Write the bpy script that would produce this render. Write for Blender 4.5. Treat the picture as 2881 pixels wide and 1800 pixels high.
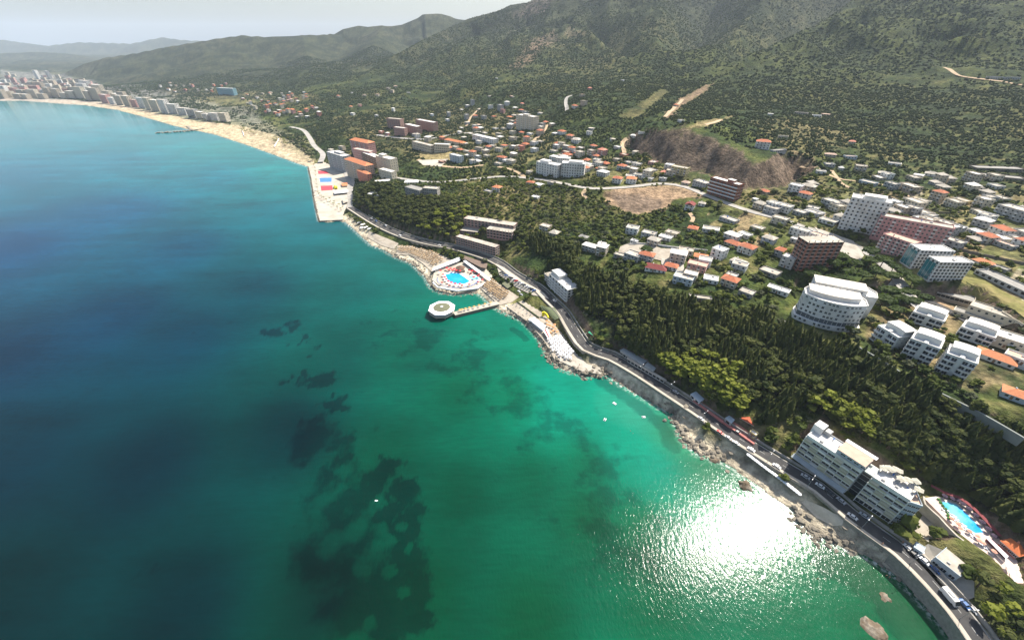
import bpy, bmesh, math, random
import numpy as np
from mathutils import Vector, Matrix
random.seed(7); RNG = np.random.default_rng(7)
for o in list(bpy.data.objects): bpy.data.objects.remove(o)
S = bpy.context.scene
COL = S.collection
# ---------------------------------------------------------------- camera, sky, sun, exposure
CAM_H = 200.0; PITCH = math.radians(34.4); FPX = 1131.0; CX, CY = 1440.5, 900.0
cam = bpy.data.cameras.new('camera'); camo = bpy.data.objects.new('camera', cam); COL.objects.link(camo)
camo.location = (0, 0, CAM_H); camo.rotation_euler = (math.pi/2 - PITCH, 0, 0)
cam.sensor_width = 36; cam.lens = 36*FPX/2881; cam.clip_start = 1; cam.clip_end = 60000
S.camera = camo
SUN_EL, SUN_AZ = math.radians(51.0), math.radians(48.3)     # azimuth clockwise from +Y
w = bpy.data.worlds.new('World'); S.world = w; w.use_nodes = True
nt = w.node_tree; bg = nt.nodes['Background']
sky = nt.nodes.new('ShaderNodeTexSky'); sky.sky_type = 'NISHITA'; sky.sun_disc = False
sky.sun_elevation = SUN_EL; sky.sun_rotation = SUN_AZ; sky.air_density = 1.2; sky.dust_density = 3.0; sky.ozone_density = 1.0; sky.altitude = 200
nt.links.new(sky.outputs[0], bg.inputs[0]); bg.inputs[1].default_value = 0.09
sl = bpy.data.lights.new('sun', 'SUN'); sl.energy = 5.0; sl.angle = math.radians(0.53); sl.color = (1.0, 0.93, 0.82)
so = bpy.data.objects.new('sun', sl); COL.objects.link(so)
sdir = Vector((math.cos(SUN_EL)*math.sin(SUN_AZ), math.cos(SUN_EL)*math.cos(SUN_AZ), math.sin(SUN_EL)))
so.rotation_euler = sdir.to_track_quat('Z', 'Y').to_euler(); so.location = (0, 0, 900)
S.view_settings.view_transform = 'Standard'; S.view_settings.look = 'None'; S.view_settings.exposure = 0.88; S.view_settings.gamma = 1
S.render.engine = 'CYCLES'
S.cycles.max_bounces = 5; S.cycles.diffuse_bounces = 2; S.cycles.glossy_bounces = 2; S.cycles.transmission_bounces = 2; S.cycles.volume_bounces = 2
S.cycles.use_denoising = True

# ---------------------------------------------------------------- pixels of the photograph <-> rays
cp, sp_ = math.cos(PITCH), math.sin(PITCH)
def ray(px, py):
    x = (px-CX)/FPX; y = (py-CY)/FPX
    return np.array([x, cp - y*sp_, -(sp_ + y*cp)])       # depth along the view axis = 1
def PZ(px, py, z):
    d = ray(px, py); t = (z-CAM_H)/d[2]; return np.array([d[0]*t, d[1]*t, z])
def PD(px, py, D):
    d = ray(px, py); return np.array([d[0]*D, d[1]*D, CAM_H+d[2]*D])

# ---------------------------------------------------------------- value noise in numpy
_perm = RNG.random((256, 256))
def vnoise(x, y):
    xi = np.floor(x).astype(int); yi = np.floor(y).astype(int); fx = x-xi; fy = y-yi
    fx = fx*fx*fx*(fx*(fx*6-15)+10); fy = fy*fy*fy*(fy*(fy*6-15)+10)
    a = _perm[xi & 255, yi & 255]; b = _perm[(xi+1) & 255, yi & 255]; c = _perm[xi & 255, (yi+1) & 255]; d = _perm[(xi+1) & 255, (yi+1) & 255]
    return (a*(1-fx)+b*fx)*(1-fy) + (c*(1-fx)+d*fx)*fy
def fbm(x, y, scale, oct=4, gain=.5):
    s = np.zeros_like(x); a = 1; tot = 0; c, sn = math.cos(.6), math.sin(.6)
    x = x/scale; y = y/scale
    for i in range(oct):
        s += a*vnoise(x+17.3*i, y-9.1*i); tot += a; a *= gain; x, y = (x*c-y*sn)*2.03, (x*sn+y*c)*2.03
    return s/tot
def smooth(a, b, x):
    t = np.clip((x-a)/(b-a), 0, 1); return t*t*(3-2*t)

# ---------------------------------------------------------------- coastline, roads and pads, traced at their real places
COAST = [(0,285),(60,284),(160,292),(240,297),(330,310),(420,334),(480,352),(528,364),(600,378),(690,407),(760,432),(830,458),(868,470),
         (876,500),(885,560),(893,600),(900,621),(963,617),(990,640),(1020,668),(1045,690),(1085,706),(1110,722),(1130,730),(1160,742),(1195,777),
         (1213,808),(1240,822),(1290,828),(1340,822),(1362,838),(1388,862),(1425,882),(1465,898),(1495,925),(1520,955),(1545,1005),(1590,1040),
         (1650,1056),(1700,1048),(1745,1080),(1800,1112),(1850,1142),(1895,1165),(1905,1195),(1920,1235),(1955,1272),(2010,1292),(2035,1300),(2070,1322),(2120,1358),
         (2180,1400),(2225,1430),(2245,1465),(2290,1500),(2350,1530),(2400,1550),(2450,1568),(2500,1602),(2560,1655),(2600,1700),(2650,1755),(2690,1802),(2760,1900),(2850,2050)]
coastw = np.array([PZ(x, y, 0)[:2] for x, y in COAST])
land_poly = np.vstack([[[-30000, coastw[0, 1]-500]], [[-4200, coastw[0,1]-60]], coastw, [[600, -300], [30000, -300], [30000, 40000], [-30000, 40000]]])
def seg_dist(P, poly, closed=False):
    """distance, parameter index (float) to the nearest point of a polyline"""
    A = poly; n = len(A)-1
    best = np.full(len(P), 1e18); par = np.zeros(len(P)); side = np.zeros(len(P))
    for i in range(n):
        a = A[i, :2]; d = A[i+1, :2]-a; L2 = max(d@d, 1e-9)
        t = np.clip(((P-a)@d)/L2, 0, 1); q = P - (a + t[:, None]*d); dd = (q*q).sum(1)
        m = dd < best; best[m] = dd[m]; par[m] = i+t[m]
    return np.sqrt(best), par
def inside(P, poly):
    c = np.zeros(len(P), bool); n = len(poly)
    for i in range(n):
        x1, y1 = poly[i-1][:2]; x2, y2 = poly[i][:2]
        if y1 == y2: continue
        c ^= ((y1 > P[:, 1]) != (y2 > P[:, 1])) & (P[:, 0] < (x2-x1)*(P[:, 1]-y1)/(y2-y1)+x1)
    return c
def coast_sd(P):
    d, _ = seg_dist(P, np.vstack([[[-4200, coastw[0,1]-60]], coastw])); return np.where(inside(P, land_poly), d, -d)

COAST_ROAD = [(985,583,5),(1060,630,6),(1130,662,6.5),(1205,683,7),(1290,700,7),(1390,733,7),(1450,775,7),(1510,808,7),(1550,845,7),(1585,880,7),(1612,925,7),
              (1652,978,7),(1720,1003,7),(1800,1048,7),(1880,1100,7),(1960,1152,7),(2060,1220,7),(2136,1267,7),(2225,1322,7),(2305,1370,7),(2398,1448,7),
              (2509,1527,7),(2560,1570,7),(2624,1633,7),(2704,1723,7),(2760,1800,7),(2830,1900,7)]
UPPER_ROAD = [(1060,492,18),(1108,500,26),(1222,513,38),(1324,505,46),(1411,497,52),(1470,500,58),(1532,507,63),(1605,521,67),(1668,531,68),(1764,527,71),(1863,517,74),(1929,527,75),
              (1979,547,76),(2048,574,76),(2127,600,75),(2200,617,75),(2265,641,74),(2338,661,72),(2420,700,70),(2500,760,68),(2570,850,66),(2620,890,64)]
TOWN_ROAD = [(560,345,4),(700,378,5),(780,392,6),(817,357,12),(852,366,12),(870,386,11),(884,410,9),(908,433,7),(902,456,5)]
def lo(z): return z if z <= 12 else 12+(z-12)*.7
UPPER_ROAD = [(x, y, lo(z)) for x, y, z in UPPER_ROAD]
def wl(pts): return np.array([PZ(x, y, z) for x, y, z in pts])
def resample(W, step):
    out = []
    P = np.vstack([2*W[0]-W[1], W, 2*W[-1]-W[-2]])
    for i in range(1, len(P)-2):
        p0, p1, p2, p3 = P[i-1:i+3]; n = max(2, int(np.linalg.norm(p2-p1)/step))
        for k in range(n):
            t = k/n
            out.append(.5*((2*p1)+(-p0+p2)*t+(2*p0-5*p1+4*p2-p3)*t*t+(-p0+3*p1-3*p2+p3)*t**3))
    out.append(W[-1]); return np.array(out)
coast_road = resample(wl(COAST_ROAD), 8); upper_road = resample(wl(UPPER_ROAD), 12)
town_road = resample(wl([p for p in TOWN_ROAD if p[2] > 0][3:]), 15)
ROADS = [(coast_road, 5.6, 7), (upper_road, 5.0, 12), (town_road, 7, 14)]

# (name, pixel polygon, z, blend)
PADS = {
 'promenade_quay': ([(868,470),(905,452),(1000,500),(990,560),(985,585),(968,600),(964,618),(900,621),(885,560),(876,500)], 2.2, 4),
 'pool_deck': ([(1216,788),(1222,762),(1300,735),(1352,738),(1385,775),(1382,790),(1342,812),(1285,818),(1240,806)], 3.0, 2),
 'umbrella_deck': ([(1115,715),(1118,690),(1165,690),(1240,715),(1282,735),(1215,765),(1190,742),(1155,718)], 2.6, 2),
 'second_umbrella_deck': ([(1352,810),(1385,785),(1460,835),(1440,850),(1405,858)], 2.6, 2),
 'bar_deck': ([(1425,862),(1470,845),(1530,880),(1580,935),(1600,985),(1560,1010),(1532,960),(1485,905)], 2.8, 2),
 'lido': ([(1535,960),(1585,940),(1625,990),(1650,1022),(1700,1035),(1690,1052),(1640,1045),(1575,1015)], 2.6, 2),
 'lower_pool_deck': ([(2600,1400),(2640,1395),(2720,1420),(2790,1490),(2860,1570),(2881,1640),(2850,1640),(2790,1570),(2700,1500),(2650,1450)], 13, 3),
 'hotel_ground': ([(2215,1290),(2275,1240),(2575,1425),(2640,1455),(2640,1510),(2560,1500),(2420,1440)], 8, 4),
 'rounded_hotel_ground': ([(2215,950),(2250,800),(2480,830),(2480,960),(2380,960),(2300,950)], 52, 6),
 'villa_ground': ([(2400,960),(2480,830),(2720,850),(2881,980),(2881,1130),(2760,1150),(2600,1080)], 57, 6),
}
padw = {k: (np.array([PZ(x, y, lo(z))[:2] for x, y in pl]), lo(z), b) for k, (pl, z, b) in PADS.items()}

# ---------------------------------------------------------------- the height field
CZ = [(950,480,5),(1010,505,6),(1050,480,16),(985,440,8),(1075,460,22),(900,380,24),(960,370,34),(1010,350,36),(860,345,14),(1150,420,36),(1220,420,42),(1130,360,42),(1250,460,38),(1170,500,33),
      (1475,350,78),(1300,300,66),(1200,280,58),(1350,380,62),(1450,430,60),(1090,530,34),(1050,545,26),(1190,545,38),(1250,600,36),(1130,590,24),(1180,640,16),(1060,600,10),(1300,560,44),
      (1330,665,14),(1400,700,9),(1330,640,22),(1400,640,30),(1600,600,48),(1500,560,52),(1700,560,60),(1800,640,54),(1640,700,42),(1800,760,48),(1600,760,30),(1560,810,10),(1500,740,18),
      (1900,860,44),(2000,800,54),(2100,860,51),(1950,960,30),(1750,920,22),(1680,880,20),(2100,1060,30),(2300,1090,36),(2200,1010,38),(2500,1140,44),(2450,1010,53),
      (2650,1150,48),(2880,1200,52),(2500,1230,33),(2700,1300,29),(2400,1200,27),(2350,1160,31),(2640,1370,14),(2880,1400,27),(2881,1550,22),(2881,1750,14),(2800,1350,25),(2050,1150,12),(2200,1200,16),(1900,1060,12),(1780,1000,12),
      (2000,600,68),(2100,680,64),(2200,720,62),(2400,620,79),(2420,780,62),(2300,850,55),(2600,760,72),(2700,780,74),(2881,860,74),(2881,700,84),(2700,600,86),(2881,560,96),(2500,500,92),(2300,500,90),(2550,880,62),(2700,860,66),
      (1500,400,72),(1400,400,64),(1550,330,84),(1600,470,68),(1700,470,74),(1680,400,84),
      (0,265,4),(200,265,5),(400,300,5),(600,335,5),(750,380,5),(850,425,5),(500,270,12),(650,285,16),(760,330,10),(800,300,30),(800,250,50),(900,320,34),(1000,300,52)]
CZ2 = []
CANYON = [(1772,410,62),(1884,466,52),(2000,493,50),(2085,535,50),(2205,530,50),(2240,490,58),(2215,550,50),(2085,558,50),(2000,522,50),(1880,492,52),(1772,426,60)]
CD = [(2200,300,850),(2500,300,780),(2880,300,720),(2500,400,610),(2880,400,590),(2300,380,640),(1863,362,640),(1958,346,625),(2043,388,585),(2128,420,545),(2240,452,505),(2100,200,1120),(2500,200,1000),(2880,200,900),(2300,100,1270),(2600,100,1160),(2880,100,1050),
      (2420,0,1440),(2600,0,1330),(2880,0,1210),(2700,-150,1600),(3100,-150,1450),(3300,100,1200),(3300,300,700),(3300,-350,1800),(1000,250,1540),(1100,250,1430),(1300,250,1264),(1500,250,1150),(1500,200,1500),
      (1300,200,1700),(1700,250,1050),(1700,200,1350),(1900,250,1000),(1900,200,1200),(1600,300,900),(1800,330,740),(2000,325,730),(300,230,2500),(100,200,3500),(0,190,3900),(500,200,2500),(700,200,2250),(900,200,2000),(1100,200,1900),
      (1240,150,2000),(1400,100,2100),(1600,100,1880),(1500,150,1750),(1700,150,1580),(-300,170,4500),(-300,230,3500)]
cpts = [PZ(x, y, lo(z)) for x, y, z in CZ] + [PZ(x, y, z) for x, y, z in CZ2] + [PD(x, y, d) for x, y, d in CD] + [p for p in coast_road[::4]] + [p for p in upper_road[::4]]
cpts += [np.array([c[0], c[1], 1.0]) for c in coastw[::2]]
cpts += [np.array([0, 5200, 30.]), np.array([-5000, 7000, 20.]), np.array([-9000, 5000, 10.]), np.array([3000, 5000, 700.]), np.array([1200, 3500, 650.]), np.array([5000, 2500, 600.]), np.array([0, 9000, 60.]), np.array([500,100,20.]), np.array([900,300,70.])]
cpts = np.array(cpts)
def uv(x, y): return np.stack([np.arctan2(x, y)*1.6, .5*np.log(x*x+y*y+1)], 1)
_U = uv(cpts[:, 0], cpts[:, 1]); _c = .03
def _K(A, B): return -np.sqrt(((A[:, None]-B[None])**2).sum(2)+_c*_c)
_n = len(cpts); _M = np.zeros((_n+1, _n+1)); _M[:_n, :_n] = _K(_U, _U)+np.eye(_n)*-.004; _M[:_n, _n] = 1; _M[_n, :_n] = 1
_W = np.linalg.solve(_M, np.append(cpts[:, 2], 0))
def base_h(x, y):
    out = np.empty(len(x)); U = uv(x, y)
    for i in range(0, len(x), 20000): out[i:i+20000] = _K(U[i:i+20000], _U)@_W[:-1]+_W[-1]
    return out
# ridges: (px, py, depth) crest lines; slope on both sides
RIDGES = [
 ([(1036,205,1850),(1107,157,2000),(1190,115,2120),(1240,90,2300),(1310,56,2400),(1364,39,2400),(1405,27,2400),(1438,14,2400),(1488,4,2400),(1560,-30,2350),(1750,-90,2300),(1950,-170,2400),(2300,-260,2500)], .42),
 ([(1750,-90,2300),(1700,40,1930),(1760,110,1720),(1820,175,1520)], .7),
 ([(1950,-170,2400),(1850,20,2150),(1900,90,1850),(1935,150,1600)], .6),
 ([(2500,-150,2300),(2350,-60,2100),(2240,0,1980),(2166,28,1900),(2050,100,1760),(1965,160,1600)], .75),
 ([(2900,-300,2000),(2700,-200,1800),(2500,-90,1600),(2350,0,1420),(2200,96,1260),(2075,180,1110)], .8),
 ([(900,100,3200),(940,94,3300),(965,79,3300),(1010,73,3300),(1075,73,3300),(1130,69,3300),(1170,52,3300),(1190,38,3300),(1230,38,3300),(1265,44,3300),(1290,54,3300),(1400,60,3400)], .33),
 ([(150,217,2900),(235,178,2950),(290,163,3000),(380,150,3000),(470,132,3000),(560,117,3000),(620,107,3000),(680,100,3000),(760,104,3000),(850,99,3050),(940,97,3200)], .24),
 ([(680,100,3000),(640,150,2700),(600,190,2450)], .3), ([(850,99,3050),(860,150,2600),(880,190,2300)], .3), ([(470,132,3000),(430,170,2750)], .3), ([(1075,73,3300),(1050,130,2600),(1000,180,2200)], .35),
 ([(-400,105,8600),(0,111,8600),(60,120,8600),(130,129,8400),(220,119,8400),(300,121,8400),(370,123,8400),(420,112,8400),(455,105,8400),(480,109,8400),(520,113,8400),(580,116,8400),(700,118,8400)], .22),
 ([(-300,140,5600),(0,150,5500),(100,146,5600),(180,150,5600),(260,165,5200)], .14),
 ([(-600,105,19000),(60,105,19000),(120,104,19000),(230,112,19000),(280,101,19000),(340,99,19000),(400,106,19000),(480,106,19000),(520,96,19000),(580,89,19000),(640,96,19000),(700,97,19000),(850,92,19000),(1000,95,19000)], .12),
]
ridgew = [(np.array([PD(*p) for p in pl]), s) for pl, s in RIDGES]
VALLEYS = [([(2050,188,1240,15),(2105,158,1440,45),(2212,90,1620,70),(2364,-5,1850,90),(2520,-90,2050,100)], .8), ([(1925,182,1450,8),(1940,165,1600,30),(1985,85,1850,60),(1995,33,2000,80),(2030,-60,2200,90)], .72), ([(1790,185,1500,8),(1700,110,1850,30),(1650,60,2000,30)], .8)]
valleyw = [(np.array([PD(*p[:3])-[0, 0, p[3]] for p in pl]), s) for pl, s in VALLEYS]
CANW = np.array([PZ(x, y, z)[:2] for x, y, z in CANYON])
def height(x, y):
    x = np.asarray(x, float); y = np.asarray(y, float); P = np.stack([x, y], 1)
    r = np.hypot(x, y)
    h = base_h(x, y)
    far = smooth(900, 2200, r)
    h = h + far*(fbm(x, y, 260, 4)-.5)*50 + smooth(500, 1200, r)*(fbm(x+900, y, 90, 4)-.5)*smooth(60, 200, h)*26 + smooth(250,600,r)*smooth(20,60,h)*(fbm(x, y+70, 40, 3)-.5)*7
    rgd = 1-2*np.abs(fbm(x*1.1+300, y*.8, 230, 4, .55)-.5)*2; h = h + smooth(850, 1500, r)*smooth(90, 260, h)*(rgd-.55)*38
    for W, s in ridgew:
        d, par = seg_dist(P, W); i = np.clip(par.astype(int), 0, len(W)-2); t = par-i
        cz = W[i, 2]*(1-t)+W[i+1, 2]*t
        dn = d*(1+.5*(fbm(x, y, 240, 3)-.5)) + 70*np.abs(fbm(x-50, y+30, 170, 4)-.5)*smooth(40, 300, d)*2
        g = cz - s*dn - 0*d
        k = 14.0
        m = np.abs(h-g) < k*4
        hs = np.maximum(h, g); q = np.clip(.5+.5*(g-h)/k, 0, 1); h = np.where(m, h*(1-q)+g*q+k*q*(1-q), hs)
    for W, s in valleyw:
        d, par = seg_dist(P, W); i = np.clip(par.astype(int), 0, len(W)-2); t = par-i
        g = W[i, 2]*(1-t)+W[i+1, 2]*t + s*d*(1+.4*(fbm(x+77, y, 150, 3)-.5)); k = 25.0; q = np.clip(.5+.5*(h-g)/k, 0, 1); h = np.where(h > g-k, h*(1-q)+g*q-k*q*(1-q)*.5, h)
    dc, _ = seg_dist(P, np.vstack([CANW, CANW[:1]])); dc = np.where(inside(P, CANW), 0, dc)
    dn = dc*(1+.5*(fbm(x, y, 22, 4)-.5)) + np.abs(fbm(x+30, y, 16, 3)-.5)*9*smooth(2, 12, dc); h = np.minimum(h, 51+1.05*dn+.0*dc)
    sd = coast_sd(P)
    cap = .3 + .13*np.clip(sd, 0, 9)+np.maximum(0, sd-9)*.75
    rg = smooth(900, 1500, r)
    cap = cap*(1-rg)+(.5+.03*np.clip(sd,0,200)+np.maximum(0,sd-200)*.5)*rg
    h = np.minimum(np.maximum(h, 1.5), cap)
    h = np.where(sd < 0, np.maximum(sd*.2-.2, -6), h)
    for W, hw, bl in ROADS:
        d, par = seg_dist(P, W); i = np.clip(par.astype(int), 0, len(W)-2); t = par-i
        cz = W[i, 2]*(1-t)+W[i+1, 2]*t
        q = (1-smooth(hw, hw+bl, d)) * (sd > 2)
        h = h*(1-q)+(cz-.35)*q
    for pl, z, b in padw.values():
        lo = pl.min(0)-b-1; hi = pl.max(0)+b+1; m = (x > lo[0])&(x < hi[0])&(y > lo[1])&(y < hi[1])
        if not m.any(): continue
        Q = P[m]; d, _ = seg_dist(Q, np.vstack([pl, pl[:1]])); d = np.where(inside(Q, pl), 0, d)
        dr, _ = seg_dist(Q, coast_road)
        q = (1-smooth(0, b, d))*smooth(5.6, 8, dr); h[m] = h[m]*(1-q)+(z-.3)*q
    return h
AZ0, AZ1, NA = math.radians(-72), math.radians(80), 1000
LR0, LR1, NR = math.log(40), math.log(23000), 560
def build_grid():
    az = np.linspace(AZ0, AZ1, NA); lr = np.linspace(LR0, LR1, NR)
    A, L = np.meshgrid(az, lr, indexing='ij'); R = np.exp(L)
    X = (R*np.sin(A)).ravel(); Y = (R*np.cos(A)).ravel()
    return X, Y, height(X, Y)
GX, GY, GH = build_grid(); G2 = GH.reshape(NA, NR)
def H(x, y):
    x = np.asarray(x, float); y = np.asarray(y, float)
    a = (np.arctan2(x, y)-AZ0)/(AZ1-AZ0)*(NA-1); l = (np.log(np.hypot(x, y)+1e-6)-LR0)/(LR1-LR0)*(NR-1)
    a = np.clip(a, 0, NA-1.001); l = np.clip(l, 0, NR-1.001); i = a.astype(int); j = l.astype(int); a = a-i; l = l-j
    return (G2[i, j]*(1-a)+G2[i+1, j]*a)*(1-l)+(G2[i, j+1]*(1-a)+G2[i+1, j+1]*a)*l
_ts = np.exp(np.linspace(math.log(60), math.log(24000), 1600))
def G(px, py):
    """the point of the ground seen at a pixel"""
    d = ray(px, py); x = d[0]*_ts; y = d[1]*_ts; z = CAM_H+d[2]*_ts
    k = np.nonzero(z <= np.maximum(H(x, y), 0))[0]
    if len(k) == 0: return np.array([x[-1], y[-1], z[-1]])
    k = max(k[0], 1); lo, hi = _ts[k-1], _ts[k]
    for _ in range(18):
        m = (lo+hi)/2
        if CAM_H+d[2]*m <= max(float(H(d[0]*m, d[1]*m)), 0): hi = m
        else: lo = m
    return np.array([d[0]*hi, d[1]*hi, CAM_H+d[2]*hi])

# ================================================================ materials
MATS = {}
def lin(c):
    return tuple(((v/255)/12.92 if v/255 <= .04045 else ((v/255+.055)/1.055)**2.4) for v in c)
def nodemat(name, col=(.5,.5,.5), rough=.8, spec=.25, var=.15, scale=.4, metal=0, bump=0, var2=None, obj_rand=0.0, emit=None):
    """procedural: base colour with two octaves of noise mottling, streaks of wear and a fine bump"""
    if name in MATS: return MATS[name]
    m = bpy.data.materials.new(name); m.use_nodes = True; n = m.node_tree; L = n.links; b = n.nodes['Principled BSDF']
    b.inputs['Roughness'].default_value = rough; b.inputs['Metallic'].default_value = metal; b.inputs['Specular IOR Level'].default_value = spec
    tc = n.nodes.new('ShaderNodeNewGeometry')
    nz = n.nodes.new('ShaderNodeTexNoise'); nz.inputs['Scale'].default_value = scale; nz.inputs['Detail'].default_value = 6; nz.inputs['Roughness'].default_value = .65
    L.new(tc.outputs['Position'], nz.inputs['Vector'])
    mr = n.nodes.new('ShaderNodeMapRange'); mr.inputs[1].default_value = .3; mr.inputs[2].default_value = .7; mr.inputs[3].default_value = 1-var; mr.inputs[4].default_value = 1+var
    L.new(nz.outputs[0], mr.inputs[0])
    val = mr.outputs[0]
    if obj_rand:
        oi = n.nodes.new('ShaderNodeObjectInfo'); m2 = n.nodes.new('ShaderNodeMapRange'); m2.inputs[3].default_value = 1-obj_rand; m2.inputs[4].default_value = 1+obj_rand
        L.new(oi.outputs['Random'], m2.inputs[0]); mm = n.nodes.new('ShaderNodeMath'); mm.operation = 'MULTIPLY'; L.new(val, mm.inputs[0]); L.new(m2.outputs[0], mm.inputs[1]); val = mm.outputs[0]
    rgb = n.nodes.new('ShaderNodeRGB'); rgb.outputs[0].default_value = (*col, 1); src = rgb.outputs[0]
    if var2:
        n3 = n.nodes.new('ShaderNodeTexNoise'); n3.inputs['Scale'].default_value = scale*.35; n3.inputs['Detail'].default_value = 5; L.new(tc.outputs['Position'], n3.inputs['Vector'])
        r3 = n.nodes.new('ShaderNodeMapRange'); r3.inputs[1].default_value = .45; r3.inputs[2].default_value = .62; L.new(n3.outputs[0], r3.inputs[0])
        mx = n.nodes.new('ShaderNodeMix'); mx.data_type = 'RGBA'; L.new(r3.outputs[0], mx.inputs[0]); L.new(src, mx.inputs[6]); mx.inputs[7].default_value = (*var2, 1); src = mx.outputs[2]
    vm = n.nodes.new('ShaderNodeVectorMath'); vm.operation = 'SCALE'; L.new(src, vm.inputs[0]); L.new(val, vm.inputs['Scale'])
    L.new(vm.outputs[0], b.inputs['Base Color'])
    if bump:
        bp = n.nodes.new('ShaderNodeBump'); bp.inputs['Strength'].default_value = .6; bp.inputs['Distance'].default_value = bump; L.new(nz.outputs[0], bp.inputs['Height']); L.new(bp.outputs[0], b.inputs['Normal'])
    if emit: b.inputs['Emission Color'].default_value = (*emit[0], 1); b.inputs['Emission Strength'].default_value = emit[1]
    MATS[name] = m; return m

def newmesh(name, verts, faces, mat=None, smooth_=False):
    me = bpy.data.meshes.new(name); me.from_pydata([tuple(v) for v in verts], [], faces)
    if mat: me.materials.append(mat)
    if smooth_: me.polygons.foreach_set('use_smooth', [True]*len(me.polygons))
    return me
def link(name, me, parent=None, loc=None, **props):
    o = bpy.data.objects.new(name, me); COL.objects.link(o)
    if parent: o.parent = parent
    if loc is not None: o.location = loc
    for k, v in props.items(): o[k] = v
    return o
def gridmesh(name, X, Y, Z, na, nr, mat, attrs, keep=None):
    me = bpy.data.meshes.new(name)
    i = np.arange((na-1)*(nr-1)); a = i//(nr-1); r = i % (nr-1); q = a*nr+r
    F = np.stack([q, q+1, q+nr+1, q+nr], 1)
    if keep is not None:
        kf = keep[F].any(1); F = F[kf]
        used = np.zeros(len(X), bool); used[F.ravel()] = True; mp = np.cumsum(used)-1; F = mp[F]; X, Y, Z = X[used], Y[used], Z[used]; attrs = {k: v[used] for k, v in attrs.items()}
    me.vertices.add(len(X)); me.vertices.foreach_set('co', np.stack([X, Y, Z], 1).astype('f').ravel())
    me.loops.add(F.size); me.loops.foreach_set('vertex_index', F[:, ::-1].astype('i').ravel()) if False else me.loops.foreach_set('vertex_index', F.astype('i').ravel())
    me.polygons.add(len(F)); me.polygons.foreach_set('loop_start', np.arange(0, F.size, 4, dtype='i')); me.polygons.foreach_set('use_smooth', np.ones(len(F), bool))
    me.update(calc_edges=True)
    for k, v in attrs.items():
        at = me.attributes.new(k, 'FLOAT_COLOR', 'POINT'); v4 = np.concatenate([v, np.ones((len(v), 1))], 1) if v.shape[1] == 3 else v
        at.data.foreach_set('color', v4.astype('f').ravel())
    me.materials.append(mat); return me
def attr(n, name):
    a = n.nodes.new('ShaderNodeAttribute'); a.attribute_name = name; return a

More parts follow.
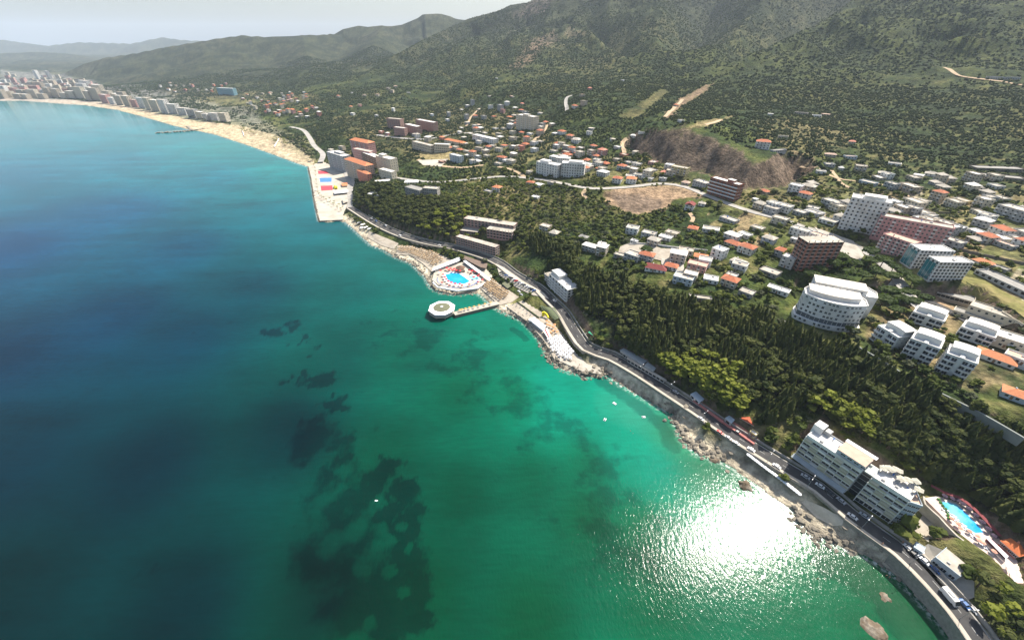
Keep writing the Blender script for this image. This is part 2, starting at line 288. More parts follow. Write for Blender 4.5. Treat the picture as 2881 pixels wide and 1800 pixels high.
# ---------------------------------------------------------------- the ground: tint per vertex, fine grain in the material
def pix(P3):
    """project world points to photograph pixels (to place zones only)"""
    x, y, z = P3[:, 0], P3[:, 1], P3[:, 2]-CAM_H; D = y*cp - z*sp_; v = -(y*sp_ + z*cp)
    D = np.maximum(D, 1e-3); return np.stack([CX+FPX*x/D, CY+FPX*v/D], 1)
def zone(poly, blur=0):
    """a region of the ground outlined at its real place"""
    return np.array([G(x, y)[:2] for x, y in poly])
C_G1, C_G2, C_DRY, C_EARTH, C_SAND, C_PAVE, C_ROCK = map(np.array, [(.026,.044,.013), (.080,.098,.024), (.27,.215,.105), (.34,.235,.15), (.47,.38,.25), (.44,.41,.36), (.17,.125,.09)])
ZONES = [  # name, polygon px, colour, strength, noisy edge metres
 ('dirt', [(1690,535),(1780,530),(1900,520),(1990,552),(1905,560),(1862,592),(1768,602),(1718,575)], C_EARTH*.95, .95, 5),
 ('dirt2', [(1720,545),(1790,548),(1870,560),(1850,590),(1768,600)], C_ROCK, .9, 4),
 ('clearing', [(1560,85),(1570,112),(1515,150),(1480,185),(1440,200),(1425,195),(1465,150),(1500,110)], C_EARTH*.9, .75, 25),
 ('clearing2', [(1420,45),(1470,30),(1500,0),(1560,0),(1530,35),(1480,50)], C_EARTH*.85, .65, 25),
 ('clearing3', [(1600,75),(1650,92),(1640,96),(1590,95)], C_DRY*1.1, .8, 15),
 ('grassy', [(1900,290),(1930,270),(1985,240),(2010,235),(1960,275),(1915,300),(1880,335),(1872,330)], C_EARTH*.9, .85, 8),
 ('grassy2', [(1740,330),(1800,290),(1860,250),(1880,260),(1800,330)], C_DRY, .45, 15),
 ('cliff_top', [(1960,345),(2060,325),(2050,335),(1990,355),(1930,365)], C_DRY*1.05, .85, 6),
 ('terr', [(2100,340),(2200,330),(2400,380),(2380,420),(2250,455),(2200,420)], C_DRY, .6, 6),
 ('terr2', [(2210,420),(2290,440),(2300,475),(2250,470),(2200,445)], C_EARTH, .7, 5),
 ('orchard', [(2560,600),(2881,640),(2881,740),(2700,680),(2560,640)], C_DRY, .6, 5),
 ('orchard2', [(2750,640),(2881,660),(2881,700),(2820,690)], C_EARTH, .6, 3),
 ('field', [(2710,760),(2760,770),(2881,830),(2881,880),(2780,850),(2700,800)], (.17,.17,.05), .85, 3),
 ('field2', [(2790,740),(2830,722),(2881,735),(2881,765)], (.14,.19,.04), .9, 2),
 ('tracks', [(2600,830),(2640,830),(2740,880),(2730,892)], C_EARTH*1.1, .9, 2),
 ('town', [(900,330),(1100,330),(1300,300),(1480,330),(1640,440),(1900,470),(1990,520),(1900,530),(1500,510),(1350,450),(1200,470),(1080,420),(1000,400)], C_DRY*.95, .42, 20),
 ('school', [(1180,425),(1290,430),(1270,455),(1180,445)], C_DRY*1.3, .8, 4),
 ('right_town', [(2000,560),(2250,520),(2500,540),(2881,560),(2881,860),(2640,820),(2500,740),(2300,680),(2100,640)], C_DRY*.9, .5, 10),
 ('mid_hill', [(1300,530),(1450,520),(1700,560),(1700,620),(1500,640),(1350,600)], C_DRY*.75, .35, 12),
 ('hotel_yard', [(1270,650),(1290,640),(1300,690),(1265,690)], C_EARTH, .85, 2),
 ('farcity', [(0,195),(150,210),(300,240),(500,270),(700,300),(860,420),(700,370),(450,320),(200,283),(0,278)], C_PAVE*.8, .5, 20),
 ('farcity2', [(430,245),(700,250),(900,270),(900,300),(700,300),(500,280)], C_DRY, .4, 25),
 ('villas', [(2420,940),(2500,850),(2720,850),(2860,960),(2881,1080),(2740,1100),(2600,1060)], C_EARTH, .45, 4),
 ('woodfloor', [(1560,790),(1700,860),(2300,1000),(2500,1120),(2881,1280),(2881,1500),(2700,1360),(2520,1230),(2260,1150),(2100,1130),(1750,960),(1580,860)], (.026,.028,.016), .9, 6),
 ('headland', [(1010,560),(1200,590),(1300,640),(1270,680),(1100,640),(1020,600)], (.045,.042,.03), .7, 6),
 ('sand', [(0,276),(200,281),(330,293),(450,320),(560,342),(620,345),(700,360),(780,382),(840,418),(890,450),(880,480),(800,460),(600,390),(300,320),(0,295)], C_SAND, .98, 6),
 ('scrubbeach', [(620,345),(660,343),(760,350),(870,400),(890,450),(862,450),(800,410),(700,372)], (.22,.20,.11), .55, 3),
]
X, Y, Z = GX, GY, GH; P2 = np.stack([X, Y], 1)
gz = Z.reshape(NA, NR); daz = (AZ1-AZ0)/(NA-1); dlr = (LR1-LR0)/(NR-1); Rr = np.hypot(X, Y).reshape(NA, NR)
ga, gl = np.gradient(gz); slope = np.hypot(ga/(daz*Rr), gl/(dlr*Rr)).ravel()
n1 = fbm(X, Y, 60, 5, .6); n2 = fbm(X+500, Y+300, 14, 4, .6); n3 = fbm(X-700, Y, 420, 4)
t = smooth(.35, .65, n1*.6+n2*.4)[:, None]
tint = C_G1*(1-t)+C_G2*t
tan = smooth(.5, .68, n1*.35+n2*.3+n3*.35)[:, None]*(.75-.45*smooth(700, 1300, np.hypot(X, Y)))[:, None]
tint = tint*(1-tan)+C_DRY*.8*tan
Rf = Rr.ravel()
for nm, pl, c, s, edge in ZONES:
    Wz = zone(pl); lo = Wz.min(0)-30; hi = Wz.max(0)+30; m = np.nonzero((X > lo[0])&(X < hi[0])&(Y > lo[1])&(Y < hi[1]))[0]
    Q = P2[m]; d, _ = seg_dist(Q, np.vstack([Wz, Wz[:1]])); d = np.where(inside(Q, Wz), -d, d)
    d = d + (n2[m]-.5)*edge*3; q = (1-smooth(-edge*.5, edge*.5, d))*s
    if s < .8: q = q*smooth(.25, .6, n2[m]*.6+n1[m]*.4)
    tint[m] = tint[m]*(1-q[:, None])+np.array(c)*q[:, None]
canz = zone([(1772,395),(1863,366),(1958,350),(2043,392),(2128,424),(2250,456),(2250,500),(2213,540),(2085,545),(2000,505),(1884,478),(1775,410)]); incan = inside(P2, canz)
woodz = zone([(1450,655),(1700,740),(2150,890),(2420,1000),(2700,1150),(2881,1240),(2990,1300),(2990,1620),(2760,1410),(2600,1340),(2250,1140),(2050,1165),(1700,905),(1520,740)]); inw = inside(P2, woodz)
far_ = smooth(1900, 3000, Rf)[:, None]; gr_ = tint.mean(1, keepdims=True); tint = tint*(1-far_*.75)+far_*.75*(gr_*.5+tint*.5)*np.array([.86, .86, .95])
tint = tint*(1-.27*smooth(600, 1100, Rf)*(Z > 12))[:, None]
rt = zone([(1990,600),(2230,540),(2500,530),(2881,540),(2990,700),(2881,880),(2640,830),(2500,750),(2300,690),(2120,690),(2000,660)]); mt = inside(P2, rt)
ga_ = -.62; px_ = (X*math.cos(ga_)-Y*math.sin(ga_))/26+fbm(X, Y, 120, 2)*1.5; py_ = (X*math.sin(ga_)+Y*math.cos(ga_))/12; ci_ = np.floor(px_+np.floor(py_)*.37); cj_ = np.floor(py_); hsh = np.abs(np.sin(ci_*12.9898+cj_*78.233)*43758.5453) % 1
edge_ = ((px_+np.floor(py_)*.37) % 1 < .05)|((py_ % 1) < .1)
for k_, (a_, c_) in enumerate([(0, (.10,.115,.035)), (.25, (.25,.20,.10)), (.45, (.33,.24,.14)), (.6, (.05,.07,.02)), (.78, (.20,.19,.08)), (.9, (.40,.34,.24))]):
    mk_ = mt&(hsh >= a_); mk_ &= ~((hsh >= ([0,.25,.45,.6,.78,.9,2][k_+1]))); tint[mk_] = tint[mk_]*.35+np.array(c_)*.65
tint[mt&edge_] = tint[mt&edge_]*.5+np.array((.07,.075,.04))*.5
rock = np.maximum(smooth(.75, 1.1, slope), incan*smooth(.25, .55, slope)*.95)*(1-.85*inw)*smooth(3, 9, Z)*(1-smooth(900,1300,Rf)); rk = C_ROCK*(.38+.95*fbm(X*1., Y*1., 11, 4)[:, None])
tint = tint*(1-rock[:, None])+rk*rock[:, None]
sd_all = coast_sd(P2)
sh = (1-smooth(6, 16, sd_all))*(1-smooth(700, 1200, Rf)); tint = tint*(1-sh[:, None])+np.array((.44,.385,.29))*(.45+1.1*n2[:, None])*sh[:, None]
wet = 1-smooth(-1, 2.0, sd_all); tint = tint*(1-.45*wet[:, None])

gm = bpy.data.materials.new('terrain'); gm.use_nodes = True; n = gm.node_tree; L = n.links; b = n.nodes['Principled BSDF']; b.inputs['Roughness'].default_value = .95; b.inputs['Specular IOR Level'].default_value = .1
at = attr(n, 'tint'); geo = n.nodes.new('ShaderNodeNewGeometry')
def tnoise(scale, detail=6, rough=.6, sx=None):
    z = n.nodes.new('ShaderNodeTexNoise'); z.inputs['Scale'].default_value = scale; z.inputs['Detail'].default_value = detail; z.inputs['Roughness'].default_value = rough; L.new(geo.outputs['Position'], z.inputs['Vector']); return z
def mrange(src, a, b_, c, d):
    z = n.nodes.new('ShaderNodeMapRange'); 
    for i, v in enumerate((a, b_, c, d)): z.inputs[i+1].default_value = v
    L.new(src, z.inputs[0]); return z.outputs[0]
def mul(a, b_):
    z = n.nodes.new('ShaderNodeMath'); z.operation = 'MULTIPLY'; L.new(a, z.inputs[0]); L.new(b_, z.inputs[1]); return z.outputs[0]
nA = tnoise(.35, 5); nB = tnoise(.05, 6, .7)
vor = n.nodes.new('ShaderNodeTexVoronoi'); vor.inputs['Scale'].default_value = .11; vor.inputs['Randomness'].default_value = 1; L.new(geo.outputs['Position'], vor.inputs['Vector'])
vor2 = n.nodes.new('ShaderNodeTexVoronoi'); vor2.inputs['Scale'].default_value = .31; L.new(geo.outputs['Position'], vor2.inputs['Vector'])
v1 = mul(mul(mrange(nA.outputs[0], .3, .7, .72, 1.28), mrange(nB.outputs[0], .3, .7, .68, 1.32)), mul(mrange(vor.outputs['Distance'], .1, .7, .55, 1.2), mrange(vor2.outputs['Distance'], .1, .7, .72, 1.15)))
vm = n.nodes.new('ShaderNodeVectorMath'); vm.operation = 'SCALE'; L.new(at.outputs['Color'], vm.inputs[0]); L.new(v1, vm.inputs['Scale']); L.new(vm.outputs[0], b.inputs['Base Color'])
bp = n.nodes.new('ShaderNodeBump'); bp.inputs['Strength'].default_value = .8; bp.inputs['Distance'].default_value = 2.5
bs = n.nodes.new('ShaderNodeMath'); bs.operation = 'ADD'; L.new(nA.outputs[0], bs.inputs[0]); L.new(mrange(nB.outputs[0], 0, 1, 0, 3), bs.inputs[1])
L.new(bs.outputs[0], bp.inputs['Height']); L.new(bp.outputs[0], b.inputs['Normal'])
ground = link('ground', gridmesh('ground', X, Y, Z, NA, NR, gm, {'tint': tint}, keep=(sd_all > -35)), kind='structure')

# ---------------------------------------------------------------- the sea
SEA = [(30,305,(150,178,188)),(300,330,(140,178,190)),(0,400,(120,160,180)),(0,500,(60,128,160)),(300,450,(70,140,165)),(500,400,(110,165,175)),(650,410,(105,165,165)),(780,470,(90,160,160)),(850,520,(75,150,150)),
       (0,700,(0,85,130)),(300,600,(10,105,145)),(600,500,(40,140,160)),(750,600,(15,125,140)),(850,650,(10,125,135)),(500,700,(0,98,130)),(700,800,(0,92,112)),(0,1000,(0,66,98)),(300,900,(0,78,112)),(500,950,(0,74,100)),
       (0,1300,(0,62,84)),(400,1300,(0,56,76)),(0,1700,(0,58,72)),(500,1700,(0,55,70)),(900,1700,(0,60,66)),(800,1200,(0,64,78)),(950,1000,(0,92,92)),(1000,800,(5,112,112)),(1100,760,(12,125,118)),(1000,700,(12,125,122)),(900,720,(8,118,125)),
       (1200,900,(5,128,112)),(1320,850,(25,150,128)),(1150,1000,(0,108,95)),(1350,950,(15,142,118)),(1300,1100,(0,108,88)),(1500,1000,(22,152,122)),(1450,1100,(8,128,100)),(1600,1120,(45,168,140)),(1700,1130,(85,175,145)),(1780,1160,(95,180,150)),(1750,1250,(60,160,132)),(1850,1300,(70,165,138)),(1540,1050,(50,172,145)),
       (1100,1300,(0,92,80)),(1300,1400,(0,96,80)),(1500,1350,(0,104,84)),(1650,1300,(8,118,92)),(1650,1450,(0,100,78)),(1200,1700,(0,92,74)),(1500,1750,(0,96,74)),(1800,1500,(15,118,88)),(1850,1700,(12,122,90)),(2000,1650,(25,130,98)),(2200,1600,(45,135,98)),(2300,1540,(90,145,105)),(2300,1700,(20,130,95)),
       (2450,1620,(95,150,105)),(2550,1700,(95,150,105)),(2600,1780,(90,145,100)),(2450,1780,(30,118,85)),(1900,1230,(95,160,120)),(2000,1320,(90,150,115)),(2150,1420,(90,150,115)),(1000,1800,(0,80,70)),(2300,1950,(20,120,90)),(1200,2300,(0,90,72)),(300,2300,(0,58,70)),(-400,900,(0,70,105)),(-400,1700,(0,58,72)),(-300,500,(60,120,155)),(2650,1850,(90,140,100))]
sp = np.array([PZ(x, y, 0)[:2] for x, y, _ in SEA]); sc = np.array([lin(c) for *_, c in SEA])*np.array([1, 1.03, 1.12])
def suv(P): return np.stack([np.arctan2(P[:, 0], P[:, 1]+80)*1.3, .5*np.log(P[:, 0]**2+(P[:, 1]+80)**2+1)], 1)
na, nr = 850, 800
az = np.linspace(math.radians(-110), math.radians(115), na); lr = np.linspace(math.log(4), math.log(14000), nr)
A, Lr = np.meshgrid(az, lr, indexing='ij'); R = np.exp(Lr); SX = (R*np.sin(A)).ravel(); SY = (R*np.cos(A)).ravel()-40; SP = np.stack([SX, SY], 1)
U0 = suv(sp); U1 = suv(SP); colr = np.empty((len(SP), 3))
for i in range(0, len(SP), 20000):
    d = ((U1[i:i+20000, None]-U0[None])**2).sum(2)+.0025; wgt = d**-1.6; colr[i:i+20000] = wgt@sc/wgt.sum(1, keepdims=True)
E_FAC = 2.5
hazefix = smooth(900, 2600, R.ravel())[:, None]      # far-water mask; haze is corrected in the tint below
colr = np.maximum(colr-(.021+.027*np.minimum(R.ravel(), 2500)/1000)[:, None]*np.array([2.5, .55, 1.45]), .0004)/E_FAC  # veil of haze and sky reflection taken out of the tint by distance
# seagrass meadow along the drop-off, and weed near the shore
def band(poly, wdt):
    Wl = resample(np.array([np.append(PZ(x, y, 0)[:2], 0) for x, y in poly]), 12); d, _ = seg_dist(SP, Wl); return np.exp(-(d/wdt)**2)
MEADOW = [(1075,1310,35),(1050,1350,40),(1125,1390,36),(1100,1420,30),(1170,1440,40),(1140,1470,40),(1195,1450,26),(1150,1500,42),(1110,1490,30),(1160,1570,36),(1120,1560,40),(1060,1620,45),(1100,1640,42),(1170,1680,42),(1130,1700,50),(1185,1745,34),(1100,1750,60),(1000,1500,55),(980,1600,50),(1000,1400,45),
          (980,1290,30),(955,1250,38),(905,1225,45),(870,1250,50),(1040,1700,55),(955,1140,24),(925,1135,18),(905,1070,24),(875,1065,20),(930,1100,12),(830,905,16),(815,925,14),(850,950,14),(880,990,9),(780,930,16),(750,935,14),(800,1070,16),(900,1180,18),(850,1190,20),(1000,1340,30),(1070,1450,30),(940,1450,50),(920,1350,45),(960,1700,60),(900,1560,60)]
wq = fbm(SX, SY, 11, 5, .65)-.5; wr = fbm(SX+200, SY-90, 11, 5, .65)-.5; grass = np.zeros(len(SX)); SPw = SP+np.stack([wq, wr], 1)*26
for x, y, r_ in MEADOW:
    c_ = PZ(x, y, 0); rw = r_*np.linalg.norm(c_-[0, 0, CAM_H])/FPX*.95; grass = np.maximum(grass, np.clip(1.35-np.sqrt(((SPw-c_[:2])**2).sum(1))/rw, 0, 1)*(1 if x > 1020 or y < 1150 else .75))
for x, y, r_ in [(997,1494,34),(931,1534,32),(1129,1481,20),(1070,1488,24),(917,1415,26),(1036,1309,28),(1150,1545,17),(1095,1600,20),(1010,1600,22),(1060,1400,16),(1130,1660,16),(960,1330,20),(1040,1740,22)]:
    c_ = PZ(x, y, 0); rw = r_*np.linalg.norm(c_-[0, 0, CAM_H])/FPX*.95; grass = grass*(1-.85*np.clip(2.2-2*np.sqrt((((SP+(SPw-SP)*.35)-c_[:2])**2).sum(1))/rw, 0, 1))
sg = grass.copy()
sds = coast_sd(SP)
shore = np.exp(-((sds+7)/6)**2)*(R.ravel() < 600)*(R.ravel() > 120)
weedband = np.maximum(band([(1690,1070),(1760,1120),(1850,1180),(1890,1250)], 7), band([(2330,1560),(2420,1620),(2500,1700),(2560,1800)], 13))*.9
weedband = np.maximum(weedband, band([(1440,925),(1480,955)], 3.0)*1.2)
weed = np.maximum(weedband, .55*band([(1150,930),(1300,1000),(1420,1080),(1560,1200),(1680,1340),(1720,1500)], 30))
foam = np.exp(-((sds+1.0)/1.5)**2)
masks = np.stack([sg, np.clip(weed, 0, 1), foam], 1)
wm = bpy.data.materials.new('sea_water'); wm.use_nodes = True; n = wm.node_tree; L = n.links; b = n.nodes['Principled BSDF']
b.inputs['Roughness'].default_value = .105; b.inputs['IOR'].default_value = 1.333; b.inputs['Specular IOR Level'].default_value = .16
geo = n.nodes.new('ShaderNodeNewGeometry'); at = attr(n, 'tint'); mk = attr(n, 'masks'); sepm = n.nodes.new('ShaderNodeSeparateColor'); L.new(mk.outputs['Color'], sepm.inputs[0])
def mixc(f, a, c):
    z = n.nodes.new('ShaderNodeMix'); z.data_type = 'RGBA'; L.new(f, z.inputs[0]); L.new(a, z.inputs[6])
    if isinstance(c, tuple): z.inputs[7].default_value = (*c, 1)
    else: L.new(c, z.inputs[7])
    return z.outputs[2]
def add(a, b_):
    z = n.nodes.new('ShaderNodeMath'); z.operation = 'ADD'; L.new(a, z.inputs[0])
    if isinstance(b_, (int, float)): z.inputs[1].default_value = b_
    else: L.new(b_, z.inputs[1])
    return z.outputs[0]
def scl(a, k):
    z = n.nodes.new('ShaderNodeMath'); z.operation = 'MULTIPLY'; L.new(a, z.inputs[0])
    if isinstance(k, (int, float)): z.inputs[1].default_value = k
    else: L.new(k, z.inputs[1])
    return z.outputs[0]
g1 = tnoise(.018, 7, .62); g2 = tnoise(.05, 6, .6); g3 = tnoise(.004, 5, .6)
base = n.nodes.new('ShaderNodeVectorMath'); base.operation = 'SCALE'; L.new(at.outputs['Color'], base.inputs[0]); stm = n.nodes.new('ShaderNodeMapping'); stm.inputs['Rotation'].default_value = (0, 0, -.35); stm.inputs['Scale'].default_value = (.22, 1, 1); L.new(geo.outputs['Position'], stm.inputs[0])
st1 = n.nodes.new('ShaderNodeTexNoise'); st1.inputs['Scale'].default_value = .022; st1.inputs['Detail'].default_value = 6; st1.inputs['Roughness'].default_value = .62; L.new(stm.outputs[0], st1.inputs['Vector'])
rip = n.nodes.new('ShaderNodeTexNoise'); rip.inputs['Scale'].default_value = .5; rip.inputs['Detail'].default_value = 3; L.new(stm.outputs[0], rip.inputs['Vector'])
L.new(mul(mul(mrange(g3.outputs[0], .3, .7, .84, 1.16), mrange(g1.outputs[0], .3, .7, .87, 1.13)), mul(mrange(st1.outputs[0], .33, .67, .78, 1.22), mrange(rip.outputs[0], .3, .7, .92, 1.08))), base.inputs['Scale'])  # light and dark wave streaks and ripples put into the base colour
# dark meadow where noise + band is high
gm_ = scl(mrange(add(sepm.outputs[0], scl(g2.outputs[0], .7)), .45, .95, 0, 1), mrange(g1.outputs[0], .3, .65, .65, 1))
dark = n.nodes.new('ShaderNodeVectorMath'); dark.operation = 'MULTIPLY'; L.new(base.outputs[0], dark.inputs[0]); dark.inputs[1].default_value = (.3, .36, .46)
c1 = mixc(gm_, base.outputs[0], dark.outputs[0])
wd = mrange(add(scl(sepm.outputs[1], .40), g2.outputs[0]), .66, .78, 0, .8)
dk2 = n.nodes.new('ShaderNodeVectorMath'); dk2.operation = 'MULTIPLY'; L.new(base.outputs[0], dk2.inputs[0]); dk2.inputs[1].default_value = (.5, .55, .6)
c2 = mixc(wd, c1, dk2.outputs[0])
nf = tnoise(.5, 5, .7); fo = scl(scl(sepm.outputs[2], 1.0), mrange(nf.outputs[0], .45, .62, 0, .8))
c3 = mixc(fo, c2, (.72, .74, .70)); L.new(c3, b.inputs['Base Color'])
# waves: swell crossing wind ripples
wv = n.nodes.new('ShaderNodeMapping'); wv.inputs['Rotation'].default_value = (0, 0, .5); wv.inputs['Scale'].default_value = (1, .42, 1); L.new(geo.outputs['Position'], wv.inputs[0])
r1 = n.nodes.new('ShaderNodeTexNoise'); r1.inputs['Scale'].default_value = .7; r1.inputs['Detail'].default_value = 5; r1.inputs['Roughness'].default_value = .6; L.new(wv.outputs[0], r1.inputs['Vector'])
r2 = n.nodes.new('ShaderNodeTexNoise'); r2.inputs['Scale'].default_value = .9; r2.inputs['Detail'].default_value = 2; L.new(wv.outputs[0], r2.inputs['Vector'])
bp = n.nodes.new('ShaderNodeBump'); bp.inputs['Strength'].default_value = 1; bp.inputs['Distance'].default_value = .13
L.new(add(r1.outputs[0], scl(r2.outputs[0], .35)), bp.inputs['Height']); L.new(bp.outputs[0], b.inputs['Normal'])
sea = link('sea', gridmesh('sea', SX, SY, np.zeros(len(SX)), na, nr, wm, {'tint': colr, 'masks': masks}, keep=(sds < 12)), kind='structure')

# ---------------------------------------------------------------- the air
hz = bpy.data.materials.new('haze_air'); hz.use_nodes = True; n = hz.node_tree; n.nodes.remove(n.nodes['Principled BSDF'])
pv = n.nodes.new('ShaderNodeVolumePrincipled'); pv.inputs['Color'].default_value = (.74, .85, 1, 1); pv.inputs['Density'].default_value = .00005; pv.inputs['Anisotropy'].default_value = 0
n.links.new(pv.outputs[0], n.nodes['Material Output'].inputs['Volume'])
x0, x1, y0, y1, z0, z1 = -23000, 23000, -1500, 23500, -8, 1000
vs = [(x, y, z) for z in (z0, z1) for y in (y0, y1) for x in (x0, x1)]
link('haze', newmesh('haze', vs, [(0,2,3,1),(4,5,7,6),(0,1,5,4),(2,6,7,3),(0,4,6,2),(1,3,7,5)], hz), kind='stuff')

# ================================================================ mesh building helpers
class MB:
    def __init__(s): s.v = []; s.f = []; s.m = []
    def add(s, vs, fs, mi=0):
        k = len(s.v); s.v += [tuple(v) for v in vs]; s.f += [tuple(i+k for i in f) for f in fs]; s.m += [mi]*len(fs); return s
    def box(s, x0, y0, z0, x1, y1, z1, mi=0, top=True, bottom=False):
        vs = [(x0,y0,z0),(x1,y0,z0),(x1,y1,z0),(x0,y1,z0),(x0,y0,z1),(x1,y0,z1),(x1,y1,z1),(x0,y1,z1)]
        fs = [(0,1,5,4),(1,2,6,5),(2,3,7,6),(3,0,4,7)]
        if top: fs.append((4,5,6,7))
        if bottom: fs.append((3,2,1,0))
        return s.add(vs, fs, mi)
    def prism(s, poly, z0, z1, mi=0, cap=True, bottom=False, mtop=None):
        n = len(poly); a = sum(poly[i-1][0]*poly[i][1]-poly[i][0]*poly[i-1][1] for i in range(n))
        if a < 0: poly = poly[::-1]
        s.add([(p[0], p[1], z0) for p in poly]+[(p[0], p[1], z1) for p in poly], [(i, (i+1) % n, (i+1) % n+n, i+n) for i in range(n)], mi)
        if cap: s.add([(p[0], p[1], z1) for p in poly], [tuple(range(n))], mi if mtop is None else mtop)
        if bottom: s.add([(p[0], p[1], z0) for p in poly], [tuple(range(n))[::-1]], mi)
        return s
    def tube(s, p0, p1, r0, r1=None, n=6, mi=0, cap=True):
        r1 = r0 if r1 is None else r1; p0 = Vector(p0); p1 = Vector(p1); d = (p1-p0).normalized(); a = d.orthogonal().normalized(); b = d.cross(a)
        vs = [p0+(a*math.cos(t)+b*math.sin(t))*r0 for t in [2*math.pi*i/n for i in range(n)]]+[p1+(a*math.cos(t)+b*math.sin(t))*r1 for t in [2*math.pi*i/n for i in range(n)]]
        fs = [(i, (i+1) % n, (i+1) % n+n, i+n) for i in range(n)]
        if cap: fs.append(tuple(range(n, 2*n)))
        return s.add(vs, fs, mi)
    def cone(s, c, r, h, n=8, mi=0, under=True):
        vs = [(c[0]+r*math.cos(2*math.pi*i/n), c[1]+r*math.sin(2*math.pi*i/n), c[2]) for i in range(n)]+[(c[0], c[1], c[2]+h)]
        fs = [(i, (i+1) % n, n) for i in range(n)]
        if under: fs.append(tuple(range(n))[::-1])
        return s.add(vs, fs, mi)
    def mesh(s, name, *mats):
        me = bpy.data.meshes.new(name); me.from_pydata(s.v, [], s.f)
        for m in mats: me.materials.append(m)
        if len(mats) > 1: me.polygons.foreach_set('material_index', s.m)
        me.update(); return me
def ico(sub):
    bm = bmesh.new(); bmesh.ops.create_icosphere(bm, subdivisions=sub, radius=1); v = [tuple(x.co) for x in bm.verts]; f = [tuple(x.index for x in q.verts) for q in bm.faces]; bm.free(); return v, f
ICO1, ICO2 = ico(1), ico(2)
def blob(mb, c, r, sq=1, sub=2, rough=.25, mi=0, rnd=random):
    v, f = ICO2 if sub == 2 else ICO1
    ph = [rnd.uniform(0, 9) for _ in range(3)]
    out = []
    for x, y, z in v:
        k = 1+rough*(math.sin(3.1*x+ph[0])*math.sin(2.7*y+ph[1])+math.sin(3.7*z+ph[2])*.6)+rnd.uniform(-rough, rough)*.55
        out.append((c[0]+x*r*k, c[1]+y*r*k, c[2]+z*r*k*sq))
    mb.add(out, f, mi)
def empty(name, loc, rz=0):
    o = bpy.data.objects.new(name, None); COL.objects.link(o); o.location = tuple(map(float, loc)); o.rotation_euler = (0, 0, rz); o.empty_display_size = .5; return o
def thing(name, label, cat, loc, rz=0, group=None):
    o = empty(name, loc, rz); o['label'] = label; o['category'] = cat
    if group: o['group'] = group
    return o
def tag(o, label, cat, group=None):
    o['label'] = label; o['category'] = cat
    if group: o['group'] = group
    return o
def copytree(root, loc, rz, sc=1, label=None, group=None, keep=lambda o: True):
    r = root.copy(); COL.objects.link(r); r.location = tuple(map(float, loc)); r.rotation_euler = (0, 0, rz); r.scale = (sc, sc, sc) if isinstance(sc, (int, float)) else sc
    if label: r['label'] = label
    if group: r['group'] = group
    if root.name not in KIDS: KIDS[root.name] = list(root.children)
    for ch in KIDS[root.name]:
        c = ch.copy(); COL.objects.link(c); c.parent = r
        for g in KIDS.get(ch.name, []):
            d = g.copy(); COL.objects.link(d); d.parent = c
    return r
KIDS = {}
def part(name, me, parent, loc=None, rz=0, stuff=False, **kw):
    o = link(name, me, parent); KIDS.setdefault(parent.name, []).append(o)
    if loc is not None: o.location = loc
    if rz: o.rotation_euler = (0, 0, rz)
    if stuff: o['kind'] = 'stuff'
    for k, v in kw.items(): o[k] = v
    return o
FOOT = []          # footprints kept free of plants (world polygons, margin)

# colours of things
WHITE = nodemat('white_render', (.72,.71,.68), .7, var=.10, scale=.3, var2=(.56,.54,.50)); CREAM = nodemat('cream_render', (.56,.50,.39), .75, var=.1, scale=.3)
BEIGE = nodemat('beige_render', (.46,.39,.30), .8, var=.12, scale=.3); PINK = nodemat('pink_render', (.50,.27,.24), .8, var=.12, scale=.3); SALMON = nodemat('salmon_render', (.55,.22,.15), .8, var=.12, scale=.3)
GREYW = nodemat('grey_render', (.38,.38,.37), .8, var=.12, scale=.3); YELL = nodemat('yellow_render', (.50,.42,.22), .8, var=.12, scale=.3); BLUEW = nodemat('pale_blue_render', (.42,.48,.52), .8, var=.1, scale=.3)
BRICK = nodemat('red_brick', (.27,.105,.07), .9, var=.2, scale=.6, var2=(.2,.09,.06)); CONC = nodemat('raw_concrete', (.33,.31,.28), .9, var=.18, scale=.5, var2=(.26,.24,.21)); CONCL = nodemat('pale_concrete', (.42,.385,.33), .9, var=.16, scale=.35, var2=(.33,.30,.25))
TERRA = nodemat('terracotta_tiles', (.46,.15,.075), .85, var=.22, scale=.8, var2=(.36,.14,.08), bump=.05); ORANGE = nodemat('orange_tiles', (.55,.21,.10), .85, var=.18, scale=.8, bump=.05); DKRED = nodemat('dark_red_tiles', (.20,.05,.045), .85, var=.2, scale=.8)
SLAB = nodemat('flat_roof_screed', (.46,.42,.36), .92, var=.15, scale=.3, var2=(.36,.32,.27)); SLABW = nodemat('white_roof_membrane', (.70,.68,.64), .85, var=.1, scale=.25, var2=(.55,.53,.50)); ROOFG = nodemat('grey_roof_felt', (.27,.26,.24), .9, var=.18, scale=.35)
ROOFP = nodemat('pinkish_roof_screed', (.50,.36,.28), .92, var=.14, scale=.3)
GLASS = nodemat('dark_window_glass', (.02,.028,.035), .12, spec=.6, var=.3, scale=.3); VOID = nodemat('dark_opening', (.03,.028,.025), .9, var=.2); TEAL = nodemat('teal_mirror_glass', (.02,.17,.20), .12, spec=.8, var=.35, scale=.35)
FRAMEW = nodemat('white_window_frame', (.66,.66,.64), .6, var=.05); RAIL = nodemat('metal_railing', (.30,.31,.31), .5, var=.1, metal=.4); RAILW = nodemat('white_railing', (.68,.69,.69), .6, var=.06); AWN = nodemat('cream_awning', (.50,.47,.33), .8, var=.08)
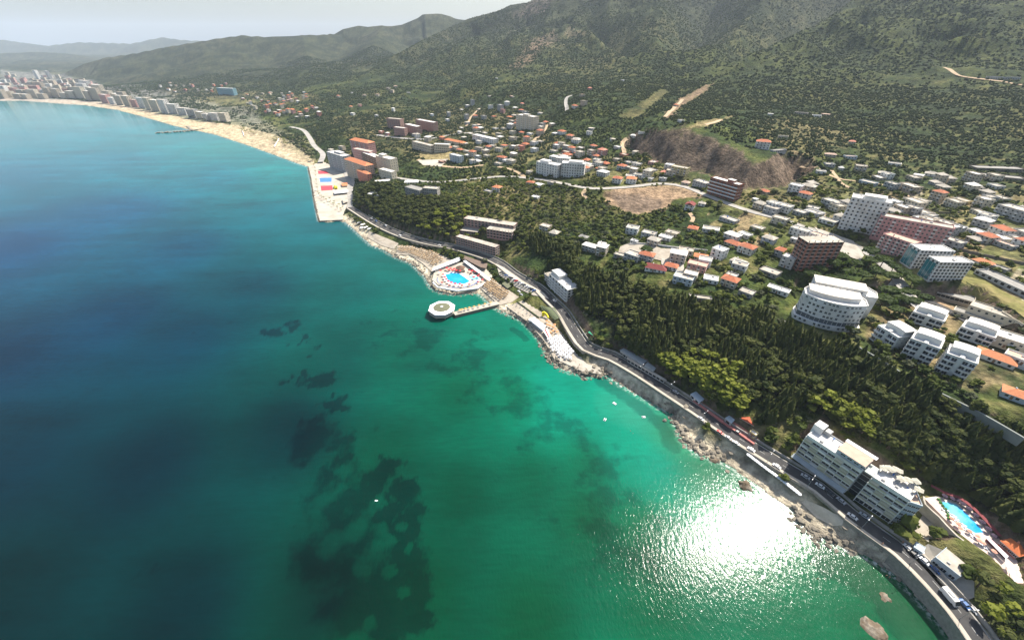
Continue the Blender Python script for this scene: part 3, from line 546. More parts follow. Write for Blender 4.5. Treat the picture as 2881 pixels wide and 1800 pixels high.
ASPH = nodemat('asphalt', (.052,.051,.052), .9, var=.2, scale=.25, var2=(.075,.072,.068)); ROADC = nodemat('pale_worn_road', (.36,.34,.31), .9, var=.12, scale=.2, var2=(.28,.27,.25)); PAVE = nodemat('stone_paving', (.37,.33,.27), .9, var=.14, scale=.4, var2=(.30,.26,.21)); PAVEL = nodemat('pale_paving', (.46,.42,.35), .9, var=.12, scale=.15, var2=(.38,.34,.28))
DARKW = nodemat('dark_wall_stone', (.20,.17,.14), .9, var=.25, scale=.8); STONE = nodemat('retaining_stone', (.27,.245,.21), .9, var=.25, scale=.9, bump=.15); BOULD = nodemat('boulder_rock', (.25,.22,.175), .9, var=.35, scale=.9, bump=.2, obj_rand=.3)
STRAW = nodemat('straw_thatch', (.30,.21,.12), .95, var=.3, scale=2, obj_rand=.25); THATCH = nodemat('brown_thatch', (.16,.10,.07), .95, var=.25, scale=1.5); METALR = nodemat('corrugated_metal', (.33,.36,.37), .55, var=.12, scale=.5, metal=.2)
TIMB = nodemat('timber', (.25,.15,.09), .8, var=.2, scale=1.5); BARK = nodemat('bark', (.10,.075,.055), .95, var=.3, scale=2)
RED = nodemat('red_canvas', (.55,.045,.05), .7, var=.1); BLUE = nodemat('blue_paint', (.04,.16,.50), .7, var=.1); GREEN = nodemat('green_canvas', (.03,.30,.16), .7, var=.15); YELLOW = nodemat('yellow_plastic', (.72,.62,.03), .5, var=.1); WCLOTH = nodemat('white_canvas', (.78,.78,.80), .8, var=.05); KHAKI = nodemat('olive_canvas', (.14,.145,.09), .9, var=.15)
POOLW = nodemat('pool_water', (.0,.30,.62), .08, spec=.5, var=.12, scale=.35, var2=(.02,.36,.66)); POOLL = nodemat('pale_pool_floor', (.22,.58,.62), .1, spec=.5, var=.08, scale=.4); COURTR = nodemat('red_court_paint', (.56,.06,.08), .85, var=.08); COURTB = nodemat('blue_court_paint', (.07,.20,.50), .85, var=.08)

# ================================================================ roads and kerbs
def ribbon(W, off0, off1, dz, z_from=None):
    """strip between two offsets of a centre line (3D points)"""
    n = len(W); vs = []
    for i in range(n):
        t = W[min(i+1, n-1)]-W[max(i-1, 0)]; t = t[:2]/np.linalg.norm(t[:2]); nrm = np.array([-t[1], t[0]])
        for o in (off0, off1): vs.append((W[i][0]+nrm[0]*o, W[i][1]+nrm[1]*o, W[i][2]+dz))
    return vs, [(2*i, 2*i+2, 2*i+3, 2*i+1) for i in range(n-1)]
def offset(W, o):
    vs, _ = ribbon(W, o, o, 0); return np.array(vs[::2])
# which side is the sea: positive normal offset = left of travel; the coast road runs away from the town, the sea lies to the right (-)
def strip(name, W, a, b_, dz, mat, **kw):
    vs, fs = ribbon(W, a, b_, dz); me = newmesh(name, vs, fs, mat); return link(name, me, **kw)
strip('coast_road', coast_road, -3.6, 3.6, 0, ASPH, kind='structure')
def slab_strip(name, W, a, b_, z0, z1, mat, **kw):
    mb = MB(); n = len(W)
    A = offset(W, a); B = offset(W, b_)
    vs = []
    for i in range(n): vs += [(A[i][0], A[i][1], W[i][2]+z0), (A[i][0], A[i][1], W[i][2]+z1), (B[i][0], B[i][1], W[i][2]+z1), (B[i][0], B[i][1], W[i][2]+z0)]
    fs = []
    for i in range(n-1):
        k = 4*i
        for q in ((0,1),(1,2),(2,3)): fs.append((k+q[0], k+q[1], k+4+q[1], k+4+q[0]))
    fs += [(0,3,2,1), (4*n-4, 4*n-3, 4*n-2, 4*n-1)]
    mb.add(vs, fs); me = mb.mesh(name, mat); o = link(name, me, **kw)
    return o
slab_strip('pavement', coast_road, -6.0, -3.65, -.4, .14, PAVEL, kind='structure')
slab_strip('kerb', coast_road, 3.65, 4.3, -.4, .13, CONC, kind='structure')
wl_ = coast_road
o = slab_strip('retaining_wall', wl_, -6.5, -6.02, -6.5, .95, STONE); tag(o, 'long stone retaining wall with pale parapet along the sea side of the coast road', 'wall')
o = slab_strip('back_wall', wl_[6:], 5.6, 6.1, -1, 1.6, CONC); tag(o, 'low grey concrete wall along the landward side of the coast road', 'wall')
mb = MB(); dW = resample(coast_road, 5)
for i in range(0, len(dW)-2, 3):
    a, c = dW[i], dW[i+1]; t = (c-a)/np.linalg.norm(c-a); nrm = np.array([-t[1], t[0], 0])*.07; c = a+t*3
    mb.add([a-nrm+[0,0,.012], c-nrm+[0,0,.012], c+nrm+[0,0,.012], a+nrm+[0,0,.012]], [(0,1,2,3)])
link('centre_line', mb.mesh('centre_line', nodemat('road_paint', (.6,.6,.57), .8, var=.2)), kind='structure')
strip('upper_road', upper_road, -3.4, 3.4, .1, ROADC, kind='structure'); slab_strip('verge', upper_road, 3.4, 5.0, -.5, .2, CONCL, kind='structure')
strip('town_road', town_road, -5.5, 5.5, .15, ROADC, kind='structure')
def drape(name, pts, width, mat, lift=.35, step=8, **kw):
    """a track or lane laid on the slope it crosses"""
    W = resample(np.array([G(x, y) for x, y in pts]), step)
    W[:, 2] = H(W[:, 0], W[:, 1]); zz = W[:, 2].copy()
    for k in range(3): zz[1:-1] = np.maximum(zz[1:-1], (zz[:-2]+zz[2:])/2)
    n = len(W); vs = []
    for i in range(n):
        t = W[min(i+1, n-1)]-W[max(i-1, 0)]; t = t[:2]/max(np.linalg.norm(t[:2]), 1e-6); nm = np.array([-t[1], t[0]])
        for k in (-1, -.33, .33, 1):
            q = W[i][:2]+nm*k*width/2; vs.append((q[0], q[1], max(float(H(q[0], q[1])), zz[i]-.5)+lift))
    fs = [(4*i+k, 4*i+4+k, 4*i+5+k, 4*i+1+k) for i in range(n-1) for k in range(3)]
    FOOT.append((np.vstack([offset(W, width/2+1)[:, :2], offset(W, -width/2-1)[::-1, :2]]), 0))
    kw.setdefault('kind', 'structure'); return link(name, newmesh(name, vs, fs, mat), **kw)
DIRT = nodemat('dirt_track', (.42,.31,.20), .95, var=.2, scale=.3)
LANES = [([(1595,312),(1592,285),(1600,272),(1615,268)], 8), ([(1312,355),(1320,340),(1325,330),(1340,315),(1350,305)], 6), ([(1500,398),(1525,375),(1535,360),(1538,352)], 7), ([(1757,432),(1750,412),(1755,400),(1765,392)], 6),
         ([(1175,450),(1230,465),(1300,472),(1360,465)], 7), ([(1060,380),(1120,388),(1200,392),(1280,378),(1360,370)], 8), ([(1480,500),(1440,478),(1400,470)], 5), 
         ([(2340,480),(2355,500),(2372,520),(2400,532)], 4), ([(2550,545),(2575,560),(2600,570),(2620,580)], 5), ([(2608,592),(2570,615),(2545,630)], 6), ([(2655,190),(2670,195),(2700,215),(2780,225),(2881,240)], 9),
         ([(1650,560),(1640,545),(1655,530)], 5),
         ([(1940,600),(1950,615),(1945,625)], 4), ([(2250,470),(2350,500),(2480,520),(2560,545)], 4), ([(1870,330),(1880,320),(1900,300),(1920,280)], 7), ([(2000,465),(2100,500)], 0)]
for pts, wd_ in LANES:
    if wd_: drape('dirt_track', pts, wd_, DIRT if wd_ != 8 else ROADC)
drape('cliff_track', [(1985,352),(2010,345),(2030,338)], 6, DIRT); drape('lane', [(2600,842),(2660,870),(2720,905),(2800,950),(2881,985)], 6, ASPH, lift=.5); drape('lane', [(2610,860),(2560,838),(2500,800)], 5, ROADC, lift=.5)

# ---------------------------------------------------------------- flat decks and quays (real slabs on the shore)
def deck(name, key, mat, base=-3.5, side=None, kind='structure', z=None):
    pl, z_, b = padw[key]; z_ = z_ if z is None else z
    mb = MB(); mb.prism([tuple(p) for p in pl], base, z_, 1, mtop=0); o = link(name, mb.mesh(name, mat, side or STONE), kind=kind)
    FOOT.append((pl, 1)); return o
deck('promenade_quay', 'promenade_quay', PAVEL, side=CONC); deck('pool_terrace', 'pool_deck', PAVEL); deck('beach_terrace', 'umbrella_deck', PAVE); deck('lower_beach_terrace', 'second_umbrella_deck', PAVE)
deck('bar_terrace', 'bar_deck', PAVE); deck('lido_terrace', 'lido', CONCL)
# paved yards lying on the terrain
def yard(name, pts, mat, lift=.35, kind='structure', n=7):
    Wp = np.array([G(x, y) for x, y in pts]); c = Wp.mean(0); vs = []; fs = []
    m = len(Wp); R_ = 5
    for k in range(R_+1):
        for i in range(m):
            for j in range(3):
                q = (Wp[i]*(3-j)+Wp[(i+1) % m]*j)/3; q = c+(q-c)*(k/R_); vs.append((q[0], q[1], float(H(q[0], q[1]))+lift))
    M = m*3
    for k in range(R_):
        for i in range(M): fs.append((k*M+i, k*M+(i+1) % M, (k+1)*M+(i+1) % M, (k+1)*M+i))
    FOOT.append((Wp[:, :2], 1)); return link(name, newmesh(name, vs, fs, mat), kind=kind)
yard('parking_lot', [(1395,742),(1420,755),(1470,790),(1530,825),(1545,842),(1500,832),(1450,808),(1405,775)], PAVEL, .5)
yard('gravel_yard', [(1745,695),(1780,680),(1830,690),(1860,700),(1940,705),(1925,730),(1900,760),(1860,735),(1800,720),(1735,722)], PAVE, .6)
yard('stone_yard', [(1860,728),(1920,728),(1925,765),(1890,765),(1860,745)], CONCL, .9)
yard('hotel_yard', [(2600,1440),(2630,1410),(2640,1500),(2610,1525),(2570,1490)], PAVE, .4)
yard('forecourt', [(2610,1530),(2680,1560),(2740,1620),(2740,1680),(2690,1700),(2600,1600),(2560,1560)], CONCL, .35)
yard('school_yard', [(1175,452),(1262,448),(1240,470),(1190,466)], PAVEL, .6)
yard('building_site', [(2290,640),(2400,680),(2430,720),(2420,735),(2330,700)], CONCL, .7)
yard('meadow', [(2700,775),(2770,790),(2881,850),(2881,895),(2790,850),(2700,812)], nodemat('rough_grass', (.17,.16,.05), .95, var=.3, scale=.3, var2=(.24,.2,.08)), .4)

yard('bathing_terrace', [(1038,652),(1060,660),(1122,686),(1108,702),(1070,690),(1032,668)], PAVE, .5)

yard('sand_platform', [(2253,1413),(2267,1406),(2343,1443),(2374,1458),(2368,1478),(2343,1480),(2296,1456)], nodemat('pale_gravel', (.50,.44,.34), .95, var=.15, scale=.5), .35)

# ================================================================ buildings
def win_mesh(w, h, glass=GLASS, frame=FRAMEW, key=[]):
    nm = ('window', round(w, 1), round(h, 1), glass.name, frame.name)
    for k, m in key:
        if k == nm: return m
    mb = MB(); t = .09; dpt = .07
    for a in ((-w/2, 0, w/2, t), (-w/2, h-t, w/2, h), (-w/2, t, -w/2+t, h-t), (w/2-t, t, w/2, h-t), (-.04, t, .04, h-t)): mb.box(a[0], -dpt, a[1], a[2], .0, a[3], 0, bottom=True)
    mb.add([(-w/2+t, -.02, t), (w/2-t, -.02, t), (w/2-t, -.02, h-t), (-w/2+t, -.02, h-t)], [(0,1,2,3)], 1)
    mb.box(-w/2-.1, -.16, -.08, w/2+.1, 0, 0, 0, bottom=True)
    m = mb.mesh('window', frame, glass); key.append((nm, m)); return m
def joined_windows(mb, places, w, h):
    """places: (x, y, z, angle) on the walls"""
    for x, y, z, a in places:
        c, s = math.cos(a), math.sin(a)
        def T(px, py, pz): return (x+px*c-py*s, y+px*s+py*c, z+pz)
        mb.add([T(-w/2,-.06,0), T(w/2,-.06,0), T(w/2,-.06,h), T(-w/2,-.06,h)], [(0,1,2,3)], 1)
        for q in ((-w/2-.1,-.1,-.12,w/2+.1,.0), (-w/2-.1,-.1,h,w/2+.1,h+.1)):
            mb.add([T(q[0],-.12,q[2]), T(q[3],-.12,q[2]), T(q[3],-.12,q[4]), T(q[0],-.12,q[4]), T(q[0],0,q[4]), T(q[3],0,q[4])], [(0,1,2,3),(3,2,5,4)], 0)
def dist(loc): return math.sqrt(loc[0]**2+loc[1]**2+(CAM_H-loc[2])**2)
def tiled_roof(name, parent, x0, y0, x1, y1, z, mat, kind='hip', rise=None, over=.5, ridge_x=True, white=WHITE):
    x0 -= over; y0 -= over; x1 += over; y1 += over; w_, d_ = x1-x0, y1-y0; rise = rise or min(w_, d_)*.22; mb = MB()
    mb.box(x0, y0, z-.18, x1, y1, z, 1, bottom=True); z += .003
    if kind == 'pyramid': mb.add([(x0,y0,z),(x1,y0,z),(x1,y1,z),(x0,y1,z),((x0+x1)/2,(y0+y1)/2,z+rise)], [(0,1,4),(1,2,4),(2,3,4),(3,0,4)], 0)
    else:
        if w_ >= d_:
            i = d_/2*.9 if kind == 'hip' else 0; ym = (y0+y1)/2
            mb.add([(x0,y0,z),(x1,y0,z),(x1,y1,z),(x0,y1,z),(x0+i,ym,z+rise),(x1-i,ym,z+rise)], [(0,1,5,4),(1,2,5),(2,3,4,5),(3,0,4)], 0)
        else:
            i = w_/2*.9 if kind == 'hip' else 0; xm = (x0+x1)/2
            mb.add([(x0,y0,z),(x1,y0,z),(x1,y1,z),(x0,y1,z),(xm,y0+i,z+rise),(xm,y1-i,z+rise)], [(0,1,4),(1,2,5,4),(2,3,5),(3,0,4,5)], 0)
    return part(name, mb.mesh(name, mat, white), parent)
def flat_roof(parent, poly, z, mat, wall, par=.7, th=.25, clutter=0, rnd=random):
    """slab with a parapet round it"""
    mb = MB(); mb.prism(poly, z-.3, z, 0); n = len(poly)
    a = sum(poly[i-1][0]*poly[i][1]-poly[i][0]*poly[i-1][1] for i in range(n)); pl = poly if a > 0 else poly[::-1]
    cx_, cy_ = sum(p[0] for p in pl)/n, sum(p[1] for p in pl)/n
    R_ = max(math.hypot(p[0]-cx_, p[1]-cy_) for p in pl)
    inn = [(cx_+(p[0]-cx_)*(1-th/R_*1.3), cy_+(p[1]-cy_)*(1-th/R_*1.3)) for p in pl]; out = [(cx_+(p[0]-cx_)*(1+.12/R_), cy_+(p[1]-cy_)*(1+.12/R_)) for p in pl]
    vs = [(p[0], p[1], z-.3) for p in out]+[(p[0], p[1], z+par) for p in out]+[(p[0], p[1], z+par) for p in inn]+[(p[0], p[1], z+.01) for p in inn]
    fs = []
    for i in range(n):
        j = (i+1) % n; fs += [(i, j, j+n, i+n), (i+n, j+n, j+2*n, i+2*n), (i+2*n, j+2*n, j+3*n, i+3*n)]
    mb.add(vs, fs, 1); rf = part('roof', mb.mesh('roof', mat, wall), parent)
    xs = [p[0] for p in pl]; ys = [p[1] for p in pl]
    if clutter:
        for k in range(clutter):
            s = rnd.uniform(.5, 1.0); x = cx_+rnd.uniform(-.6, .6)*(max(xs)-min(xs))/2; y = cy_+rnd.uniform(-.6, .6)*(max(ys)-min(ys))/2
            mm = MB()
            if rnd.random() < .5: mm.tube((x, y, z+.5), (x, y, z+.5+s*1.3), s*.5, n=8); [mm.box(x+dx-.04, y+dy-.04, z, x+dx+.04, y+dy+.04, z+.5) for dx in (-.3,.3) for dy in (-.3,.3)]; part('water_tank', mm.mesh('water_tank', rnd.choice([RAILW, GREYW, BLUE])), rf)
            else: mm.box(x-s, y-s*.8, z, x+s, y+s*.8, z+.9*s).box(x-s*.8, y-s*.6, z+.9*s, x+s*.8, y+s*.6, z+1.0*s); part('roof_unit', mm.mesh('roof_unit', GREYW), rf)
    return rf
def building(name, label, cat, A, B, depth, floors, wall=WHITE, roof='flat', roofmat=None, fh=3.0, bays=None, side_bays=None, win=(1.3, 1.4), glass=GLASS, balcony=None, group=None,
             penthouse=None, z=None, sink=4, clutter=2, trim=None, setback=None, par=.7, ground_open=False, near=None, seed=0, hip='hip', bal_mat=None):
    """A, B: world points of the front wall's two base corners, depth away from the viewer"""
    rnd = random.Random(seed or int(A[0]*13+A[1]*7)); A = np.array(A[:2], float); B = np.array(B[:2], float); u = B-A; wd = float(np.linalg.norm(u)); u = u/wd; v = np.array([-u[1], u[0]])
    if v@A < 0: A, B, u = B, A, -u; v = np.array([-u[1], u[0]])
    corners = [A, B, B+v*depth, A+v*depth]
    zg = [float(H(*c)) for c in corners]; z0 = (min(zg[:2])*.5+max(zg[:2])*.5) if z is None else z; zlow = min(zg)-z0-1.5
    t = thing(name, label, cat, (A[0], A[1], z0), math.atan2(u[1], u[0]), group); FOOT.append((np.array(corners), 1.5))
    D = dist((*A, z0)); near = (D < 330) if near is None else near
    Ht = floors*fh; mb = MB(); mb.box(0, 0, min(zlow, -sink if sink > 0 else 0), wd, depth, Ht-.3, 0, top=True)
    tm = trim or wall
    part('wall', mb.mesh('wall', wall), t)
    bays = bays or max(1, int(wd/3.4)); sb = side_bays if side_bays is not None else max(1, int(depth/3.6))
    # sill bands
    mb = MB()
    for k in range(1, floors):
        mb.box(-.08, -.08, k*fh-.12, wd+.08, depth+.08, k*fh+.08, 0, bottom=True)
    if floors > 1 and D < 900: part('floor_band', mb.mesh('floor_band', tm), t)
    places = []; w_, h_ = win
    bal = balcony or {}
    for k in range(floors):
        for i in range(bays): places.append(((i+.5)*wd/bays, 0, k*fh+.95, 0))
        for i in range(sb):
            places.append((wd, (i+.5)*depth/sb, k*fh+.95, math.pi/2)); places.append((0, (i+.5)*depth/sb, k*fh+.95, -math.pi/2))
        if D < 1200:
            for i in range(max(1, bays//2)): places.append(((i+.5)*wd/max(1, bays//2), depth, k*fh+.95, math.pi))
    if near:
        for x, y, z_, a in places: part('window', win_mesh(w_, h_, glass), t, (x, y, z_), a)
    else:
        mb = MB(); joined_windows(mb, places, w_, h_); part('windows', mb.mesh('windows', FRAMEW if wall is not WHITE else GREYW, glass), t, stuff=True)
    if bal:
        bm_ = {}; bw = bal.get('w', 2.6); bd = bal.get('d', 1.2); full = bal.get('full', False); mt = bal_mat or WHITE; jb = MB()
        def balc(mb, x0, x1, y, zz):
            mb.box(x0, y-bd, zz-.16, x1, y-.01, zz, 0, bottom=True); mb.box(x0, y-bd, zz+.001, x1, y-bd+.1, zz+.95, 1); mb.box(x0, y-bd+.1, zz+.001, x0+.1, y-.01, zz+.95, 1); mb.box(x1-.1, y-bd+.1, zz+.001, x1, y-.01, zz+.95, 1)
        shared = MB(); 
        if full: balc(shared, 0, wd/bal.get('split', 1)-.6, 0, 0)
        else: balc(shared, -bw/2, bw/2, 0, 0)
        me = shared.mesh('balcony', mt, bal.get('rail', mt)) if near or D < 600 else None
        for k in range(1, floors):
            cols = range(bal.get('split', 1)) if full else [i for i in range(bays) if i % bal.get('every', 2) == bal.get('start', 0)]
            for i in cols:
                x = (.3+i*wd/bal.get('split', 1)) if full else (i+.5)*wd/bays
                if me: part('balcony', me, t, (x, 0, k*fh))
                else:
                    x0, x1 = (x, x+wd/bal.get('split', 1)-.6) if full else (x-bw/2, x+bw/2); balc(jb, x0, x1, 0, k*fh)
        if not me and jb.v: part('balcony_rows', jb.mesh('balcony_rows', mt, mt), t, stuff=True)
    if near or D < 420:
        mb = MB(); mb.box(-.55, -.09, 0, .55, 0, 2.2, 0); part('door', mb.mesh('door', TIMB), t, (wd*(.5 if bays % 2 == 0 else .5-.5/bays*.98), 0, 0))
    if roof == 'flat': flat_roof(t, [(0,0),(wd,0),(wd,depth),(0,depth)], Ht, roofmat or SLAB, wall, par=par, clutter=clutter if D < 700 else 0, rnd=rnd)
    elif roof in ('hip', 'gable', 'pyramid'):
        r_ = tiled_roof('roof', t, 0, 0, wd, depth, Ht, roofmat or TERRA, roof)
        if D < 800: m2 = MB().box(wd*.3, depth*.55, Ht, wd*.3+.7, depth*.55+.7, Ht+min(wd, depth)*.22+.6, 0); part('chimney', m2.mesh('chimney', wall), r_)
    elif roof == 'frame':      # unfinished top: columns standing on the slab
        mb = MB(); mb.box(-.2, -.2, Ht-.3, wd+.2, depth+.2, Ht, 0, bottom=True)
        for i in range(bays+1):
            for j in (0, 1): mb.box(i*(wd-.4)/bays, j*(depth-.4), Ht, i*(wd-.4)/bays+.4, j*(depth-.4)+.4, Ht+1.6)
        part('roof', mb.mesh('roof', CONCL), t)
    if penthouse:
        px0, py0, px1, py1, ph = penthouse; px0, px1 = px0*wd, px1*wd; py0, py1 = py0*depth, py1*depth; mb = MB(); mb.box(px0, py0, Ht-.3, px1, py1, Ht+ph-.02, 0)
        p = part('penthouse', mb.mesh('penthouse', wall), t)
        m2 = MB(); m2.box(px0-.3, py0-.3, Ht+ph-.02, px1+.3, py1+.3, Ht+ph+.2, 0, bottom=True); rr = link('penthouse_roof', m2.mesh('penthouse_roof', roofmat or SLAB), p); KIDS.setdefault(p.name, []).append(rr)
    return t
def gb(x, y): return G(x, y)
def at_px(name, label, cat, a, b, depth, floors, **kw):
    """front base corners seen at pixels a and b"""
    return building(name, label, cat, G(*a), G(*b), depth, floors, **kw)
def grid_angle(px, py):
    """street grid of the quarter the pixel lies in: direction of the house fronts"""
    if px > 2000 and py > 500: a, b = G(px-20, py-7), G(px+20, py+7)
    elif px > 1600 and py > 380: a, b = G(px-20, py-3), G(px+20, py+3)
    else: a, b = G(px-15, py-2), G(px+15, py+2)
    d = (b-a)[:2]; return d/np.linalg.norm(d)
def house(px, py, wd, dp, fl, wall, roof, rm, label, name='house', cat='house', turn=0, **kw):
    g = G(px, py); u = grid_angle(px, py)
    if turn: c, s = math.cos(turn), math.sin(turn); u = np.array([u[0]*c-u[1]*s, u[0]*s+u[1]*c])
    return building(name, label, cat, g[:2]-u*wd/2, g[:2]+u*wd/2, dp, fl, wall=wall, roof=roof, roofmat=rm, **kw)

# ================================================================ the large buildings
def proj(P):
    D = P[1]*cp - (P[2]-CAM_H)*sp_; return np.array([CX+FPX*P[0]/D, CY+FPX*(-(P[1]*sp_+(P[2]-CAM_H)*cp))/D])
def fit_h(base, top):
    """height that brings the point over `base` closest to pixel `top`"""
    b = G(*base); best = min(((np.hypot(*(proj(b+[0,0,h])-top)), h) for h in np.arange(1, 60, .25))); return best[1]

# --- slab hotel above the coast road
A, B = G(2234,1284), G(2376,1386); hh = fit_h((2232,1284), (2264,1221)); HT = max(13, min(hh, 24))
def hotel_block(name, label, A, B, depth, floors, H_, group=None, roofmat=SLABW, awn=True, raised=None):
    A = np.array(A[:2]); B = np.array(B[:2]); u = (B-A); wd = np.linalg.norm(u); u /= wd; v = np.array([-u[1], u[0]])
    t = thing(name, label, 'hotel', (A[0], A[1], 7.6), math.atan2(u[1], u[0]), group); FOOT.append((np.array([A, B, B+v*depth, A+v*depth]), 3)); fh = H_/floors
    part('wall', MB().box(0, 0, -1, wd, depth, H_-.3).mesh('wall', WHITE), t)
    nb = int(wd/3.3)
    for k in range(floors):
        z = k*fh; step = (floors-k)*.0
        if k:
            mb = MB(); mb.box(-.25, -1.0, z-.2, wd+.2, -.01, z+.04, 0, bottom=True); part('balcony_slab', mb.mesh('balcony_slab', WHITE), t)
        for i in range(nb):
            x0 = (i+.03)*wd/nb; x1 = (i+.97)*wd/nb
            if k: part('balcony_front', MB().box(0, -1.0, .06, x1-x0, -.92, .95, 0, bottom=True).mesh('balcony_front', AWN if (i+k) % 3 else WHITE), t, (x0, 0, z))
            part('window', win_mesh(round(x1-x0, 1), 1.35 if k else 2.4, VOID if (i+k) % 2 else GLASS), t, ((x0+x1)/2, 0, z+(1.0 if k else .15)))  # panes near-black: shade of the recesses under the slabs put into their colour
            if k and (i*7+k*3) % 4 == 0: part('awning', MB().add([(0,-.02,2.4),(x1-x0,-.02,2.4),(x1-x0,-1.6,1.75),(0,-1.6,1.75)], [(3,2,1,0)]).mesh('awning', AWN), t, (x0, 0, z))
        for j in range(int(depth/4)):
            for sx, a in ((0, -math.pi/2), (wd, math.pi/2)): part('window', win_mesh(1.3, 1.3), t, (sx, (j+.5)*4, z+1), a)
    for x in [i*wd/nb for i in range(0, nb+1, 4)]: part('pier', MB().box(x-.12, -1.05, 0, x+.12, -.012, H_-.1).mesh('pier', WHITE), t)
    if awn: part('canopy', MB().add([(-.5,-1.56,fh*1.05),(wd,-1.56,fh*1.05),(wd,-4.2,fh*.72),(-.5,-4.2,fh*.72),(-.5,-1.56,fh*1.05-.15),(wd,-1.56,fh*1.05-.15),(wd,-4.2,fh*.72-.15),(-.5,-4.2,fh*.72-.15)], [(3,2,1,0),(4,5,6,7),(3,7,6,2),(0,3,7,4)][::1]).mesh('canopy', METALR), t)
    flat_roof(t, [(0,0),(wd,0),(wd,depth),(0,depth)], H_, roofmat, WHITE, clutter=5, rnd=random.Random(3))
    return t, wd, depth
h1, w1, d1 = hotel_block('seafront_hotel', 'long white left hotel block with cream balcony fronts and a grey metal canopy', A, B, 11, 5, HT, 'joined blocks of the seafront hotel')
part('stair_tower', MB().box(-1.2, 6.5, HT-2, 3.4, 12, HT+4.2).mesh('stair_tower', WHITE), h1); part('lift_house', MB().box(3.9, 8.5, HT-1, 6.6, 12, HT+2.6).mesh('lift_house', GREYW), h1)
part('upper_storey', MB().box(w1*.52, .8, HT-.3, w1-.1, 9.2, HT+3.0).mesh('upper_storey', BLUEW), h1); part('terrace_roof', MB().box(w1*.52-.2, .6, HT+3.0, w1+.1, 9.4, HT+3.2, bottom=True).mesh('terrace_roof', ROOFP), h1)
for i in range(4): part('window', win_mesh(2.2, 1.1), h1, (w1*.56+2+i*3, .8, HT+1.2))
part('rear_canopy', MB().box(w1*.5, 9.8, HT+3.0, w1+1, 12.2, HT+3.15, bottom=True).mesh('rear_canopy', WCLOTH), h1)
A2, B2 = G(2403,1404), G(2500,1470)
h2, w2, d2 = hotel_block('seafront_hotel', 'right-hand white hotel block with open timber frames on its roof terrace', A2, B2, 12, 5, HT+.6, 'joined blocks of the seafront hotel', awn=False)
u_ = (B-A)[:2]/np.linalg.norm((B-A)[:2]); v_ = np.array([-u_[1], u_[0]])
lb = thing('stair_block', 'recessed dark glass stair block joining the two white seafront hotel blocks', 'hotel', (*(B[:2]+u_*.2+v_*2.5), 7.6), math.atan2(u_[1], u_[0]), 'joined blocks of the seafront hotel')
gap = np.linalg.norm((A2-B)[:2])-.4; part('wall', MB().box(0, 0, -1, gap, 8, HT-1).mesh('wall', GREYW), lb); part('glass_front', MB().box(.2, -.12, 0, gap-.2, -.02, HT-1.5).mesh('glass_front', GLASS), lb); part('skylight', MB().box(.1, .1, HT-.99, gap-.1, 7.6, HT-.7).mesh('skylight', nodemat('frosted_skylight', (.42,.46,.42), .4)), lb)
for k in range(5): part('glazing_bar', MB().box(.1, -.2, (k+1)*HT/6, gap-.1, -.13, (k+1)*HT/6+.15, bottom=True).mesh('glazing_bar', FRAMEW), lb)
C2 = G(2502,1471); D2 = G(2535,1482)
eb = building('hotel_end_wing', 'pale blue-grey end wing of the seafront hotel with square dark windows', 'hotel', C2, D2, 12, 5, wall=BLUEW, fh=HT/5*.98, bays=3, side_bays=3, win=(1.5,1.5), roofmat=ROOFP, z=7.6, group='joined blocks of the seafront hotel', clutter=4)
rnd = random.Random(5)
for i in range(9):      # timber roof frames over the terrace
    mb = MB(); s = 2.0; z = HT+.65
    for k in range(4):
        a = k*math.pi/2; mb.tube((s*math.cos(a)*.8, s*math.sin(a)*.8, 0), (s*.5*math.cos(a), s*.5*math.sin(a), 2.3), .09, n=4)
    mb.add([(s*math.cos(a), s*math.sin(a), 2.3+.5*(k % 2)) for k, a in enumerate([q*math.pi/3 for q in range(6)])]+[(0,0,2.9)], [(k, (k+1) % 6, 6) for k in range(6)])
    o = part('sun_shade', mb.mesh('sun_shade', nodemat('weathered_timber_shade', (.40,.38,.31), .9, var=.15)), h2, (1+i*2.3 % w2, 7.6+2.2*(i % 3), z), i)
# --- rounded white hotel on the terrace above the wood
P0, P1 = G(2228,892), G(2413,933); z0 = padw['rounded_hotel_ground'][1]; P0[2] = P1[2] = z0
P0 = PZ(2228,892,z0); P1 = PZ(2413,933,z0); u = (P1-P0)[:2]; W_ = np.linalg.norm(u); u /= W_; v = np.array([-u[1], u[0]])
rh = thing('rounded_hotel', 'large white hotel with rounded front and dark glazed band, above the pine wood', 'hotel', (P0[0], P0[1], z0), math.atan2(u[1], u[0]))
pr = lambda inset, k=1.0: [(W_*t_+ (inset if t_ < .5 else -inset)*(1 if abs(t_-.5) > .3 else .4), -(W_*.17)*k*math.sin(math.pi*t_)**.8+inset) for t_ in np.linspace(0, 1, 15)]
def curved_body(name, poly_f, depth, z0_, z1_, mat, parent):
    pl = poly_f+[(poly_f[-1][0], poly_f[-1][1]+depth*.55), (poly_f[-1][0]-3, depth), (poly_f[0][0]+3, depth), (poly_f[0][0], poly_f[0][1]+depth*.55)]
    mb = MB(); mb.prism(pl, z0_, z1_); o = part(name, mb.mesh(name, mat), parent); return pl, o
def roofpx(z): return z
bh = fit_h((2232,893), (2262,822)); bh = max(17, min(bh, 27)); nfl = 6; fh = (bh)/(nfl+.6)
FOOT.append((np.array([P0[:2]-v*6-u*2, P1[:2]-v*6+u*2, P1[:2]+v*34+u*12, P0[:2]+v*30-u*2]), 1))
pl0, _ = curved_body('podium', pr(0), 16, -4, fh*1.0, WHITE, rh)
pl1, _ = curved_body('wall', pr(1.6), 15, fh, fh*6.0-.3, WHITE, rh)
DKB = nodemat('dark_glazed_band', (.10,.115,.13), .25, spec=.5)  # dark blue-grey glass of the band above the podium
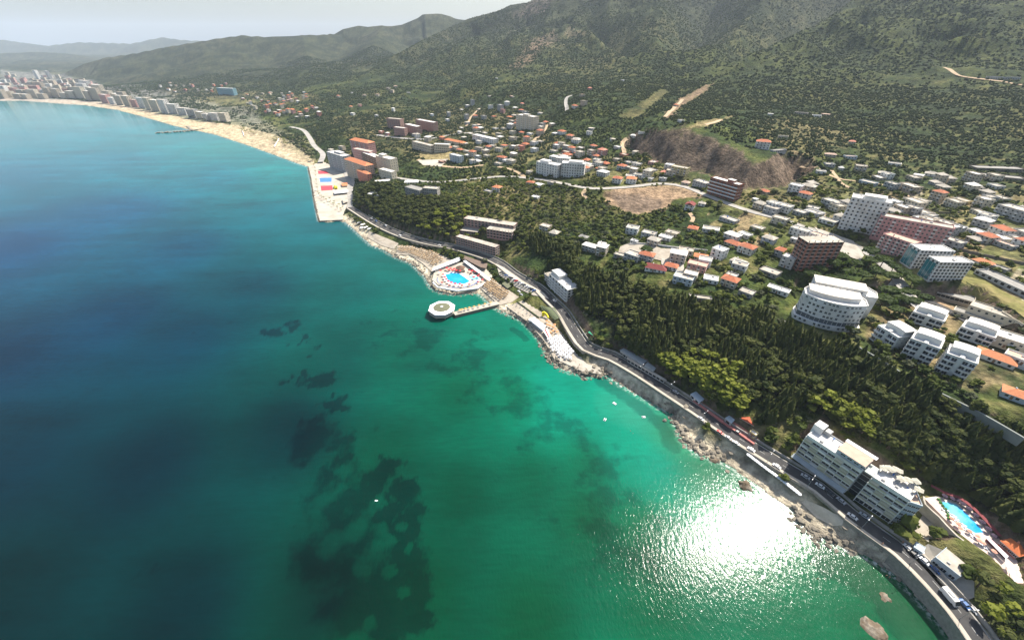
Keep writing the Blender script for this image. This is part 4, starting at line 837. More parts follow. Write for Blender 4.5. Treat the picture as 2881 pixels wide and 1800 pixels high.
curved_body('glazed_band', pr(1.15), 15.2, fh*1.0+.02, fh*1.95, DKB, rh); curved_body('parapet_ring', pr(1.45), 15.1, fh*5.2, fh*5.45, WHITE, rh)
flat_roof(rh, pl1, fh*6, SLABW, WHITE, clutter=0)
inn = [(x*.86+W_*.05, y*.5+3.2) for x, y in pr(2.5)]; pi_ = inn+[(inn[-1][0], 13.5), (inn[0][0], 13.5)]
part('attic_storey', MB().prism(pi_, fh*6-.2, fh*6.9).mesh('attic_storey', WHITE), rh); part('attic_roof', MB().prism([(x+(.35 if x > W_/2 else -.35), y+(.3 if y > 8 else -.4)) for x, y in pi_], fh*6.9+.005, fh*6.9+.25, bottom=True).mesh('attic_roof', nodemat('cream_roof_screed', (.60,.55,.48), .9, var=.08, scale=.2)), rh)
for k in range(6):
    pf = pr(1.6 if k else 0); zz = k*fh
    for i in range(len(pf)-1):
        if k == 1: 
            (xa, ya), (xb, yb) = pr(1.15)[i], pr(1.15)[i+1]
            part('mullion', MB().box(-.08, -.12, 0, .08, 0, fh*.9).mesh('mullion', FRAMEW), rh, (xa, ya, zz+.05), math.atan2(yb-ya, xb-xa)); continue
        (xa, ya), (xb, yb) = pf[i], pf[i+1]; seg = math.hypot(xb-xa, yb-ya); m = max(1, int(seg/1.9)); an = math.atan2(yb-ya, xb-xa)
        for j in range(m):
            if (i*3+j+k) % 5 == 4: continue
            q = (j+.5)/m; part('window', win_mesh(1.5, 1.75), rh, (xa+(xb-xa)*q, ya+(yb-ya)*q, zz+fh*.28), an)
    for side, a in ((W_-1.6, math.pi/2), (1.6, -math.pi/2)):
        for j in range(3): part('window', win_mesh(1.5, 1.75), rh, (side, 3+j*2.3, zz+fh*.28), a) if k != 1 else None
    if k > 1:
        mbb = MB(); pb = pr(.75)
        for i in (3, 4, 8, 9): part('balcony', MB().add([(*pr(1.6)[i], zz), (*pr(1.6)[i+1], zz), (*pb[i+1], zz), (*pb[i], zz)]+[(*pb[i+1], zz+.9), (*pb[i], zz+.9), (*pr(1.6)[i], zz+.9), (*pr(1.6)[i+1], zz+.9)], [(0,1,2,3),(3,2,4,5),(0,3,5,6),(2,1,7,4)]).mesh('balcony', WHITE), rh)
# rear wing
rw = thing('rear_hotel_wing', 'rear wing of the rounded white hotel, its plain side wall lit by the sun', 'hotel', (*(P0[:2]+v*17+u*(W_*.18)), z0), math.atan2(u[1], u[0])); KW = W_*.98
pw = [(KW*t_, -2.0*math.sin(math.pi*t_)) for t_ in np.linspace(0, 1, 9)]; plw = pw+[(KW+1, 9), (KW-3, 15), (2, 15)]
part('wall', MB().prism(plw, -4, fh*5.9-.3).mesh('wall', WHITE), rw); flat_roof(rw, plw, fh*5.9, SLABW, WHITE, clutter=3, rnd=random.Random(2))
part('attic_storey', MB().box(KW*.04, 1.5, fh*5.9-.2, KW*.84, 13.5, fh*6.9).mesh('attic_storey', WHITE), rw); part('attic_roof', MB().box(KW*.04-.3, 1.2, fh*6.9+.005, KW*.84+.4, 13.8, fh*6.9+.25, bottom=True).mesh('attic_roof', MATS['cream_roof_screed']), rw)
for k in range(6):
    for j in range(4): part('window', win_mesh(1.2, 1.35), rw, (KW+.25+.0*j+.15*j, 1.5+j*2.2, k*fh+1), math.pi/2-.1)
for k in range(7): part('window', win_mesh(1.2, 1.2), rw, (KW*.1+k*KW*.11, 1.5, fh*6.15))
# --- white stepped villas
def villa(a, b, floors, label, depth=15, zoff=0):
    A = G(*a); B = G(*b); A = A[:2]; B = B[:2]; u = B-A; wd = np.linalg.norm(u); u /= wd; v = np.array([-u[1], u[0]])
    zz = float(min(H(*A), H(*B)))+zoff; t = thing('terraced_villa', label, 'apartment block', (*A, zz), math.atan2(u[1], u[0]), 'white stepped apartment blocks in two rows'); FOOT.append((np.array([A, B, B+v*depth, A+v*depth]), 2))
    fh = 3.15; half = wd/2
    SH = nodemat('pale_grey_render', (.60,.61,.58), .75, var=.06)
    for s, (x0, x1, fl) in enumerate(((0, half-.9, floors), (half+.9, wd, floors-.0))):
        part('wall', MB().box(x0, 2.2, -4, x1, depth, fl*fh-.3).mesh('wall', SH), t)
        flat_roof(t, [(x0,2.2),(x1,2.2),(x1,depth),(x0,depth)], fl*fh, SLABW, WHITE, par=.5)
        for k in range(int(fl)):
            n = 7; arc = [(x0+(x1-x0)*i/(n-1), 2.2-1.5-.75*math.sin(math.pi*i/(n-1))) for i in range(n)]
            mb = MB(); mb.prism(arc+[(x1, 2.19), (x0, 2.19)], k*fh-.22, k*fh-.02, bottom=True)
            for i in range(n-1): mb.add([(*arc[i], k*fh-.02), (*arc[i+1], k*fh-.02), (*arc[i+1], k*fh+.75), (*arc[i], k*fh+.75)], [(0,1,2,3)])
            part('balcony', mb.mesh('balcony', WHITE), t)
            for i in range(2): part('window', win_mesh(round((x1-x0)/2-.5, 1), 2.2), t, (x0+(x1-x0)*(i*.5+.25), 2.2, k*fh+.1))
            for i in range(3): part('window', win_mesh(1.2, 1.2), t, ((0 if s == 0 else wd), 4.2+i*3.4, k*fh+1), -math.pi/2 if s == 0 else math.pi/2)
    part('stair_tower', MB().box(half-.9, 1.6, -4, half+.9, depth-.5, floors*fh+.9).mesh('stair_tower', SH), t)
    part('upper_storey', MB().box(1.2, 6.5, floors*fh-.2, wd-1.2, depth-.6, floors*fh+2.7).mesh('upper_storey', SH), t)
    part('barrel_roof', MB().prism([(x, z) for x, z in [(.8, 0), (wd-.8, 0), (wd-.8, .25)]+[(wd/2+math.cos(a)*(wd/2-.8), .25+.6*math.sin(a)) for a in np.linspace(.15, math.pi-.15, 9)]+[(.8, .25)]], 0, depth-6.6).mesh('barrel_roof', SLABW), t)
    r = [c for c in KIDS[t.name] if c.name.startswith('barrel_roof')][-1]; r.rotation_euler = (math.pi/2, 0, 0); r.location = (0, depth-.1, floors*fh+2.71)
    return t
villa((2441,950),(2496,986), 3, 'leftmost white stepped apartment block, beside the rounded hotel, three balcony storeys')
villa((2528,1003),(2608,1034), 4, 'middle front white stepped apartment block with curved balconies above the retaining wall')
villa((2624,1046),(2708,1078), 4, 'right front white stepped apartment block with curved balconies, above the dark red yard')
villa((2550,905),(2636,935), 2, 'rear left white stepped apartment block with barrel roof, behind the leftmost block', zoff=1); villa((2682,948),(2776,982), 2, 'rear right white stepped apartment block with barrel roof, beside the dirt lane', zoff=1)

# --- other large blocks: label, category, base corners, top-left roof pixel
def tall(name, label, a, b, top, depth, floors, cat='apartment block', **kw):
    h = fit_h(a, top); h = max(2.6*floors, min(h, 4.4*floors)); return at_px(name, label, cat, a, b, depth, floors, fh=h/floors, **kw)
tall('apartment_tower', 'tall white apartment tower of nine storeys with balcony columns, right of the upper road', (2355,643),(2460,664),(2398,556), 15, 9, wall=WHITE, roofmat=SLABW, bays=8, balcony=dict(every=2, w=2.8, rail=RAILW), penthouse=(.3,.2,.85,.8,2.8), side_bays=4, clutter=2, near=False)
tall('pink_apartment_block', 'front wing of the dark pink apartment complex with pale balcony bays', (2458,706),(2546,728),(2480,662), 11, 5, wall=nodemat('rose_render', (.50,.27,.25), .8, var=.15, scale=.3), roofmat=ROOFP, bays=8, balcony=dict(every=2, w=2.4), clutter=2, near=False)
tall('pink_apartment_block', 'long rear wing of the dark pink apartment complex under a pale roof', (2444,672),(2650,700),(2475,615), 11, 6, wall=MATS['rose_render'], roofmat=CONCL, bays=16, balcony=dict(every=3, w=2.6), clutter=3, near=False)
tall('brick_shell_block', 'unfinished apartment block of bare concrete slabs with brick infill and no roof tiles', (2240,764),(2338,757),(2286,690), 13, 8, wall=BRICK, trim=CONCL, roof='frame', bays=6, win=(2.6,2.0), glass=VOID, near=False)
wt = dict(roofmat=SLABW, wall=WHITE, near=False, clutter=4, trim=BLUEW)
for lab, a, b, top in (('white apartment block with a teal glass front, the one further from the pines', (2530,737),(2560,757),(2543,708)), ('white apartment block with a teal glass front, the nearer one beside the pines', (2579,772),(2609,793),(2597,733))):
    t = tall('glass_front_block', lab, a, b, top, 24, 6, bays=3, side_bays=9, win=(1.6,1.5), **wt); L_ = [c for c in KIDS[t.name] if c.name.startswith('wall')][0]; bb = L_.dimensions
    Hh = max(vv.co.z for vv in L_.data.vertices); Wd = max(vv.co.x for vv in L_.data.vertices)
    part('glass_front', MB().box(.3, -.25, 1.2, Wd*.86, -.14, Hh-1.4).mesh('glass_front', TEAL), t)
    for i in range(4): part('glazing_bar', MB().box(.3+i*(Wd*.86-.3)/3-.06, -.32, 1.2, .3+i*(Wd*.86-.3)/3+.06, -.26, Hh-1.4).mesh('glazing_bar', FRAMEW), t)
tall('red_apartment_block', 'five-storey dark red apartment block with white balcony stripes at the road bend', (1987,545),(2064,568),(1998,500), 10, 5, wall=BRICK, trim=WHITE, roofmat=SLABW, bays=8, balcony=dict(full=True, split=2, rail=RAILW), clutter=4, penthouse=(.55,.3,.75,.8,2.4), near=False)
at_px('grey_annex', 'two-storey grey building with a pale flat roof, left of the dark red block', 'building', (1946,524),(1982,530), 11, 2, wall=GREYW, roofmat=SLAB)
tall('beige_tower', 'lone cream apartment tower of seven storeys standing over the hillside town', (1452,366),(1500,367),(1451,327), 16, 7, wall=CREAM, roofmat=SLABW, bays=8, balcony=dict(every=2, w=2.6), penthouse=(.3,.3,.6,.7,2.5), near=False)
tall('white_apartment_block', 'left one of two white apartment blocks with balconies beside the upper road', (1508,492),(1566,502),(1507,457), 13, 5, wall=WHITE, roofmat=SLABW, bays=8, balcony=dict(every=2, w=2.6), penthouse=(.1,.3,.5,.9,2.4), near=False)
tall('white_apartment_block', 'right one of two white apartment blocks beside the upper road, terrace on its roof', (1578,500),(1642,498),(1585,463), 14, 5, wall=WHITE, roofmat=SLABW, bays=9, balcony=dict(every=2, w=2.6), penthouse=(.3,.2,.9,.8,2.4), near=False)
at_px('pale_apartment_block', 'pale four-storey block standing behind the two white apartment blocks', 'apartment block', (1562,470),(1600,470), 12, 4, wall=WHITE, roofmat=SLABW, bays=6)
# town cluster behind the quay
tall('grey_apartment_block', 'grey nine-storey apartment block nearest the beach, pale roof', (929,472),(974,487),(928,430), 16, 8, wall=GREYW, trim=WHITE, roofmat=SLABW, bays=7, balcony=dict(every=2, w=2.4), near=False, z=5, penthouse=(.3,.4,.7,.9,3))
tall('orange_roof_block', 'brown-pink apartment block with bright orange tiled roof behind the coloured courts', (979,497),(1034,504),(980,452), 16, 7, wall=BEIGE, trim=PINK, roof='hip', roofmat=ORANGE, bays=8, balcony=dict(every=3, w=2.4), near=False, z=6)
tall('pink_tower_block', 'tall pink stepped apartment block behind the grey and orange-roofed ones', (992,436),(1040,440),(985,397), 18, 8, wall=PINK, trim=BEIGE, roof='hip', roofmat=ORANGE, bays=8, balcony=dict(every=2, w=2.4), near=False)
tall('pink_tower_block', 'lower pink apartment block in front of the tall pink one, pale parapet', (1000,462),(1046,464),(998,422), 12, 6, wall=PINK, trim=WHITE, roofmat=SLAB, bays=7, near=False)
tall('brown_apartment_block', 'dark brown apartment block with white floor lines, right of the orange roof', (1024,466),(1064,474),(1022,433), 14, 6, wall=nodemat('brown_render', (.17,.12,.09), .85, var=.15), trim=WHITE, roofmat=SLABW, bays=6, near=False)
tall('terraced_apartment_block', 'beige stepped apartment block at the right end of the town cluster', (1064,484),(1104,490),(1066,440), 14, 6, wall=CREAM, trim=BEIGE, roofmat=SLABW, bays=6, penthouse=(.1,.3,.4,.9,3), near=False)
tall('seafront_annex', 'small salmon block with arches in front of the orange-roofed block', (1010,510),(1036,511),(1008,484), 8, 4, wall=SALMON, roof='hip', roofmat=ORANGE, bays=4, near=False)
tall('low_terrace_block', 'low beige block with white arcade beside the pine headland', (1070,503),(1104,506),(1070,477), 10, 3, wall=CREAM, trim=WHITE, roofmat=SLABW, bays=5, near=False)
for i, (a, b, top, fl, dp, rm, lab) in enumerate([((1091,361),(1128,363),(1090,334),8,14,SLAB,'leftmost and tallest of four reddish-brown blocks on the hill'), ((1110,382),(1140,384),(1108,359),4,10,SLABW,'small low reddish block in front of the other reddish ones'),
        ((1140,373),(1174,380),(1142,350),5,14,SLABW,'middle reddish-brown block of the group on the hill'), ((1172,363),(1221,371),(1166,338),6,13,SLABW,'long pink-brown block at the right end of the group on the hill')]):
    tall('reddish_block', lab, a, b, top, dp, fl, wall=nodemat('pinkish_brown_render', (.36,.22,.18), .85, var=.12), trim=BEIGE, roofmat=rm, bays=6, near=False)
tall('school', 'left wing of the long cream school building with rows of tall windows', (1161,420),(1213,431),(1160,398), 11, 3, cat='school', wall=CREAM, roofmat=SLAB, bays=12, win=(1.8,2.2), near=False, group='wings of the school')
tall('school', 'right wing of the long cream school building, nearer the pale yard', (1222,430),(1264,427),(1222,404), 11, 3, cat='school', wall=CREAM, roofmat=SLABW, bays=8, win=(1.8,2.2), near=False, group='wings of the school')
at_px('orange_roof_hall', 'long orange-tiled house behind the school with dark cypresses in front', 'building', (1250,404),(1302,411), 11, 2, wall=CREAM, roof='hip', roofmat=ORANGE, bays=10)
at_px('long_white_building', 'long white building with blue shadow stripes right of the orange-roofed hall', 'building', (1329,394),(1388,407), 13, 3, wall=WHITE, roofmat=SLABW, bays=12)
tall('bluish_block', 'small blue-grey four-storey block on a pale yard below the hillside town', (1266,456),(1294,460),(1266,436), 9, 4, wall=BLUEW, roofmat=SLABW, bays=4, near=False)
# unfinished hotel behind the coast road
tall('unfinished_hotel_wing', 'long front wing of the unfinished pink hotel, rows of empty openings above the road', (1284,690),(1394,724),(1285,664), 8, 4, cat='hotel', wall=nodemat('dusty_pink_concrete', (.33,.21,.18), .9, var=.15), trim=CONCL, roofmat=CONCL, bays=16, win=(2.4,2.0), glass=VOID, near=False, side_bays=2, clutter=0, par=.15)
at_px('unfinished_hotel_wing', 'low rear left wing of the unfinished pink hotel with pale roof slab', 'hotel', (1295,661),(1345,668), 12, 2, wall=MATS['dusty_pink_concrete'], trim=CONCL, roofmat=CONCL, bays=8, win=(2.4,2.0), glass=VOID, near=False, par=.15, clutter=0)
at_px('unfinished_hotel_wing', 'stepped rear right wing of the unfinished pink hotel with open bays', 'hotel', (1370,670),(1440,676), 12, 3, wall=MATS['dusty_pink_concrete'], trim=CONCL, roof='frame', roofmat=CONCL, bays=8, win=(2.6,2.1), glass=VOID, near=False, fh=3.4)
at_px('unfinished_hotel_wing', 'long pale rear roof slab of the unfinished pink hotel, furthest from the road', 'hotel', (1306,640), (1446,652), 11, 3, wall=MATS['dusty_pink_concrete'], trim=CONCL, roofmat=CONCL, bays=14, win=(2.4,2.0), glass=VOID, near=False, par=.15, clutter=3)
# balcony hotel at the road bend
tall('white_bend_hotel', 'white five-storey hotel with balcony rows and a roof stair tower, beside the coast road bend', (1543,806),(1594,851),(1560,770), 12, 5, cat='hotel', wall=WHITE, trim=GREYW, roofmat=SLABW, bays=6, win=(2.1,1.9), balcony=dict(full=True, split=1, rail=RAILW), penthouse=(.0,.25,.4,.95,3.4), clutter=3, z=7.3)
p_ = G(1538,800)
at_px('shell_annex', 'low ruined annex with small openings left of the white bend hotel', 'building', (1530,790),(1545,806), 8, 3, wall=GREYW, trim=CONCL, roof='frame', bays=3, glass=VOID, near=False)
tall('ruined_villa_hotel', 'grey roofless hotel with empty windows on the wooded headland', (1142,553),(1182,560),(1143,528), 13, 3, cat='hotel', wall=CONC, roofmat=ROOFG, bays=8, glass=VOID, near=False)
tall('ruined_villa_hotel', 'right wing of the roofless hotel on the wooded headland', (1191,556),(1231,553),(1190,533), 11, 3, cat='hotel', wall=CONC, roofmat=SLAB, bays=7, glass=VOID, near=False)
at_px('headland_house', 'low white house at the seaward edge of the wooded headland', 'house', (1036,556),(1066,552), 9, 1, wall=WHITE, roofmat=SLABW)
at_px('hall_roof_house', 'long pale flat-roofed hall at the top of the wooded headland', 'building', (1058,522),(1100,512), 12, 1, wall=CONCL, roofmat=SLABW)
at_px('hall_roof_house', 'white gabled restaurant beside the bend of the upper road', 'building', (1138,520),(1176,518), 10, 1, wall=WHITE, roof='hip', roofmat=SLABW)

# ================================================================ small houses, one entry each
LM = [('the rounded white hotel',2350,880),('the tall white tower',2400,600),('the pink apartment complex',2540,680),('the canyon cliff',2000,480),('the dark red block',2030,540),('the two upper-road blocks',1580,480),('the cream tower',1475,345),
      ('the school',1215,415),('the gravel yard',1850,715),('the unfinished brick block',2290,730),('the teal-glass blocks',2590,750),('the reddish blocks',1150,360),('the long shed on the slope',2820,215),('the white stepped villas',2600,1000),('the headland wood',1180,600),('the cliff-edge villa',2143,410),('the orange-roofed town block',1005,490),('the far breakwater',520,370)]
USED = {}
CN = {'white_render': 'white', 'cream_render': 'cream', 'beige_render': 'beige', 'pink_render': 'pink', 'salmon_render': 'salmon', 'grey_render': 'grey', 'yellow_render': 'yellow', 'pale_blue_render': 'pale blue', 'raw_concrete': 'bare concrete', 'red_brick': 'brick', 'pale_concrete': 'pale concrete'}
RN = {'terracotta_tiles': 'terracotta roof', 'orange_tiles': 'orange roof', 'dark_red_tiles': 'dark red roof', 'flat_roof_screed': 'flat grey roof', 'white_roof_membrane': 'flat white roof', 'grey_roof_felt': 'dark flat roof', 'pinkish_roof_screed': 'flat pinkish roof', 'pale_concrete': 'bare slab roof'}
def where(px, py, lms=LM):
    c = sorted((math.hypot(px-x, (py-y)*1.3), nm, x, y) for nm, x, y in lms)[0]; dx, dy = px-c[2], py-c[3]
    dirn = ('right of' if dx > 0 else 'left of') if abs(dx) > abs(dy)*1.6 else ('below' if dy > 0 else 'above')
    return dirn, c[1], c[0]
ORD = ['', 'second nearest ', 'third nearest ', 'fourth nearest ', 'fifth nearest ', 'sixth nearest ', 'seventh nearest ', 'eighth nearest ', 'ninth nearest ']
HOUSES = []   # collected, sorted by distance to the landmark so that the label can count them off
W_,C_,B_,P_,S_,G_,Y_,L_,K_,R_ = WHITE,CREAM,BEIGE,PINK,SALMON,GREYW,YELL,BLUEW,CONC,BRICK
HL = [(1819,674,13,9,2,G_,'flat',SLAB),(1867,677,12,8,1,W_,'flat',SLABW),(1637,676,9,7,1,G_,'hip',ROOFG),(1781,687,7,5,1,W_,'flat',SLABW),(1997,656,15,10,1,W_,'flat',SLAB),(2042,626,17,9,1,G_,'flat',SLAB),(2123,650,11,8,1,C_,'flat',SLAB),(2088,668,11,7,1,W_,'flat',SLABW),
 (2153,688,10,9,2,L_,'hip',SLAB),(2055,694,14,9,1,C_,'hip',TERRA),(2010,730,10,10,3,W_,'flat',SLABW),(1969,733,11,8,1,W_,'hip',ORANGE),(1955,765,15,9,2,P_,'flat',ROOFP),(1842,766,17,10,1,W_,'hip',DKRED),(1916,802,15,10,2,L_,'flat',SLAB),(1997,798,11,9,1,W_,'flat',SLABW),
 (2156,776,14,10,1,K_,'flat',CONCL),(2053,785,8,6,1,G_,'flat',SLAB),(2093,834,10,8,1,K_,'flat',CONCL),(2183,826,15,7,1,W_,'flat',SLABW),(1968,850,16,5,1,K_,'flat',CONCL),(2196,596,14,10,2,W_,'flat',SLAB),(2275,606,13,9,1,W_,'flat',SLAB),(1936,592,9,9,2,W_,'gable',DKRED),(1972,580,7,5,1,W_,'hip',SLAB),
 (2185,632,13,9,2,C_,'flat',SLAB),(2240,664,15,9,2,W_,'flat',SLAB),(2290,680,13,8,2,W_,'flat',ROOFP),(2236,684,10,6,1,W_,'flat',SLABW),(2262,694,8,5,1,C_,'hip',ORANGE),(1738,727,9,6,1,K_,'flat',CONCL),(1690,694,7,5,1,W_,'hip',SLABW),
 (2143,420,17,11,3,W_,'hip',TERRA),(2192,432,22,6,1,G_,'flat',CONCL),(2201,390,13,6,1,C_,'flat',SLAB),(2297,330,15,9,1,W_,'flat',SLABW),(2320,326,13,8,1,B_,'flat',ROOFP),(2252,322,22,9,1,K_,'flat',SLAB),(2166,325,9,5,1,W_,'flat',SLABW),(2396,405,8,6,1,C_,'hip',SALMON),(2335,442,13,6,1,B_,'hip',ROOFP),
 (2393,448,14,7,1,L_,'flat',ROOFP),(2514,468,13,8,1,W_,'flat',SLAB),(2580,500,9,8,1,W_,'flat',SLABW),(2308,491,10,7,1,W_,'flat',SLAB),(2366,480,5,5,1,W_,'hip',SLABW),(2434,520,16,9,1,L_,'flat',SLAB),(2542,537,19,11,2,B_,'flat',SLAB),(2229,546,12,9,3,W_,'flat',SLABW),(2256,560,11,8,2,W_,'hip',TERRA),
 (2325,584,17,11,2,G_,'flat',SLAB),(2282,607,13,10,1,W_,'flat',SLABW),(2322,630,14,9,1,W_,'flat',SLAB),(2143,545,10,7,1,B_,'hip',TERRA),(2120,567,5,4,1,W_,'flat',SLABW),(2689,570,16,9,1,Y_,'flat',SLAB),(2553,580,18,10,2,C_,'flat',SLAB),(2828,612,22,14,3,G_,'flat',SLAB),(2742,603,16,7,1,C_,'flat',SLAB),
 (2636,628,15,8,1,G_,'flat',SLAB),(2742,664,19,9,1,W_,'flat',SLABW),(2779,683,8,6,1,P_,'flat',ROOFP),(2815,696,13,6,1,G_,'flat',ROOFP),(2860,684,18,7,1,G_,'flat',SLAB),(2752,748,12,8,1,W_,'hip',ORANGE),(2665,698,12,9,2,G_,'flat',SLAB),(2790,760,14,6,1,K_,'flat',ROOFG),
 (1486,489,9,7,1,C_,'flat',SLAB),(1555,453,13,9,2,W_,'hip',SLABW),(1588,439,13,9,2,R_,'flat',SLAB),(1687,439,12,10,3,P_,'hip',SALMON),(1750,441,12,8,1,S_,'flat',CONCL),(1792,432,9,6,1,C_,'flat',SLAB),(1733,419,11,7,1,W_,'flat',SLABW),(1655,381,9,7,2,W_,'flat',SLAB),(1661,366,10,8,1,G_,'flat',SLAB),
 (1616,404,14,11,2,W_,'hip',SLAB),(1697,467,11,9,1,S_,'hip',TERRA),(1744,480,11,9,2,L_,'hip',TERRA),(1690,497,14,10,2,W_,'hip',SLABW),(1733,516,11,9,2,W_,'hip',TERRA),(1774,518,12,9,2,W_,'hip',ORANGE),(1787,468,13,8,1,W_,'flat',SLAB),(1827,486,12,9,1,W_,'flat',SLAB),(1846,460,12,9,1,P_,'flat',CONCL),
 (1866,492,9,8,1,C_,'hip',SALMON),(1906,494,20,10,3,Y_,'flat',SLAB),(1878,478,10,9,2,W_,'flat',SLABW),(1863,510,9,7,1,G_,'flat',SLABW),(1817,508,14,8,1,W_,'flat',ROOFG),(1926,521,9,7,1,B_,'hip',ROOFP),(1503,562,9,7,1,W_,'flat',SLABW),(1394,541,11,9,2,W_,'hip',ORANGE),(1370,545,10,6,1,G_,'flat',SLAB),(1490,520,10,7,1,C_,'hip',TERRA),(1512,527,12,8,1,W_,'hip',SLABW),(1547,520,9,7,1,K_,'flat',SLAB),
 (1612,306,12,9,2,W_,'hip',TERRA),(1638,298,13,9,3,B_,'flat',SLAB),(1633,274,12,9,2,B_,'flat',ROOFP),(1655,255,10,8,2,P_,'hip',SALMON),(1480,318,9,7,1,C_,'flat',SLAB),(1516,322,13,8,1,W_,'hip',SLAB),(1430,333,13,9,1,C_,'hip',ORANGE),(1436,349,16,9,2,B_,'flat',SLAB),(1463,377,11,8,1,W_,'hip',TERRA),(1488,381,12,7,1,W_,'flat',SLABW),
 (1516,403,12,8,1,C_,'flat',SLAB),(1483,394,15,7,1,C_,'flat',SLAB),(1413,366,13,8,1,C_,'flat',SLAB),(1443,391,16,8,1,C_,'flat',SLAB),(1463,427,9,8,3,S_,'flat',SALMON),(1803,377,11,7,1,W_,'flat',SLABW),(1779,387,9,7,1,W_,'hip',SLABW),(1720,396,10,6,1,W_,'flat',SLAB),(1327,298,9,8,5,G_,'flat',SLABW),(1404,314,14,10,5,G_,'flat',SLABW),(1412,320,10,8,3,P_,'flat',ROOFP),
 (1260,330,8,7,4,G_,'flat',SLABW),(1309,338,10,9,4,G_,'flat',SLABW),(1256,343,9,7,2,L_,'flat',SLABW),(1358,338,11,9,3,G_,'flat',SLAB),(1344,355,14,7,1,S_,'flat',ROOFP),(1295,364,14,7,1,C_,'flat',SLABW),(1213,328,9,7,2,L_,'flat',SLABW),(1057,330,8,7,2,W_,'flat',SLABW),(1105,315,8,7,3,W_,'pyramid',SLABW),(990,325,12,8,2,W_,'flat',SLABW),(985,303,10,8,1,C_,'hip',ORANGE),(1010,300,10,8,2,P_,'flat',ROOFP),
 (1090,252,14,9,2,B_,'flat',SLAB),(1102,262,12,9,3,B_,'flat',SLAB),(1114,248,12,8,2,B_,'hip',ROOFP),(1150,263,12,6,1,W_,'flat',SLABW),(1060,271,16,8,2,C_,'flat',ROOFP),(1023,272,13,8,2,C_,'flat',ROOFP),(950,275,12,8,2,C_,'hip',SALMON),(988,263,9,7,1,W_,'flat',SLABW),(1395,222,9,6,1,W_,'flat',SLABW),(1750,228,8,6,1,W_,'flat',SLABW),
 (1436,273,9,6,1,P_,'flat',ROOFP),(1440,275,9,6,1,C_,'flat',SLAB),(1375,273,10,7,1,C_,'flat',SLAB),(1466,295,10,7,1,C_,'hip',SALMON),(1898,300,9,6,1,C_,'hip',TERRA),(1910,345,11,6,1,W_,'flat',SLAB),(1070,378,11,8,2,S_,'flat',SLABW),(1088,382,9,7,2,P_,'flat',SLABW),(928,425,13,8,1,W_,'flat',SLAB),(960,425,12,8,3,B_,'flat',SLAB),
 (1400,428,13,8,2,C_,'flat',SLAB),(1405,448,13,8,1,C_,'hip',TERRA),(1420,458,13,9,1,W_,'flat',SLABW),(1340,450,9,8,2,G_,'flat',SLABW),(1325,462,10,8,2,W_,'flat',SLAB),(1365,443,12,7,1,C_,'flat',SLAB),(1382,415,11,8,1,C_,'flat',SLAB),(1345,426,14,8,2,B_,'flat',SLAB),(1310,430,14,7,1,C_,'flat',SLAB),(1290,375,9,7,1,W_,'hip',SLABW),(1320,380,12,8,1,C_,'flat',SLAB),(1360,378,12,7,1,C_,'flat',SLAB),(1240,395,10,8,2,S_,'hip',ORANGE),
 (1400,380,14,7,1,C_,'flat',SLAB),(1398,466,12,7,1,C_,'flat',SLAB),(1440,435,10,7,1,P_,'flat',SLAB),(1240,460,11,7,1,R_,'flat',ROOFP),(2792,1020,17,9,1,W_,'hip',ORANGE),(2830,985,19,12,2,C_,'flat',SLABW),(2790,915,30,11,1,C_,'flat',CONCL),(2740,905,24,8,1,C_,'flat',ROOFG),(2862,1035,16,8,1,W_,'flat',ROOFP),(2855,1130,12,8,1,L_,'hip',ORANGE),(2840,905,15,10,1,C_,'flat',CONCL)]
rr = random.Random(11)
def poly_scatter(pl, n, sep):
    xs = [p[0] for p in pl]; ys = [p[1] for p in pl]; out = []; tries = 0
    P_n = np.array(pl, float)
    while len(out) < n and tries < n*60:
        tries += 1; x, y = rr.uniform(min(xs), max(xs)), rr.uniform(min(ys), max(ys))
        if inside(np.array([[x, y]]), P_n)[0] and all(math.hypot(x-a, (y-b)*1.8) > sep for a, b in out+[(h[0], h[1]) for h in HL]): out.append((x, y))
    return out
for x, y in poly_scatter([(1100,385),(1290,380),(1480,320),(1620,380),(1640,450),(1500,455),(1330,475),(1200,400)], 55, 11)+poly_scatter([(2060,600),(2280,500),(2600,500),(2881,560),(2881,700),(2560,660),(2100,600)], 52, 21)+poly_scatter([(1500,640),(1700,660),(2000,640),(2230,700),(2200,780),(1980,840),(1700,740)], 22, 26)+poly_scatter([(1600,400),(1740,430),(1830,500),(1700,512),(1600,490)], 14, 14)+poly_scatter([(2300,440),(2700,480),(2881,540),(2600,530),(2350,500)], 10, 30)+poly_scatter([(1290,290),(1480,290),(1480,370),(1280,370)], 16, 15)+poly_scatter([(660,262),(860,262),(900,330),(850,345),(700,310)], 52, 8)+poly_scatter([(420,235),(640,240),(660,262),(450,262)], 18, 10)+poly_scatter([(1480,430),(1700,440),(1930,500),(1700,505)], 8, 15):
    far_ = y < 330 and x < 1000
    HL.append((x, y, rr.uniform(9, 14), rr.uniform(8, 10), rr.choice([1,1,2,2,3]) if not far_ else rr.choice([2,2,3,3,4]), rr.choice([W_,C_,C_,B_,P_,W_,S_] if far_ else [W_,C_,B_,G_]), rr.choice(['flat','flat','hip']), rr.choice([SLABW,SLAB,TERRA,ORANGE,ROOFP] if far_ else [SLAB,SLABW,CONCL,TERRA])))
def size_seen(e): g = G(e[0], e[1]); return e[2]*(1+.5*e[4])/dist(g)
HL.sort(key=size_seen, reverse=True); FARH = HL[285:]; HL = HL[:285]
fmats = []; fm = MB()      # the houses past the three hundred that show largest: one object
def fmi(m):
    if m not in fmats: fmats.append(m)
    return fmats.index(m)
